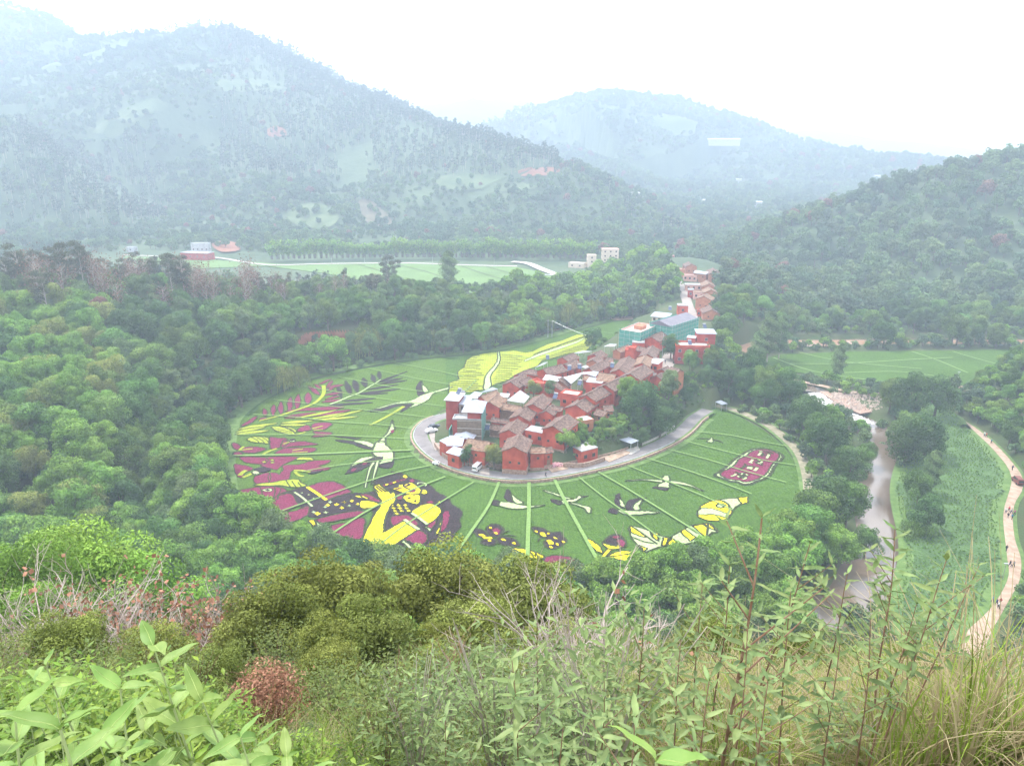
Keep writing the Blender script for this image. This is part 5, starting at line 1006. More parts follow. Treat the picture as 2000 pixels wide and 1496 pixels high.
GRP = 'grey tiled houses packed in the village middle'
# front row
gable('E', (1440,1228), (1548,1000), 3.6, 6.2, 'large red gable house with two small windows, standing over the road on a stone base')
gable('E', (1345,922), (1510,728), 3.2, 4.8, 'red gable house with mottled grey roof right behind the columnar tree')
gable('E', (1530,655), (1690,478), 3.3, 4.8, 'red gable house with bushy grey roof left of the palm-like shrub')
gable('A', (1205,442), (1300,345), 3.3, 5.2, 'red house with grey roof right of the white tarpaulin roof')
gable('E', (985,412), (1150,272), 3.4, 5.5, 'old courtyard house with a brown crumbling tile roof behind the netted block', 'red', 'tile2')
gable('E', (830,310), (1110,205), 2.6, 5.2, 'brown-roofed house between the metal roofs and the paddies', 'red', 'tile2')
gable('E', (600,1085), (1000,1150), 3.3, 5.4, 'low red house with a broad brown roof behind the round dark tree', 'red', 'tile2', win=1)
gable('E', (1215,440), (1570,500), 2.2, 4.2, 'courtyard wing with brown roof under the white tarpaulin', 'wood', 'tile2', win=0)
gable('E', (1035,705), (1400,745), 1.3, 3.6, 'narrow grey-roofed courtyard wing with a bright red eave band', 'red', 'tile')
gable('E', (1010,830), (1280,860), 1.6, 2.8, 'low dark-roofed wing in front of the courtyard', 'wood', 'tile', win=0)
gable('A', (1168,868), (1318,864), 1.7, 5.6, 'red annexe with a small tan tile roof against the large front gable house', 'red', 'tile2', win=1)
gable('A', (1315,872), (1372,866), 1.5, 4.8, 'smallest red annexe at the right end of the front row')
gable('A', (1400,654), (1545,542), 3.7, 6.4, 'big plain red gable house standing alone above the orchard')
flat('A', (1130,700), (1315,735), 4.5, 4.2, 'low red house with a white flat roof left of the big plain gable house', 'red', 'white', par=.15, edge='white', win=(2, 1))
gable('C', (372,450), (508,358), 3.8, 5.4, 'wide red gable house with a lichened roof above the big plain one')
gable('C', (480,352), (665,258), 3.3, 6.4, 'near half of the long red terrace with a pale ridge')
gable('C', (665,256), (868,158), 3.3, 6.6, 'far half of the long red terrace behind the purple shrub')
gable('C', (905,146), (1042,62), 3.7, 6.6, 'tall red gable house at the upper end of the long terrace')
flat('C', (222,348), (392,372), 5, 5.5, 'red block with a cluttered flat roof behind the wide gable house', 'red', 'conc')
gable('C', (85,510), (150,445), 2.3, 4.2, 'small red gable house with a white lamp on its wall')
gable('C', (140,462), (245,472), 1.6, 4.6, 'low grey-roofed link left of the wide gable house', win=0)
gable('C', (580,492), (680,515), 2.1, 3.6, 'half-ruined earth house with dark roof beside the dense clump', 'orange', 'tile')
gable('C', (640,462), (728,458), 2.0, 4.4, 'earth house with grey roof tucked against the dense clump', 'orange', 'tile')
flat('C', (430,912), (588,872), 4.5, 4.4, 'small red roadside house with solar heater and white roof edge', 'red', 'conc', edge='white', par=.25, win=(2, 1))
flat('C', (432,615), (548,592), 4, 4.2, 'roofless brick store with a pale slab top on the rocky bank', 'orange', 'white', par=.1, win=(1, 1))
# middle of the village
gable('A', (985,226), (1115,152), 3.5, 4.6, 'grey-roofed red house next to the pale path through the yellow terraces', 'red')
gable('z', (985,772), (1205,690), 2.9, 3.8, 'red gabled house touching the yellow terraces, upper row')
gable('z', (1030,905), (1245,812), 3.1, 4.4, 'grey-roofed house with two solar tanks in front, upper row')
gable('z', (330,1005), (610,1045), 2.2, 4.8, 'dark-roofed house crosswise beside the paddy edge', win=0)
gable('z', (600,1000), (960,910), 3.5, 5.0, 'broad grey-roofed house above the white tarpaulins')
gable('z', (110,1100), (300,1015), 2.0, 4.6, 'narrow roof at the paddy edge left of the dark crosswise one', win=0)
gable('z', (1595,708), (1735,638), 3.0, 4.2, 'grey-roofed house under the dark slender tree')
gable('z', (1570,825), (1670,745), 2.6, 4.0, 'tan-gabled house below the dark slender tree', 'orange')
gable('z', (1500,985), (1835,815), 2.7, 4.2, 'long narrow pale-ridged house in the village middle')
gable('z', (1700,1075), (2020,1112), 3.6, 5.2, 'crosswise house with large tan slope facing the viewer', 'red', 'tile2', win=0)
gable('z', (785,1292), (865,1255), 3.4, 4.2, 'low-gabled red house behind the two courtyard trees')
gable('z', (905,1200), (1000,1160), 3.6, 4.0, 'orange-gabled house under the white tarpaulins', 'orange')
gable('z', (1430,1130), (1560,1150), 1.9, 4.0, 'little brown-roofed house beside the red arched block', 'red', 'tile2', win=0)
gable('z', (150,1250), (330,1150), 2.2, 4.2, 'small roof between the grey house and the tarpaulin', win=0)
flat('z', (350,1260), (620,1330), 4, 4.2, 'red-railed terrace house with a white balcony', 'red', 'red', edge='red', par=.7, win=(2, 1))
flat('z', (1440,1260), (1750,1290), 6, 5.2, 'red block with a white cornice beside the tan slope', 'red', 'white', edge='white', par=.2, win=(1, 1))
gable('J', (690,1005), (885,755), 3.2, 4.8, 'tall steep-looking grey roof left of the white-topped red cube')
gable('J', (1130,880), (1212,728), 2.9, 4.4, 'tan-roofed house with a skewed ridge above the white-topped cube', 'red', 'tile2')
gable('J', (1235,705), (1345,545), 3.1, 4.4, 'grey-roofed house left of the round street tree')
gable('J', (1325,378), (1530,266), 3.3, 5.2, 'red gable house in front of the netted grey-roofed block')
gable('J', (1060,560), (1230,600), 2.0, 4.0, 'low grey roof with a white skylight row', win=0)
gable('J', (640,620), (860,530), 1.8, 3.8, 'tan-walled house overgrown by shrubs below the left netted block', 'orange', 'tile2', win=0)
gable('J', (450,780), (560,790), 1.8, 3.6, 'small red-walled roof beside the water butt', win=0)
flat('J', (945,492), (1180,505), 6, 4.8, 'red flat-roofed house with a solar tank before the netted blocks', 'red', 'conc', edge='white', par=.3)
flat('J', (805,652), (1000,664), 5, 5.2, 'stepped red block with a crown-like parapet', 'red', 'red', par=.5, win=(1, 1))
flat('J', (870,600), (990,612), 3.2, 6.6, 'upper step of the stepped red block', 'red', 'red', par=.4, win=(0, 0))
flat('J', (1278,882), (1440,906), 6, 4.0, 'red cube house with an overhanging white roof by the street', 'red', 'white', over=.5, slope=.3)
gable('J', (1700,962), (1885,1012), 2.6, 8.4, 'tall bare-earth tower house at the river side of the village', 'orange', 'tile')
gable('J', (1420,1128), (1650,1036), 3.0, 4.4, 'grey-roofed house left of the tall bare-earth tower')
gable('J', (1520,1002), (1640,946), 2.2, 3.8, 'small grey roof touching the tall tower house', win=0)
# the stepped concrete building at the left end
flat('E', (192,388), (412,402), 8, 10.6, 'tall narrow red block with a white overhanging roof at the left end', 'red2', 'white', over=.6, slope=.05, win=(0, 0), name='tower_house')
flat('E', (412,462), (590,470), 8, 8.6, 'pale middle block under a flat metal roof in the stepped building', 'conc', 'metal', over=.5, slope=.4, win=(1, 3))
e, W_, dp, wh = flat('E', (588,604), (826,612), 9.5, 10.2, 'main block with hipped metal roof, brown mesh front and green netted side', 'red2', 'metal', over=.0, win=(0, 0), par=.05)
b = MB(); o = .9; zt = wh+.15; rz = wh+2.0
b.add([(-o-1, -o, zt), (W_+o, -o, zt), (W_+o, dp+o, zt), (-o-1, dp+o, zt), (W_*.5, dp*.35, rz), (W_*.5, dp*.7, rz)], [(0, 1, 4), (1, 2, 5, 4), (2, 3, 5), (3, 0, 4, 5), (3, 2, 1, 0)]); b.build('hip_roof', M['metal'], e)
b = MB(); b.box(-3.4, W_+.25, -.3, -.22, -2, wh-2.6); b.build('brown_mesh', M['net2'], e)
b = MB(); b.box(W_+.3, W_+.38, -.3, dp+.3, -2, wh-1.0); b.build('green_net', M['net'], e)
for k in range(5):
    b = MB(); b.tube([(W_+.45, -.3+k*2.4, -2), (W_+.45, -.3+k*2.4, wh-.6)], .06, n=4); b.build('scaffold_pole', M['steel'], e)
for k in range(3):
    b = MB(); b.box(-3.4, W_+.4, -.42, -.3, wh-3.0-k*2.6, wh-2.85-k*2.6); b.build('ledge', M['conc'], e)
b = MB(); b.box(-.3, W_+.4, -.5, .0, wh-2.5, wh-2.3); b.build('balcony_edge', M['white'], e)
e, W_, dp, wh = flat('E', (318,742), (584,752), 4, 6.8, 'lower red block with a white terrace roof in front of the stepped building', 'red2', 'white', edge='white', par=.5, win=(1, 1))
b = MB(); b.box(-1.2, -.9, -1, 3.5, -3, 3.6); b.build('green_net', M['net'], e)
gable('E', (480,1052), (560,958), 3.0, 3.4, 'low red house with a shallow white metal roof before the brown mesh', 'red2', 'metal', pitch=.25, win=0)
flat('E', (235,1215), (470,1222), 5.5, 5.0, 'red corner house with a pale metal roof above the roadside ditch', 'red', 'metal', over=.5, slope=.9, win=(1, 1))
flat('E', (80,1130), (235,1215), 3.0, 5.0, 'curved red wing at the road bend', 'red', 'metal', over=.1, slope=.5, win=(0, 0))
flat('E', (225,1345), (430,1402), 3.2, 4.4, 'small red lean-to with a pale metal roof below the corner house', 'red', 'metal', over=.4, slope=.7, win=(1, 1))
shed('E', ((1312,392), (1622,440), (1722,322), (1552,206)), 5.6, 'large white tarpaulin roof over a courtyard in the village middle', 'white', 'canopy')
shed('E', ((560,350), (770,362), (862,252), (720,230)), 6.2, 'pale metal roof sheet behind the stepped building', 'metal', 'canopy')
shed('E', ((800,262), (930,240), (1150,185), (1040,150)), 4.6, 'long white metal roof at the paddy edge behind the stepped building', 'metal', 'canopy')
shed('E', ((1200,330), (1330,345), (1370,265), (1110,255)), 4.5, 'small white roof strip beside the brown courtyard roof', 'white', 'canopy')
shed('z', ((590,1212), (890,1245), (1010,1168), (660,1110)), 5.4, 'left white tarpaulin in the village middle', 'white', 'canopy')
shed('z', ((1000,1165), (1150,1292), (1290,1180), (1400,1062)), 5.6, 'right white tarpaulin slanting down in the village middle', 'white', 'canopy')
shed('z', ((1330,1112), (1480,1102), (1590,1048), (1400,1065)), 5.2, 'white canopy over the red arched block', 'white', 'canopy')
shed('z', ((1480,1110), (1630,1160), (1690,1060), (1590,1045)), 5.0, 'pale blue sheet beside the tan slope', 'metal', 'canopy')
shed('z', ((450,975), (620,920), (700,865), (620,875)), 4.0, 'white sheet roof at the paddy edge with a water tank', 'white', 'canopy')
shed('z', ((1200,690), (1290,705), (1560,660), (1400,645)), 3.6, 'white sheet roof below the dark slender tree', 'white', 'canopy')
shed('J', ((390,566), (600,566), (650,520), (510,515)), 4.4, 'white canopy on red posts by the far paddy corner', 'white', 'canopy')
shed('J', ((520,1040), (830,1090), (900,1060), (700,1010)), 4.0, 'white roof strip by the blue tank', 'white', 'canopy')
shed('z', ((1350,960), (1440,1000), (1530,970), (1440,930)), 4.2, 'cream awning beside two solar tanks', 'white', 'canopy')
shed('C', ((790,788), (915,832), (990,800), (855,756)), 3.2, 'open metal-roofed shed with parked scooters on the ring road')
shed('C', ((1735,422), (1800,452), (1856,440), (1790,408)), 3.0, 'small metal-roofed stall at the corner of the right paddies')
shed('C', ((1190,618), (1272,628), (1265,598), (1200,592)), 4.6, 'thatched gate roof over the side lane', 'tile2', 'gate')
# netted buildings and the upper street
def netwrap(e, W_, dp, wh, sides=('f', 'r', 'l')):
    for s, q in (('f', (-.5, W_+.5, -.55, -.45)), ('r', (W_+.45, W_+.55, -.45, dp+.5)), ('l', (-.55, -.45, -.45, dp+.5))):
        if s not in sides: continue
        b = MB(); b.box(*q, -2, wh+.6); b.build('green_net', M['net'], e)
        for k in range(1, 5): b = MB(); g = .06; b.box(q[0]-g, q[1]+g, q[2]-g, q[3]+g, (wh+.6)*k/5, (wh+.6)*k/5+.1); b.build('scaffold_rail', M['steel'], e)
    n = int(W_/2.2)
    for k in range(n+1): b = MB(); x = -.6+(W_+1.2)*k/n; b.tube([(x, -.68, -2), (x, -.68, wh+1.2)], .05, n=4); b.build('scaffold_pole', M['steel'], e)
    n = int(dp/2.2)
    for k in range(1, n+1): b = MB(); y = -.6+(dp+1.2)*k/n; b.tube([(W_+.68, y, -2), (W_+.68, y, wh+1.2)], .05, n=4); b.build('scaffold_pole', M['steel'], e)
q = flat('K', (118,600), (452,652), 17, 8.6, 'unfinished flat-topped block wrapped in green netting, left one', 'conc', 'conc', par=.6, edge='pink', win=(0, 0)); netwrap(*q)
b = MB(); b.box(q[1]*.35, q[1]*.75, 6, 11, q[3], q[3]+1.6); b.build('stair_head', M['orange'], q[0])
q = flat('K', (655,470), (1022,536), 22, 8.8, 'netted block with a long grey pitched roof, right one', 'conc', 'conc', par=.1, win=(0, 0)); netwrap(*q)
e, W_, dp, wh = q; b = MB(); b.add([(-.8, -.8, wh), (W_+.8, -.8, wh), (W_+.8, dp+.8, wh), (-.8, dp+.8, wh), (W_/2-1, -.8, wh+2.2), (W_/2-1, dp+.8, wh+2.2)], [(0, 1, 4), (1, 2, 5, 4), (2, 3, 5), (3, 0, 4, 5)]); b.build('pitched_roof', mat('grey_roofing', (.16, .15, .18), (.2, .19, .22), .5), e)
flat('K', (668,345), (930,370), 7, 5.4, 'white-railed house under a pale sheet roof behind the netted blocks', 'cream', 'metal', over=.8, slope=.6, win=(3, 2))
flat('K', (1130,158), (1312,162), 5, 5.0, 'plain red cube with white coping at the foot of the upper street', 'red', 'white', edge='white', par=.3, win=(1, 1))
q = flat('K', (1092,888), (1696,902), 8, 7.0, 'red two-storey concrete house with a roof terrace above the brown river', 'red2', 'conc', edge='red', par=.8, win=(4, 2), name='concrete_house')
q = flat('K', (1480,652), (1800,658), 7, 10.8, 'tall red concrete house with a pale canopy roof above the brown river', 'red2', 'metal', over=.4, slope=.25, win=(1, 2), name='concrete_house')
flat('K', (1285,722), (1432,736), 4, 9.0, 'red stair block between the two concrete houses', 'red2', 'white', over=.2, win=(0, 0))
gable('K', (1360,1000), (1400,965), 1.8, 4.0, 'small brick hut in front of the two-storey concrete house', 'orange')
UG = 'upper street'
gable('D', (880,915), (945,868), 4.0, 6.2, 'broad bare-earth gable house half way up the upper street', 'orange', 'tile2')
gable('D', (1020,800), (975,748), 3.6, 5.0, 'bare-earth gable house second up the row from the broad one', 'orange', 'tile2')
gable('D', (980,690), (935,628), 3.6, 4.2, 'bare-earth gable house third up the row from the broad one', 'orange', 'tile2')
gable('D', (1088,470), (1050,402), 3.6, 6.6, 'tall bare-earth gable house at the top right of the upper street', 'orange', 'tile')
gable('D', (735,450), (965,478), 2.2, 6.0, 'long low wing joining the topmost right gable house', 'orange', 'metal', win=1)
gable('D', (665,332), (598,290), 3.6, 5.2, 'topmost bare-earth gable house of the upper street', 'orange', 'tile')
flat('D', (335,452), (542,440), 5, 4.8, 'orange house with a solar heater at the upper left of the street', 'orange', 'conc')
flat('D', (510,540), (760,560), 4, 3.6, 'pink-fronted house under the topmost gable', 'pink', 'conc', win=(3, 1))
flat('D', (560,712), (850,716), 4, 4.0, 'low pink house with a bright white roof edge half way up the street', 'pink', 'white', over=.5, win=(3, 1))
flat('D', (600,812), (700,815), 4, 4.6, 'narrow white-railed house beside the bare-earth row', 'red2', 'white', edge='white', par=.5, win=(1, 1))
flat('D', (700,852), (900,858), 4, 4.2, 'pink block between two bare-earth gables', 'pink', 'tile2', win=(2, 1), over=.3)
gable('D', (1035,1165), (985,1085), 4.2, 3.6, 'open-fronted house with a wide grey roof at the foot of the upper street', 'orange', 'tile')
gable('D', (1195,1150), (1180,1120), 2.4, 3.2, 'little red gabled shed right of the open-fronted house', 'orange', 'tile2')
flat('D', (760,1190), (900,1200), 4, 2.8, 'low yard building with a dark opening by the upper street', 'red', 'tile')
flat('D', (205,196), (350,192), 5, 5.6, 'crimson house with pink parapet alone among trees beyond the street', 'red2', 'white', edge='pink', par=.8)
# houses across the valley
def far(a, q, dep, wh, label, **k):
    return flat('P', a, q, dep, wh, label, **k)
far((1148,500), (1148+17,500), 8, 9.5, 'cream tower-like house across the valley', wall='cream', top='conc', win=(1, 3), name='far_house')
far((1110,514), (1140,516), 7, 3.5, 'low cream annexe left of the tower-like house', wall='cream', top='white', win=(2, 1), name='far_house')
far((1177,488), (1209,488), 9, 10.5, 'cream three-storey house with balcony bands across the valley', wall='cream', top='conc', win=(3, 3), name='far_house', edge='pink')
far((882,474), (908,474), 8, 5.5, 'white hillside house above the bamboo hedge', wall='white', top='pink', win=(3, 1), name='far_house')
far((352,494), (404,496), 10, 6, 'long farmhouse with open white ground floor on the left plain', wall='red2', top='white', edge='white', par=.5, win=(4, 1), name='far_house')
far((372,476), (406,476), 6, 11, 'white upper storey with square windows behind the long farmhouse', wall='white', top='white', win=(4, 1), name='far_house')
far((246,484), (262,484), 6, 4, 'tiny white hut on the left plain', wall='white', top='white', win=(1, 1), name='far_house')
e = empty('greenhouse', tuple(hit(1398,288,1100)+np.array((0, 0, 1.))), math.radians(4), label='long white greenhouse on the far mountain shoulder', cat='greenhouse')
b = MB(); b.box(-50, 50, -6, 6, -8, 5); b.build('wall', M['white'], e); b = MB(); b.add([(-51, -7, 5), (51, -7, 5), (51, 7, 5), (-51, 7, 5), (-51, 0, 7.5), (51, 0, 7.5)], [(0, 1, 5, 4), (2, 3, 4, 5), (0, 4, 3), (1, 2, 5)]); b.build('roof', M['white'], e)
for i, (x, y, Y_) in enumerate(((1808,340,1250),(1792,337,1260),(1712,351,1200),(1412,371,1150),(1442,358,1180),(1240,388,1050),(1378,400,1050),(1480,404,1000))):
    p = hit(x, y, Y_-250); z0 = p[2]; b = MB(); b.box(-5, 5, -3, 3, -4, 3); b.add([(-5.5, -3.5, 3), (5.5, -3.5, 3), (5.5, 3.5, 3), (-5.5, 3.5, 3), (-5.5, 0, 4.6), (5.5, 0, 4.6)], [(0, 1, 5, 4), (2, 3, 4, 5), (0, 4, 3), (1, 2, 5)])
    o = b.build('hill_hut', M['white'], label='tiny pale hut among woods on the far mountain', cat='hut', group='huts on the far mountain'); o.location = (p[0], p[1], z0+3)
# solar heaters and tanks on roofs
def heater(fr, p, z, label):
    q_ = on(fr, p, z); e = empty('solar_water_heater', tuple(q_), RNG.uniform(-.6, .2), label=label, cat='solar heater')
    b = MB(); b.tube([(-.7, 0, 1.5), (.7, 0, 1.5)], .3, n=8); b.build('tank', M['white'], e); b = MB(); b.add([(-.75, -1.5, .1), (.75, -1.5, .1), (.75, -.1, 1.35), (-.75, -.1, 1.35), (-.75, -1.5, .02), (.75, -1.5, .02), (.75, -.1, 1.27), (-.75, -.1, 1.27)], [(0, 1, 2, 3), (7, 6, 5, 4), (0, 4, 5, 1), (1, 5, 6, 2), (2, 6, 7, 3), (3, 7, 4, 0)]); b.build('panel', M['panel'], e)
    for x in (-.6, .6): b = MB(); b.tube([(x, 0, 0), (x, 0, 1.3)], .05, n=4); b.build('leg', M['steel'], e)
def roofz(fr, p, wh):
    z = 10.
    for _ in range(5): g = on(fr, p, z); z = hz1(g[0], g[1])+wh
    return z
for fr, p, wh, lb in (('E', (1150,575), 3.4, 'solar heater above the courtyard entrance'), ('E', (960,905), 3.2, 'solar heater left of the columnar tree'), ('C', (480,870), 4.4, 'solar heater on the small roadside house'), ('z', (1120,1010), 4.6, 'solar heater left of two on the upper row'), ('z', (1310,985), 4.6, 'solar heater right of two on the upper row'), ('J', (1100,440), 5, 'solar heater before the netted blocks'),
  ('z', (1330,1300), 4.6, 'solar heater beside the planted roof garden'), ('K', (1330,830), 7.2, 'solar heater on the roof terrace above the river'), ('K', (1590,540), 11, 'solar heater on the tall concrete house'), ('E', (455,255), 10.8, 'solar heater on the tall narrow block'), ('E', (505,300), 9.4, 'water tank beside the tall narrow block'), ('J', (560,960), 5, 'solar heater near the blue tank'), ('D', (385,400), 5, 'solar heater on the upper street'), ('z', (690,800), 4.2, 'solar heater at the yellow terrace edge'), ('C', (180,380), 5.5, 'solar heater behind the small red gable house'), ('K', (985,225), 6.4, 'solar heater on the white-railed house')):
    heater(fr, p, roofz(fr, p, wh), lb)
# ---------------------------------------------------------------- roads, walls, river works
def ter(P, up): return np.c_[P[:, :2], H(P[:, 0], P[:, 1])+up]
rc = ROADC.copy()
b = MB(); b.ribbon(rc, 4.6, 1.18); b.build('road', M['road'], kind='structure')
b = MB(); b.ribbon(rc, 6.4, 1.12); b.build('road_shoulder', M['verge'], kind='structure')
def offset(P, d):
    out = []
    for i in range(len(P)):
        t = P[min(i+1, len(P)-1)]-P[max(i-1, 0)]; t = t[:2]/(np.hypot(*t[:2])+1e-9); out.append((P[i][0]-t[1]*d, P[i][1]+t[0]*d, P[i][2]))
    return np.array(out)
sgn = 1 if offset(rc, 3)[len(rc)//2][1] < rc[len(rc)//2][1] else -1
def wallrib(name, P, z0, z1, th, m, **k):
    b = MB(); A_, B_ = offset(P, -th/2), offset(P, th/2); n = len(P); vs = [(p[0], p[1], z1) for p in A_]+[(p[0], p[1], z1) for p in B_]+[(p[0], p[1], z0) for p in A_]+[(p[0], p[1], z0) for p in B_]; fs = []
    for i in range(n-1): fs += [(i, i+1, n+i+1, n+i), (i, 2*n+i, 2*n+i+1, i+1), (n+i, n+i+1, 3*n+i+1, 3*n+i)]
    fs += [(0, n, 3*n, 2*n), (n-1, 3*n-1, 4*n-1, 2*n-1)]; b.add(vs, fs); return b.build(name, m, **k)
ow = offset(rc[4:-8], sgn*3.3)
wallrib('retaining_wall', ow, -.4, 1.15, .5, M['stone'], label='rubble retaining wall between the ring road and the paddies', cat='wall')
b = MB(); b.ribbon(offset(rc[4:-6], sgn*4.6), 2.2, .3); b.build('bank', M['verge'], kind='structure')
kerb = offset(rc[18:-6], sgn*2.45); wallrib('kerb', kerb, 1.1, 1.32, .22, M['white'], kind='structure')
iw = offset(rc[26:62], -sgn*4.2); wallrib('ditch_wall', iw, .6, 1.9, .35, M['stone'], label='low rubble wall along the inner ditch of the ring road', cat='wall')
b = MB(); b.ribbon(offset(rc[26:62], -sgn*3.3), 1.0, 1.16); b.build('ditch', M['water'], kind='structure')
iw2 = offset(rc[12:24], -sgn*3.4); wallrib('ditch_wall', iw2, .8, 1.8, .35, M['conc'], label='concrete wall below the dense dark clump', cat='wall')
for q, z, m, nm in ((((938,912),(955,902),(956,928),(925,920)), 1.3, 'street', 'forecourt'), (((1060,905),(1095,902),(1110,915),(1078,922)), 1.3, 'earth', 'forecourt'), (((1172,892),(1215,876),(1232,884),(1190,902)), 1.35, 'earth', 'forecourt'), (((836,842),(868,832),(872,862),(850,880),(842,862)), 1.3, 'street', 'forecourt'), (((1215,882),(1245,868),(1250,878),(1232,888)), 1.3, 'conc', 'forecourt')):
    b = MB(); b.slab(GS(q, z), z, .5); b.build(nm, M[m], kind='structure')
for q, z0, z1, lb in ((((955,912),(1010,916),(1062,915)), .8, 3.2, 'rubble retaining wall under the large front gable house'), (((1100,912),(1140,912),(1180,900)), .9, 2.6, 'earth wall under the orchard beside the road'), (((850,872),(870,895),(905,912)), .8, 2.6, 'rubble wall under the corner house at the bend')):
    wallrib('rubble_wall', catmull(GS(q, 1.2), 5, False), z0, z1, .6, M['stone'], label=lb, cat='wall')
st = catmull(np.array([G(1300,712,9),G(1312,690,9.6),G(1322,668,10),G(1342,645,10.6),G(1352,622,11),G(1345,600,11.6),G(1338,580,12),G(1330,562,12.6),G(1322,545,13.2),G(1312,525,14)]), 6, False)
st[:, 2] = H(st[:, 0], st[:, 1]); b = MB(); b.ribbon(np.c_[st[:, :2], st[:, 2]+.35], 5.5); b.build('street', M['street'], kind='structure')
b = MB(); P = catmull(np.array([G(1300,712,9),G(1290,735,8.5),G(1285,752,8)]), 5, False); P[:, 2] = H(P[:, 0], P[:, 1])+.35; b.ribbon(P, 7); b.build('street', M['street'], kind='structure')
# footpath on the right
pc = catmull(PATH, 6, False); w = [2.8+.9*min(1, max(0, (i-20)/30)) for i in range(len(pc))]
b = MB(); n = len(pc); b.ribbon(np.c_[pc[:, :2], np.full(n, .22)], w); b.build('footpath', M['earth'], kind='structure')
b = MB(); b.ribbon(np.c_[pc[:, :2], np.full(n, .15)], [q+2 for q in w]); b.build('footpath_verge', M['verge'], kind='structure')
b = MB(); P = catmull(GS([(1512,733),(1550,742),(1600,752),(1650,763),(1700,770),(1722,771)], .3), 6, False); b.ribbon(P, [2.2+1.5*i/len(P) for i in range(len(P))], .3); b.build('footpath', M['earth'], kind='structure')
b = MB(); b.slab(GS([(1858,752),(1880,754),(1876,768),(1862,776),(1856,765)], .3), .3, .4); b.build('footpath', M['earth'], kind='structure')
# far road and clearing
M['far_grass'] = mat('far_grass', (.16, .24, .1), (.22, .3, .14), .1, detail=6)
for pts, w_, m in ((((240,497),(330,500),(420,502),(520,516),(640,514),(800,513),(920,517),(1010,519)), 3.5, 'conc'), (((1000,510),(1030,513),(1060,525),(1100,540)), 7, 'conc'), (((1060,535),(1140,540),(1180,546)), 3, 'white')):
    P = catmull(GS(pts, 5), 5, False); P[:, 2] = np.maximum(H(P[:, 0], P[:, 1])+.4, 4.6); b = MB(); b.ribbon(P, w_); b.build('far_road', M[m], kind='structure')
for pts, z in (((415,478),(470,472),(468,500),(425,500)), 7), (((575,665),(620,655),(705,650),(712,662),(640,672),(600,690),(578,688)), 5):
    C_ = GS(pts, z); c = C_.mean(0); b = MB(); zz = H(C_[:, 0], C_[:, 1])
    b.add([(p[0], p[1], z+2.0) for p in C_], [tuple(range(len(C_)))]) if 0 else None
# bare earth cuts in the slopes
def cut(pts, z, m, name='earth_bank'):
    P = [px for px in pts]; n = 10; V = []; q = [G(*p, z) for p in P]
    b = MB(); yy = sum(p[1] for p in q)/len(q); V = [AT(p[0], p[1], yy+(0 if i < len(P)/2 else 0)) for i, p in enumerate(P)]
    b.add([(v[0], v[1]+(v[2]-z)*.6, v[2]) for v in V], [tuple(range(len(V)))]); o = b.build(name, M[m], kind='structure'); return o
# water works: weir, rapids, stones
M['foam'] = mat('white_water', (.2, .17, .14), (.62, .63, .64), 1.1, rough=.5, bump=.15, bscale=2, detail=8, stretch=(1, 1, 1))
def sheet(name, pts, z, m, sub=7, amp=.15, **k):
    P = catmull(GS(pts, z), 4); x0, y0 = P[:, :2].min(0); x1, y1 = P[:, :2].max(0); s = max((x1-x0), (y1-y0))/60
    X, Y = np.meshgrid(np.arange(x0, x1, s), np.arange(y0, y1, s)); ins = inside(X, Y, P); Z = z+fbm(X*.8, Y*.8, 3, 8)*amp; nx = X.shape[1]
    ii = np.arange(X.shape[0]-1)[:, None]*nx+np.arange(nx-1)[None]; F = np.stack([ii, ii+1, ii+1+nx, ii+nx], -1).reshape(-1, 4); F = F[ins.ravel()[F[:, 0]]]
    o = bpy.data.objects.new(name, np_mesh(name, np.stack([X, Y, Z], -1).reshape(-1, 3), F, m, smooth=True)); link(o); return tag(o, **k)
sheet('rapids', [(1577,769),(1597,767),(1625,778),(1650,800),(1680,813),(1712,828),(1690,826),(1650,820),(1620,808),(1597,789)], -.6, M['foam'], amp=.5, kind='structure')
sheet('river', [(1520,738),(1580,752),(1600,766),(1560,762),(1500,752),(1470,740)], -.4, M['water'], amp=.02, kind='structure')
sheet('river', [(1402,690),(1430,672),(1500,668),(1640,664),(1800,662),(2100,664),(2100,682),(1900,680),(1700,678),(1560,680),(1500,694),(1470,718),(1400,720)], -.3, mat('muddy_water', (.3, .17, .11), (.34, .2, .13), .05, rough=.2, spec=.5, bump=.01), amp=.02, kind='structure')
b = MB(); r = random.Random(3)
for k in range(420):
    g = G(r.uniform(1625, 1722), r.uniform(768, 800), .1)
    if r.random() < .5: g = G(r.uniform(1625, 1722), 768+r.random()**2*32, .1)
    s = r.uniform(.35, 1.1); vs = [(g[0]+s*math.cos(a)*r.uniform(.6, 1), g[1]+s*math.sin(a)*r.uniform(.6, 1), g[2]-.3) for a in (0, 1.3, 2.5, 3.8, 5)]; vs.append((g[0]+r.uniform(-.2, .2), g[1]+r.uniform(-.2, .2), g[2]+s*r.uniform(.4, .8))); b.add(vs, [(i, (i+1) % 5, 5) for i in range(5)])
b.build('river_stones', mat('river_stone', (.34, .26, .22), (.5, .4, .34), 1, bump=.1), kind='stuff')
b = MB(); b.slab(GS([(1600,764),(1725,768),(1728,800),(1680,808),(1640,790)], -.3), -.25, .4); b.build('gravel_bank', M['stone'], kind='structure')
mb_ = catmull(MEADOW, 5); b = MB(); b.ribbon(np.vstack([mb_, mb_[:2]]), 3.4, .26); b.build('meadow_edge', M['verge'], kind='structure')
X, Y = jgrid(80, 200, 122, 290, 1.0, 51); m = inside(X, Y, MEADOW); X, Y = X[m], Y[m]; n_ = len(X)
scatter('meadow_herbs', np.stack([X, Y, np.full(n_, .25)], 1), RNG.uniform(.035, .07, n_), RNG.choice(['fresh'], n_), 'far')
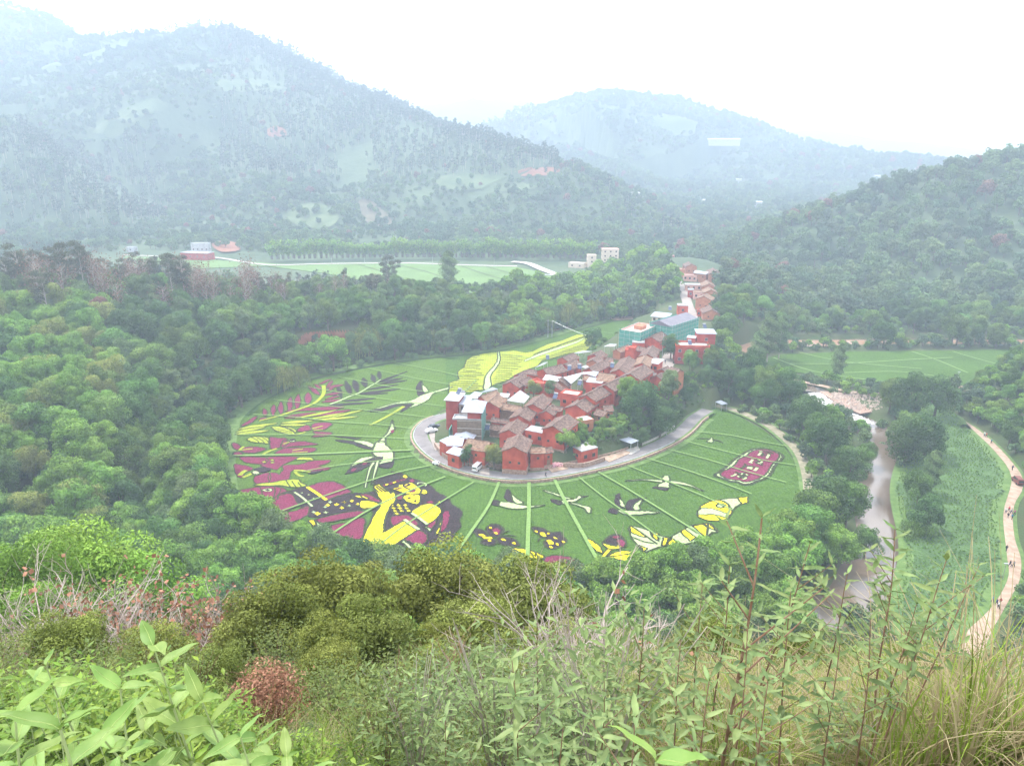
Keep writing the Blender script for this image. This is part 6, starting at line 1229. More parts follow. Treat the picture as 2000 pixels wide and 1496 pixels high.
PZ = GS([(1105,862),(1150,838),(1200,820),(1240,790),(1300,765),(1370,765),(1400,775),(1340,812),(1290,848),(1240,864),(1180,884),(1120,900)], 2)
X, Y = jgrid(PZ[:, 0].min(), PZ[:, 0].max(), PZ[:, 1].min(), PZ[:, 1].max(), 1.7, 52); d, _ = seg_dist(X, Y, ROAD); m = inside(X, Y, PZ) & (d > 4.5); X, Y = X[m], Y[m]; n_ = len(X)
scatter('bank_scrub', np.stack([X, Y, H(X, Y)], 1), RNG.uniform(.1, .24, n_), RNG.choice(['bush', 'fresh', 'broad'], n_), 'far')
# pole, lamps, wires
def pole(p, h, label, arm=True, z=None, name='utility_pole', m='conc'):
    z = hz1(p[0], p[1]) if z is None else z; e = empty(name, (p[0], p[1], z), 0, label=label, cat='pole'); b = MB(); b.tube([(0, 0, -.5), (0, 0, h)], .16, .1, n=6); b.build('post', M[m], e)
    if arm: b = MB(); b.box(-.9, .9, -.06, .06, h-.7, h-.55); b.build('crossarm', M['conc'], e)
    return e
for x, y, z, h, lb in ((1070,660,0,10,'left one of two pale poles before the willow row'), (1078,661,0,10,'right one of two pale poles before the willow row'), (1293,702,9,11,'tall white lamp pole on the concrete street'), (930,598,3,12,'utility pole before the dark hedge below the pale terrace'), (1325,664,9.5,9,'thin pole beside the right netted block'), (1173,688,1,7,'short pole beside the dark slender tree'), (965,845,3,5,'thin post beside the solar heater roof')):
    g = G(x, y, z); pole(g, h, lb, arm='utility' in lb or 'pale poles' in lb, m='white' if 'white' in lb or 'pale' in lb else 'conc')
for i, (x, y) in enumerate(((648,514),(712,514),(770,513),(845,516),(965,519))): pole(G(x, y, 5), 7, 'small lamp post along the far field road', arm=False, m='white', name='lamp_post')['group'] = 'lamp posts along the far field road'
for x, y, lb in ((1958,1132,'lamp post on the meadow side of the footpath near its lower end'), (1870,745,'lamp post beside the small sandy landing'), (1935,838,'lamp post by the curve of the footpath')):
    g = G(x, y, .2); e = empty('lamp_post', tuple(g), 0, label=lb, cat='lamp post'); b = MB(); b.tube([(0, 0, -.3), (0, 0, 4.2)], .07, n=5); b.build('post', M['steel'], e); b = MB(); b.box(-.5, .5, -.18, .18, 4.2, 4.32); b.build('lamp_head', M['white'], e)
g1, g2 = G(1078,661,0)+[0, 0, 9.4], G(1173,688,1)+[0, 0, 6]; b = MB(); b.tube([g1*(1-t)+g2*t-np.array([0, 0, 3*t*(1-t)]) for t in np.linspace(0, 1, 9)], .04, n=3); b.build('power_line', M['steel'], label='thin wire running from the pale poles to the village', cat='wire')
p = AT(372, 52, 1480); z0 = hz1(p[0], p[1]); e = empty('mast', (p[0], p[1], z0), 0, label='thin radio mast on the highest summit', cat='mast'); b = MB(); b.tube([(0, 0, -2), (0, 0, 34)], .7, .3, n=4); b.build('post', M['steel'], e); b = MB(); b.box(-3, 3, -.3, .3, 24, 24.6); b.build('crossarm', M['steel'], e)
# ---------------------------------------------------------------- cars
M['carw'] = mat('white_car_paint', (.78, .78, .8), rough=.25, spec=.6); M['tyre'] = mat('tyre', (.02, .02, .02), rough=.8); M['lampred'] = mat('tail_lamp', (.35, .02, .02), rough=.3); M['card'] = mat('dark_car_paint', (.05, .06, .08), rough=.25, spec=.6)
M['truck'] = mat('dark_red_truck', (.18, .05, .04), rough=.5)
def car(name, g, ang, label, body='carw', Lc=4.3, Wc=1.75, Hc=1.5, van=False, cat='car'):
    e = empty(name, tuple(g), ang, label=label, cat=cat); h = Lc/2
    if van: prof = [(-h, .35), (-h, 1.5), (-h+.15, Hc), (h-1.1, Hc), (h-.45, 1.15), (h, .95), (h, .35)]
    else: prof = [(-h, .4), (-h+.02, .95), (-h+.5, 1.0), (-h+.95, Hc-.02), (.35, Hc), (1.05, 1.0), (h-.1, .85), (h, .6), (h, .35)]
    n = len(prof); b = MB(); yw = [Wc/2-(.14 if z > 1.05 else .0) for x, z in prof]
    b.add([(x, -w_, z) for (x, z), w_ in zip(prof, yw)]+[(x, w_, z) for (x, z), w_ in zip(prof, yw)], [tuple(range(n)), tuple(range(2*n-1, n-1, -1))]+[(i, n+i, n+(i+1) % n, (i+1) % n) for i in range(n)]); b.build('body', M[body], e)
    b = MB(); z0, z1 = 1.02, Hc-.14
    x0, x1 = (-h+.7, .6) if not van else (-h+.4, h-1.0)
    for s in (-1, 1):
        y = s*(Wc/2-.12); b.add([(x0, y, z0), (x1+.25, y, z0), (x1-.1, y, z1), (x0+.25, y, z1)], [(0, 1, 2, 3) if s < 0 else (3, 2, 1, 0)])
    b.build('side_window', M['glass'], e)
    b = MB(); yy = Wc/2-.25
    if van: b.add([(h-.98, -yy, Hc-.12), (h-.98, yy, Hc-.12), (h-.42, yy, 1.22), (h-.42, -yy, 1.22)], [(0, 3, 2, 1)])
    else: b.add([(.42, -yy, Hc-.04), (.42, yy, Hc-.04), (1.02, yy, 1.06), (1.02, -yy, 1.06)], [(0, 3, 2, 1)])
    b.build('windscreen', M['glass'], e)
    b = MB()
    if van: b.add([(-h-.01, -yy, 1.05), (-h-.01, yy, 1.05), (-h+.0, yy, 1.5), (-h+.0, -yy, 1.5)], [(0, 3, 2, 1)])
    else: b.add([(-h+.52, -yy, 1.06), (-h+.52, yy, 1.06), (-h+.9, yy, Hc-.1), (-h+.9, -yy, Hc-.1)], [(0, 3, 2, 1)])
    b.build('rear_window', M['glass'], e)
    for sx in (-1, 1):
        for sy in (-1, 1): b = MB(); b.tube([(sx*h*.62, sy*(Wc/2-.2), .32), (sx*h*.62, sy*(Wc/2+.02), .32)], .32, n=10); b.build('wheel', M['tyre'], e)
        b = MB(); b.box(-h-.03, -h+.03, sx*Wc*.42-.12, sx*Wc*.42+.12, .75, .95); b.build('tail_lamp', M['lampred'], e)
    return e
car('parked_car', G(843,844,1.25), math.radians(28), 'white car parked on the road bend at the left end of the village')
car('parked_car', G(848,836,1.25), math.radians(35), 'dark car partly hidden behind the white parked car', 'card')
car('parked_van', G(933,916,1.35), math.radians(68), 'white van parked nose-up beside the round dark tree', 'carw', 4.8, 1.8, 1.95, True, 'van')
car('parked_car', G(852,908,1.25), math.radians(-25), 'small white car at the outer edge of the ring road', Lc=2.2, Wc=1.2, Hc=1.2)
car('parked_car', G(458+0,0+505,5), .2, 'dark car on the left plain', 'card') if 0 else None
car('small_truck', G(1987,943,.25), math.radians(80), 'dark red small truck driving along the footpath', 'truck', 4.2, 1.8, 1.9, True, 'truck')
# ---------------------------------------------------------------- people
CL = {k: mat('cloth_'+k, c, rough=.9) for k, c in dict(black=(.02, .02, .025), navy=(.03, .04, .12), red=(.5, .04, .05), white=(.65, .65, .65), grey=(.2, .2, .22), teal=(.04, .22, .32), pink=(.5, .15, .25), brown=(.2, .11, .07)).items()}
M['skin'] = mat('skin', (.45, .27, .19)); M['hair'] = mat('hair', (.015, .012, .01))
def person(g, ang, top, legs, label, stride=.25, umb=None):
    e = empty('person', tuple(g), ang, label=label, cat='person')
    V = [(0, 0, .92), (.0, 0, 1.15), (0, 0, 1.38), (0, 0, 1.5), (0, .02, 1.6), (.09, 0, .88), (.1, stride, .48), (.1, stride*.7, .05), (.1, stride*.7+.12, .02), (-.09, 0, .88), (-.1, -stride*.5, .48), (-.1, -stride, .08), (-.1, -stride+.1, .04), (.19, 0, 1.38), (.24, -.1, 1.1), (.24, .05, .86), (-.19, 0, 1.38), (-.24, .1, 1.1), (-.24, .22, .9), (0, .02, 1.7)]
    E = [(0, 1), (1, 2), (2, 3), (3, 4), (4, 19), (0, 5), (5, 6), (6, 7), (7, 8), (0, 9), (9, 10), (10, 11), (11, 12), (2, 13), (13, 14), (14, 15), (2, 16), (16, 17), (17, 18)]
    Rr = [.13, .13, .14, .06, .095, .1, .07, .045, .04, .1, .07, .045, .04, .06, .045, .035, .06, .045, .035, .08]
    me = bpy.data.meshes.new('body'); me.from_pydata(V, E, []); me.update(); o = bpy.data.objects.new('body', me); link(o, e)
    md = o.modifiers.new('skin', 'SKIN'); 
    if not me.skin_vertices: me.attributes.new('x', 'FLOAT', 'POINT')
    try:
        lay = me.skin_vertices[0].data
    except Exception:
        bm = __import__('bmesh').new(); bm.from_mesh(me); bm.verts.layers.skin.verify(); bm.to_mesh(me); bm.free(); lay = me.skin_vertices[0].data
    for i, r_ in enumerate(Rr): lay[i].radius = (r_, r_*.8); lay[i].use_root = (i == 0)
    dg = bpy.context.evaluated_depsgraph_get(); m2 = bpy.data.meshes.new_from_object(o.evaluated_get(dg)); o.modifiers.clear(); o.data = m2
    for m_ in (CL[top], CL[legs], M['skin'], M['hair']): m2.materials.append(m_)
    for p_ in m2.polygons:
        z = p_.center[2]; x = abs(p_.center[0]); p_.material_index = 2 if (1.5 < z < 1.68 or (x > .19 and z < .95 and z > .8)) else 3 if z >= 1.68 else 1 if z < .95 else 0; p_.use_smooth = True
    return e, o.data
PPL = [(1066,931,1.2,'black','black','lone walker on the ring road below the front gable house', 1.2)]
for i, (x, y, t, l_, d) in enumerate([(1922,852,'white','navy','walker in a pale top, left of a pair on the upper footpath'), (1926,854,'red','black','walker in a red top, right of a pair on the upper footpath'), (1936,866,'teal','black','walker alone just below the pair on the upper footpath'),
   (1977,918,'navy','black','walker beside the dark red truck'), (1964,1002,'white','navy','walker in white at the left of the group below the truck'), (1970,999,'red','black','walker in red in the group below the truck'), (1975,1003,'grey','navy','walker in grey in the middle of the group below the truck'), (1981,1006,'pink','black','walker in pink at the right of the group below the truck'),
   (1968,1012,'black','grey','walker in black at the front left of the group below the truck'), (1976,1014,'teal','black','walker in teal at the front right of the group below the truck'), (1965,1076,'black','black','walker in black by the meadow edge half way down the path'), (1972,1106,'black','navy','left one of two walkers side by side on the lower path'), (1979,1107,'grey','black','right one of two walkers side by side on the lower path'),
   (1938,1176,'teal','navy','walker in blue at the left of the nearest group'), (1946,1182,'navy','black','walker in navy in the nearest group'), (1953,1180,'red','brown','walker in red at the right of the nearest group'), (1950,1188,'white','black','walker in white at the front of the nearest group')]): PPL.append((x, y, .25, t, l_, d, RNG.uniform(0, 6.28)))
PPL.append((1299,711,9.4,'navy','black','figure walking on the concrete street below the lamp pole', .4))
for x, y, z, t, l_, d, a in PPL:
    g = G(x, y, z)
    if z > 5: g[2] = hz1(g[0], g[1])+.35
    person(g, a, t, l_, d)
# flowers by the road
b = MB(); r = random.Random(5); c0 = G(1078,908,1.6)
for k in range(500):
    x, y = r.gauss(0, 1.5), r.gauss(0, .7); s = .16; z = r.uniform(.2, 1.0); b.add([(c0[0]+x-s, c0[1]+y, 1.2+z), (c0[0]+x, c0[1]+y-s, 1.2+z), (c0[0]+x+s, c0[1]+y, 1.25+z), (c0[0]+x, c0[1]+y+s, 1.3+z)], [(0, 1, 2, 3)])
b.build('flower_bed', kind='stuff', mats=mat('pink_flowers', (.6, .12, .22), (.8, .6, .62), 3))
# ---------------------------------------------------------------- foreground plants
def leafm2(n, c, c2, tr=.22): return mat(n, c, c2, 9, rough=.55, trans=tr, spec=.35, rnd=.16, tint=.35)
M['bigleaf'] = leafm2('soft_grey_green_leaf', (.13, .23, .045), (.22, .32, .08)); M['lime_leaf'] = leafm2('lime_green_leaf', (.09, .17, .015), (.18, .27, .03)); M['midrib'] = mat('midrib', (.3, .38, .13)); M['stem'] = mat('brown_stem', (.2, .11, .07), (.3, .19, .13), 20); M['greystem'] = mat('grey_twig', (.38, .31, .27), (.5, .43, .39), 8)
M['olive'] = leafm2('olive_small_leaf', (.07, .11, .018), (.13, .165, .03)); M['deadleaf'] = mat('dead_leaf', (.27, .13, .08), (.4, .22, .15), 5, trans=.2, tint=.4); M['greenstem'] = mat('green_stem', (.3, .36, .16)); M['straw'] = mat('straw_blade', (.42, .32, .17), (.62, .52, .31), 3, trans=.25, tint=.3); M['blade'] = mat('green_blade', (.14, .23, .03), (.28, .36, .06), 3, trans=.3, tint=.4); M['olive2'] = leafm2('grey_small_leaf', (.1, .16, .05), (.21, .28, .1))
def leaf_geo(Lf=1., w=.3, bend=.35, fold=.18, tw=0., n=8, rng=random):
    V = []; 
    for i in range(n+1):
        t = i/n; ww = w*.5*(math.sin(math.pi*min(1, t**.75))**.85)*(1-.15*t)+.004; x = Lf*(t-.08*bend*t*t); z = -bend*Lf*t*t*.6+.03*math.sin(9*t)
        V += [(x, -ww, z+fold*ww+.012*math.sin(17*t)), (x, 0, z), (x, ww, z+fold*ww+.012*math.cos(15*t))]
    return V, [(3*i, 3*i+1, 3*i+4, 3*i+3) for i in range(n)]+[(3*i+1, 3*i+2, 3*i+5, 3*i+4) for i in range(n)]
LEAFM = {}
for key, m_, ws, bs in (('big', 'bigleaf', (.36, .3, .4), (.2, .5, .05)), ('lime', 'lime_leaf', (.34, .38, .3), (.2, .35, .1)), ('weed', 'olive2', (.26, .22, .3), (.3, .6, .15))):
    LEAFM[key] = []
    for w_, b_ in zip(ws, bs):
        v, f = leaf_geo(1, w_, b_, .45); me = np_mesh('leaf', v, f, M[m_], np.full(len(v), .5), smooth=True)
        bm = MB(); bm.tube([(t*(1-.08*b_*t), 0, -b_*t*t*.6+.03*math.sin(9*t)+.004) for t in np.linspace(0, .97, 7)], .012, .003, 4); LEAFM[key].append((me, bm.mesh('midrib', M['midrib'])))
def put_leaf(parent, key, pos, az, el, L_, r, rib=False):
    me, rb = r.choice(LEAFM[key]); o = link(bpy.data.objects.new('leaf', me), parent); o.location = pos; o.rotation_euler = (r.uniform(-.5, .5), -el, az); o.scale = (L_, L_, L_)
    if rib: link(bpy.data.objects.new('midrib', rb), o)
    return o
def stemplant(tip, Yd, base_dx, nleaf, L_, key, label, name, group, stem='stem', r0=.012, seed=0, el0=.9, rib=False, base=None, side=3, cat='plant'):
    """upright shoot with opposite leaves; tip given by pixel and distance"""
    r = random.Random(seed); tp = AT(tip[0], tip[1], Yd)
    bx, by = tp[0]+base_dx, Yd+r.uniform(-.1, .25); bz = hz1(bx, by)-.1 if base is None else tp[2]-base
    hgt = tp[2]-bz
    e = empty(name, (bx, by, bz), 0, label=label, cat=cat, group=group)
    P = [np.array((tp[0]-bx, tp[1]-by, hgt))*t+np.array((.05*math.sin(3*t+seed), .05*math.cos(4*t), 0))*hgt*.3*t*(1-t)*3 for t in np.linspace(0, 1, 12)]
    b = MB(); b.tube(P, r0, r0*.35, n=6); b.build('stem', M[stem], e)
    def leaves(Q, n, L0, t0):
        for k in range(n):
            t = t0+(1-t0)*(k+1)/n; i = min(len(Q)-2, int(t*(len(Q)-1))); f = t*(len(Q)-1)-i; p = Q[i]*(1-f)+Q[i+1]*f; a = k*math.pi/2+r.uniform(-.3, .3)+seed; tpf = (k/n)
            for s in (0, math.pi):
                if r.random() < .93: put_leaf(e, key, tuple(p), a+s, el0*(.1+.9*tpf)+r.uniform(-.35, .25)-.1, L0*(1-.25*max(0, tpf-.6)/.4)*r.uniform(.75, 1.15), r, rib)
    leaves(P, nleaf, L_, .3)
    for s in range(side):
        t = .45+.45*s/max(1, side); i = int(t*11); p = P[i]; a = r.uniform(0, 6.28); l = hgt*r.uniform(.15, .3) if hgt < 2 else r.uniform(.25, .5)
        Q = [p+np.array((math.cos(a)*l*.7*u, math.sin(a)*l*.5*u, l*u*.8)) for u in np.linspace(0, 1, 6)]; b = MB(); b.tube(Q, r0*.5, r0*.2, n=5); b.build('side_stem', M[stem], e); leaves(Q, max(4, nleaf//3), L_*.8, .4)
    return e
# soft large-leaved shoots close to the lens
GB = 'broad soft-leaved shoots in the near left corner'
for i, (tx, ty, Yd, dx, n, L_, lb) in enumerate(((118,1425,.95,-.02,4,.115,'nearest broad-leaved shoot in the lower left corner with a huge pale leaf'), (300,1262,1.9,.05,7,.16,'tall broad-leaved shoot whose tip stands highest at the left'), (30,1400,1.3,-.05,5,.12,'broad-leaved shoot cut by the left edge of the picture'),
    (235,1345,1.6,.03,6,.13,'broad-leaved shoot between the nearest and the tallest one'), (395,1370,1.8,.05,5,.14,'broad-leaved shoot with drooping leaves right of the tallest one'), (560,1478,1.25,.0,4,.1,'small broad-leaved shoot at the bottom edge under the brown dead shrub'), (470,1440,1.6,.05,5,.12,'broad-leaved shoot leaning right above the bottom edge'),
    (1282,1488,.85,.0,3,.1,'single glossy broad-leaved shoot at the bottom centre'), (90,1300,2.4,.0,6,.13,'broad-leaved shoot in the lime shrub near the left edge'), (200,1440,1.4,0,5,.12,'broad-leaved shoot right of the huge pale leaf'))):
    stemplant((tx, ty), Yd, dx, n, L_, 'big', lb, 'broad_leaved_shoot', GB, 'greenstem', .006, 11+i, rib=True, base=.45 if Yd < 1.5 else .8, side=1)
# lime green shrub
r = random.Random(77)
for i in range(20):
    tx = r.uniform(-30, 700); Yd = r.uniform(1.9, 3.6); top = 1250+max(0, tx-330)*.62+max(0, 120-tx)*.2; ty = top+(3.6-Yd)*60+r.uniform(0, 110)
    stemplant((tx, min(ty, 1480)), Yd, r.uniform(-.1, .1), 6, .085 if i % 3 else .07, 'lime', 'lime green leafy shoot in the shrub across the lower left', 'lime_shoot', 'lime green shoots across the lower left', 'greenstem', .004, 200+i, base=.7, side=1)
# weeds on the right
WL = [(1488,1012,3.0,-.05,11,.085,'tallest weed on a thick brown stem, its leafy tip overlapping the right paddies'), (1748,1035,3.2,.1,8,.09,'weed with a star of leaves standing before the river'), (1582,1062,3.4,-.1,9,.08,'weed arching right between the tallest one and the river'), (1848,1095,3.3,-.15,8,.09,'leaning weed before the meadow'), (1912,1105,3.6,-.3,7,.085,'rightmost leaning weed before the meadow, near the footpath'),
 (1372,1140,3.6,0,8,.08,'weed with pale tip before the dark trees left of the tallest one'), (1258,1185,3.4,.02,8,.085,'short weed beside the grey twiggy bush'), (1000,1290,2.6,.05,7,.1,'rosette-topped weed standing alone in the lower centre'), (1425,1105,3.3,.05,8,.08,'weed immediately left of the tallest one'), (1655,1120,3.5,.05,8,.075,'thin weed before the river mouth'),
 (1330,1250,3.0,0,8,.08,'weed above the bottom centre beside grey twigs'), (1545,1150,3.1,.05,9,.08,'dense weed right of the tallest stem'), (1790,1180,3.4,-.1,7,.08,'weed among the grass before the lower meadow'), (1180,1330,2.8,.03,7,.085,'weed leaning over the grey twiggy bush'), (1460,1230,2.7,.02,8,.085,'weed in front of the tallest stem'), (1385,1330,2.3,0,7,.08,'weed near the bottom left of the grass'), (870,1400,2.9,0,6,.08,'small weed at the bottom between the shrubs'),
 (1100,1420,2.2,0,6,.085,'weed at the bottom centre left of the glossy shoot'), (1640,1260,2.9,.04,7,.075,'weed rising from the dry grass'), (1240,1400,2.1,0,6,.08,'weed just above the glossy shoot'), (1700,1210,3.1,.03,7,.075,'weed at the edge of the dry grass below the river'), (1500,1330,2.4,0,7,.08,'low weed in the grass under the tallest stem'), (1050,1210,4.0,0,8,.09,'weed against the olive shrubs')]
for i, (tx, ty, Yd, dx, n, L_, lb) in enumerate(WL):
    stemplant((tx, ty), Yd, dx, n+5, L_*1.3, 'weed', lb, 'leafy_weed', 'leafy weeds on the right', 'stem', .011 if i == 0 else .0055, 400+i, base=1.9 if i == 0 else 1.1, side=6 if i == 0 else 4)
# low growth: grey-green small weeds filling between
def tuft_mesh(name, n, h, L_, w, m_, seed, spread=.35, up=1.):
    rg = np.random.default_rng(seed); V = []; F = []; tint = []
    for k in range(n):
        a = rg.uniform(0, 6.28); rr = rg.uniform(0, spread); z = rg.uniform(.05, 1)*h; p = np.array((rr*math.cos(a), rr*math.sin(a), z)); az = rg.uniform(0, 6.28); el = rg.uniform(-.3, 1.0)*up
        d = np.array((math.cos(az)*math.cos(el), math.sin(az)*math.cos(el), math.sin(el))); s = np.array((-math.sin(az), math.cos(az), rg.uniform(-.4, .4))); l = L_*rg.uniform(.6, 1.2); q = len(V)
        V += [p, p+d*l*.45+s*w*l*.5, p+d*l+np.array((0, 0, -.15*l)), p+d*l*.45-s*w*l*.5]; F.append((q, q+1, q+2, q+3)); tint += [rg.uniform(0, 1)]*4
    return np_mesh(name, np.array(V), np.array(F), M[m_], tint)
def stems_mesh(n, h, spread, r, m_, seed):
    rg = random.Random(seed); b = MB()
    for k in range(n):
        a = rg.uniform(0, 6.28); s = rg.uniform(.3, 1)*spread; b.tube([(0, 0, -.1), (s*.4*math.cos(a), s*.4*math.sin(a), h*.5), (s*math.cos(a), s*math.sin(a), h*rg.uniform(.75, 1.05))], r, r*.4, n=3)
    return b.mesh('stems', M[m_])
FS2 = bpy.data.collections.new('undergrowth_sources')
def scatter2(name, srcs, P, S, seed, label=None):
    global FS
    keep = FS; FS = bpy.data.collections.new('src_'+name); ks = []
    for i, me in enumerate(srcs): o = bpy.data.objects.new('src_%s_%02d' % (name, i), me); FS.objects.link(o); SRC[('x', name+str(i))] = [i]; ks.append(name+str(i))
    rr = np.random.default_rng(seed); o = scatter(name, P, S, [rr.choice(ks) for _ in range(len(P))], 'x', label); FS = keep; return o
def join2(a, b): 
    me = joined(a, b, 'u'); return me
for m_ in ('a',): pass
dummy = stems_mesh(1, .01, .01, .001, 'stem', 0)
def dressed(tm, st):
    if not st.attributes.get('tint'): st.attributes.new('tint', 'FLOAT', 'POINT')
    return joined(st, tm, 'u')
ol = [dressed(tuft_mesh('t', 1500, .95, .045, .4, 'olive', 500+i, .42), stems_mesh(14, .9, .4, .006, 'stem', i)) for i in range(3)]
gy = [dressed(tuft_mesh('t', 420, .9, .075, .3, 'olive2', 520+i, .36), stems_mesh(16, .95, .4, .005, 'greystem', 10+i)) for i in range(3)]
lm = [dressed(tuft_mesh('t', 420, .7, .075, .4, 'lime_leaf', 540+i, .36), stems_mesh(8, .6, .3, .005, 'greenstem', 20+i)) for i in range(2)]
def gpts(x0, x1, y0, y1, s, seed, f=None):
    X, Y = jgrid(x0, x1, y0, y1, s, seed); Z = H(X, Y); m = thin(X, Y, Z, -200, 2200, lift=1); X, Y, Z = X[m], Y[m], Z[m]; px, py, _ = pix(np.stack([X, Y, Z], 1))
    if f is not None: k = f(X, Y, px, py); X, Y, Z = X[k], Y[k], Z[k]
    return np.stack([X, Y, Z-.05], 1)
P = gpts(-4, 3, 2.2, 6, .3, 61, lambda X, Y, px, py: px < 800); px, py, _ = pix(P); top = np.interp(px, [0, 330, 430, 520, 600, 720], [1285, 1290, 1350, 1435, 1440, 1470])+RNG.uniform(-15, 50, len(P)); hm_ = np.array([AT(a, t_, y)[2]-z for a, t_, (x, y, z) in zip(px, top, P)])
k_ = hm_ > .12; P, hm_ = P[k_], hm_[k_]; scatter2('lime_undergrowth', lm, P, np.minimum(hm_/.78, RNG.uniform(.6, 1.0, len(P))), 1)
P = gpts(-1, 9, 2.6, 12, .5, 62, lambda X, Y, px, py: (px > 700) & ((px < 1350) | (RNG.uniform(0, 1, len(px)) < .22))); scatter2('grey_undergrowth', gy+[dressed(tuft_mesh('t', 900, .9, .05, .4, 'olive', 560, .36), stems_mesh(10, .85, .35, .005, 'stem', 31))], P, RNG.uniform(.6, 1.15, len(P)), 2)
P = gpts(-36, 36, 7, 38, .85, 63); scatter2('olive_undergrowth', ol, P, RNG.uniform(.8, 1.5, len(P))*(1+1.6*np.clip(fbm(P[:, 0]/4, P[:, 1]/4, 2, 6), -.3, .3))*np.clip(P[:, 1]/14, .6, 1), 3)
# shrubs on the near slope
SH = [(640,1165,17,0,1.0,'olive feathery shrub standing highest at the left of the lower middle'), (860,1140,19,1,1.2,'olive feathery shrub in the middle of the lower thicket'), (1040,1118,20,0,1.2,'darker olive shrub nearest the paddies at the right of the thicket'), (520,1230,14,1,.9,'yellowish feathery shrub beside the dead brown shrub'), (720,1260,12,0,.85,'feathery shrub in front of the highest one'), (930,1235,13,1,.85,'feathery shrub in front of the dark olive one'),
 (430,1340,9,0,.62,'low feathery shrub above the lime shoots'), (1090,1240,11,2,.7,'grey-leaved shrub beside the grey twiggy bush'), (840,1340,8,2,.62,'small-leaved grey shrub at the lower centre'), (650,1340,9,1,.62,'low olive shrub behind the brown dead shrub'), (1000,1350,7,2,.55,'low grey-leaved shrub near the rosette weed'), (300,1290,12,1,.7,'feathery shrub left of the lower thicket'), (1400,1215,12,2,.75,'grey-green shrub behind the tallest weed'), (1560,1230,11,0,.6,'olive shrub behind the dry grass'), (120,1240,13,0,.8,'green shrub under the dead twigs at the left'), (1790,1250,13,2,.5,'low shrub before the lower meadow'),
 (380,1190,22,0,.9,'feathery shrub right of the dead twigs')]
def fit(tx, ty, Yd, hgt):     # stand the bush where its top just reaches the sight line
    ys = np.arange(5, 60, .25); P_ = np.array([AT(tx, ty, y) for y in ys]); g = np.abs(P_[:, 2]-H(P_[:, 0], P_[:, 1])-hgt)+.3*np.abs(ys-Yd)
    return P_[int(np.argmin(g))]
for tx, ty, Yd, k, s, lb in SH:
    q_ = .8*s*min(1, Yd/17)**1.25; tp = fit(tx, ty, Yd, 5.7*q_); z = hz1(tp[0], tp[1]); zz = max(q_, (tp[2]-z)/5.7) if tp[2]-z < 7 else q_
    if tp[2]-z >= 7: z = tp[2]-5.7*q_
    e = empty('shrub', (tp[0], tp[1], z), RNG.uniform(0, 6), label=lb, cat='shrub', group='shrubs in the near thicket'); e.scale = (q_, q_, zz)
    tr_, cr_ = PROTO['scrub'][k % 2] if k < 2 else PROTO['scrub'][1]
    link(bpy.data.objects.new('trunk', tr_), e); link(bpy.data.objects.new('foliage', cr_), e)
P = gpts(-36, 36, 12, 40, 2.2, 66); px, py, _ = pix(P+[0, 0, 2]); top = np.interp(px, [-100, 430, 520, 620, 1100, 1160, 2100], [1290, 1290, 1180, 1165, 1165, 1300, 1300])+RNG.uniform(0, 90, len(P))
hm_ = np.array([AT(a, t_, y)[2]-z for a, t_, (x, y, z) in zip(px, top, P)]); k_ = hm_ > 1.2; P, hm_ = P[k_], hm_[k_]; scatter('near_scrub', P, np.minimum(hm_/6.6, RNG.uniform(.4, .62, len(P))), RNG.choice(['scrub', 'scrub', 'bush'], len(P)), 'near')
# dead twiggy bushes
def twig_mesh(seed, h, spread, n0, m_, leaves=0, leafs=.09):
    rg = random.Random(seed); b = MB(); LV_ = []
    def grow(p, d, l, r_, lev):
        n = 4; Q = [p]
        for i in range(n):
            d = (d+Vector((rg.gauss(0, .12), rg.gauss(0, .12), rg.gauss(0, .09)+.02))).normalized(); Q.append(Q[-1]+d*l/n)
        b.tube(Q, r_, r_*.5, n=4 if lev < 1 else 3, cap=False)
        if lev < 3:
            for k in range(3 if lev else 4):
                q = Q[rg.randint(1, n)]; dd = (d+Vector((rg.gauss(0, .5), rg.gauss(0, .5), rg.gauss(0, .35)))).normalized(); grow(q, dd, l*rg.uniform(.45, .7), r_*.5, lev+1)
        elif leaves and rg.random() < leaves: LV_.append(Q[-1])
    for k in range(n0): a = rg.uniform(0, 6.28); s = rg.uniform(.1, 1)*spread; grow(Vector((0, 0, 0)), Vector((math.cos(a)*s, math.sin(a)*s, 1)).normalized(), h*rg.uniform(.5, .7), .035*h/3, 0)
    lf = None
    if LV_:
        rn = np.random.default_rng(seed); C0 = np.array([tuple(p) for p in LV_]); C0 = np.repeat(C0, 2, 0)+rn.normal(size=(len(C0)*2, 3))*.05; nr = rn.normal(size=C0.shape); nr /= np.linalg.norm(nr, axis=1)[:, None]; V, F = cards(C0, nr, leafs, rn, 1.3); lf = np_mesh('dead_leaves', V, F, M['deadleaf'], np.repeat(rn.uniform(0, 1, len(C0)), 4))
    return b.mesh('twigs', M[m_]), lf
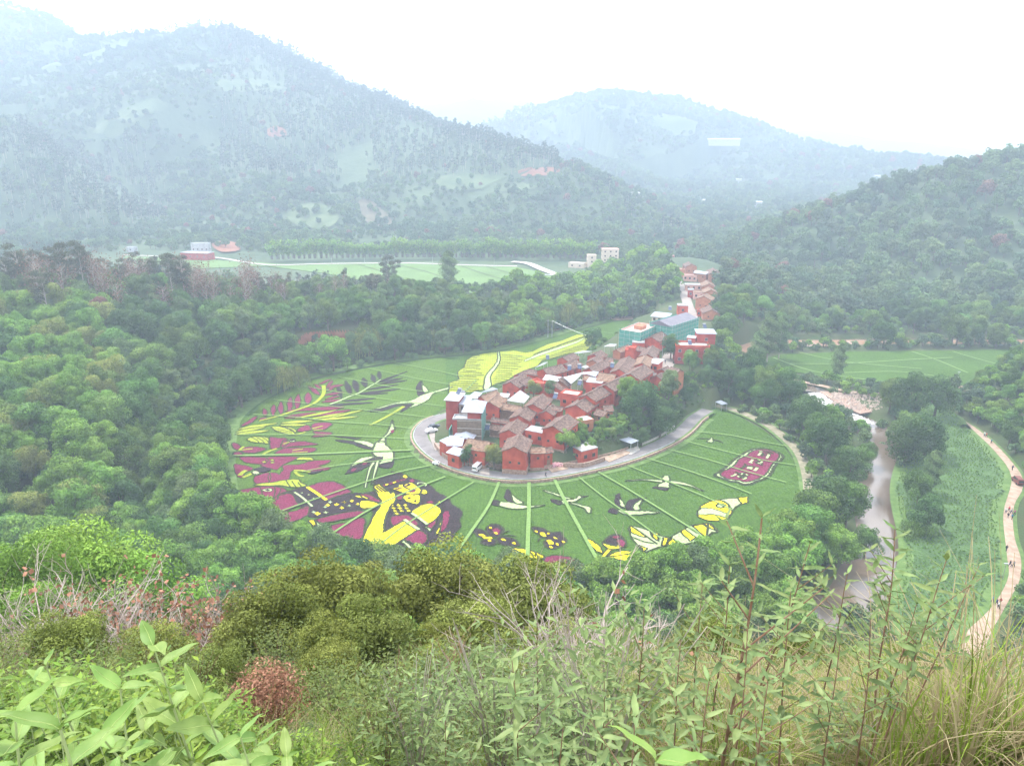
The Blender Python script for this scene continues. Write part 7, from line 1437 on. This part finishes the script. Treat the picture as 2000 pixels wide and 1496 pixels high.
for tx, ty, Yd, h, sp2, n0, m_, lv, ls, lb in ((330,1085,19,4.4,1.1,12,'greystem',.8,.13,'wide dead bush with reddish brown leaves at the left'), (440,1120,18,3.8,1.0,9,'greystem',.8,.13,'dead bush with red-brown leaves, right of the wide one'), (90,1085,20,4.4,.9,12,'greystem',.1,.1,'leafless grey twiggy bush near the left edge'), (205,1130,17,3.6,1.0,10,'greystem',.5,.12,'dead bush between the leafless one and the wide brown one'),
   (1180,1165,9.5,2.9,.9,11,'greystem',0,.1,'leafless grey twiggy bush in the lower centre'), (1120,1255,8,2.2,.9,9,'greystem',0,.1,'lower grey twiggy bush left of the bigger one'), (1290,1260,7,2.0,.8,8,'greystem',.1,.08,'grey twigs between the weeds'), (1060,1370,5,1.5,.9,7,'greystem',0,.08,'small grey twigs near the bottom centre'), (820,1290,6.5,1.8,.5,4,'stem',0,.08,'dark bare forked stem in the lower centre')):
    tp = fit(tx, ty, Yd, h*1.1); a, l = twig_mesh(int(tx), h, sp2, int(n0*1.5), m_, lv, ls); e = empty('dead_bush', (tp[0], tp[1], min(tp[2]-h*1.0, hz1(tp[0], tp[1]))), 0, label=lb, cat='dead bush'); link(bpy.data.objects.new('twigs', a), e)
    if l: link(bpy.data.objects.new('dead_leaves', l), e)
tp = AT(520,1355,5.6); rn = np.random.default_rng(4); n = 4200; d = rn.normal(size=(n, 3)); d /= np.linalg.norm(d, axis=1)[:, None]; Pq = d*rn.uniform(.5, 1, (n, 1))*(1+.28*np.sin(5*d[:, :1]+1)*np.cos(6*d[:, 2:])+.25*(rn.uniform(0, 1, (n, 1)) > .93))*np.array((.38, .38, .4)); Pq[:, 0] += np.where(rn.uniform(size=n) < .3, .12, -.03); nr = d+rn.normal(size=(n, 3))*.5; V, F = cards(Pq, nr/np.linalg.norm(nr, axis=1)[:, None], .045, rn, .5)
e = empty('dead_bush', (tp[0], tp[1], tp[2]), 0, label='compact rust-brown bush of withered leaves above the lime shoots', cat='dead bush'); link(bpy.data.objects.new('dead_leaves', np_mesh('dead_leaves', V, F, M['deadleaf'], np.repeat(rn.uniform(0, 1, n), 4))), e); a, _ = twig_mesh(8, 1.0, .6, 6, 'stem'); q = link(bpy.data.objects.new('twigs', a), e); q.location = (0, 0, -.8); e.scale = (.78, .78, .72)
# dry grass on the right
def grass_mesh(seed, n, h, m_, sp2=.25):
    rg = np.random.default_rng(seed); V = []; F = []; tn = []
    for k in range(n):
        a = rg.uniform(0, 6.28); rr = rg.uniform(0, sp2); p = np.array((rr*math.cos(a), rr*math.sin(a), 0)); az = rg.uniform(0, 6.28); ln = h*rg.uniform(.5, 1.15); cv = rg.uniform(.2, 1.1); s = np.array((-math.sin(az), math.cos(az), 0))*rg.uniform(.002, .005); q = len(V); m = 6; t_ = rg.uniform(0, 1)
        for i in range(m+1):
            t = i/m; c = p+np.array((math.cos(az)*ln*cv*t*t*.7, math.sin(az)*ln*cv*t*t*.7, ln*(t-.42*cv*t*t))); w = s*(1-t*.85); V += [c-w, c+w]; tn += [t_, t_]
        F += [(q+2*i, q+2*i+1, q+2*i+3, q+2*i+2) for i in range(m)]
    return np_mesh('grass', np.array(V), np.array(F), M[m_], tn)
gm = [joined(grass_mesh(700+i, 85, .85, 'straw'), grass_mesh(720+i, 70, .75, 'blade'), 'g') for i in range(3)]+[joined(grass_mesh(740, 40, .65, 'straw'), grass_mesh(741, 60, .7, 'blade'), 'g')]
P = gpts(-.6, 9, 1.9, 8.5, .21, 64, lambda X, Y, px, py: (px > 1290+fbm(X*2, Y*2, 2, 4)*300) | ((px > 1150) & (RNG.uniform(0, 1, len(px)) < .12)))
scatter2('dry_grass', gm, P, RNG.uniform(.45, 1.15, len(P))*(1+.9*fbm(P[:, 0]*1.4, P[:, 1]*1.4, 2, 12)), 5)
P = gpts(-6, 0, 2, 12, .4, 65, lambda X, Y, px, py: RNG.uniform(0, 1, len(px)) < .5); scatter2('grass', gm[3:], P, RNG.uniform(.5, .8, len(P)), 6)
# ---------------------------------------------------------------- give look-alikes their place in the label
ORD_ = ['leftmost', 'second', 'third', 'fourth', 'fifth', 'sixth', 'seventh', 'eighth', 'ninth', 'tenth', 'eleventh', 'twelfth', 'thirteenth', 'fourteenth', 'fifteenth', 'sixteenth', 'seventeenth', 'eighteenth', 'nineteenth', 'twentieth']
ORD = ORD_+['twenty-'+w for w in ('first', 'second', 'third', 'fourth', 'fifth', 'sixth')]
same = {}
for o in SC.objects:
    if o.parent is None and o.get('label') and o.get('category') in ('tree', 'plant', 'hut', 'pole'): same.setdefault(o['label'], []).append(o)
for lb, os_ in same.items():
    if 1 < len(os_) <= 26 and len(lb.replace('-', ' ').split()) <= 13:
        os_.sort(key=lambda o: pix(np.array([tuple(o.location)]))[0][0])
        for i, o in enumerate(os_): o['label'] = lb+', '+(ORD[i] if i == 0 else ORD[i]+' from left')
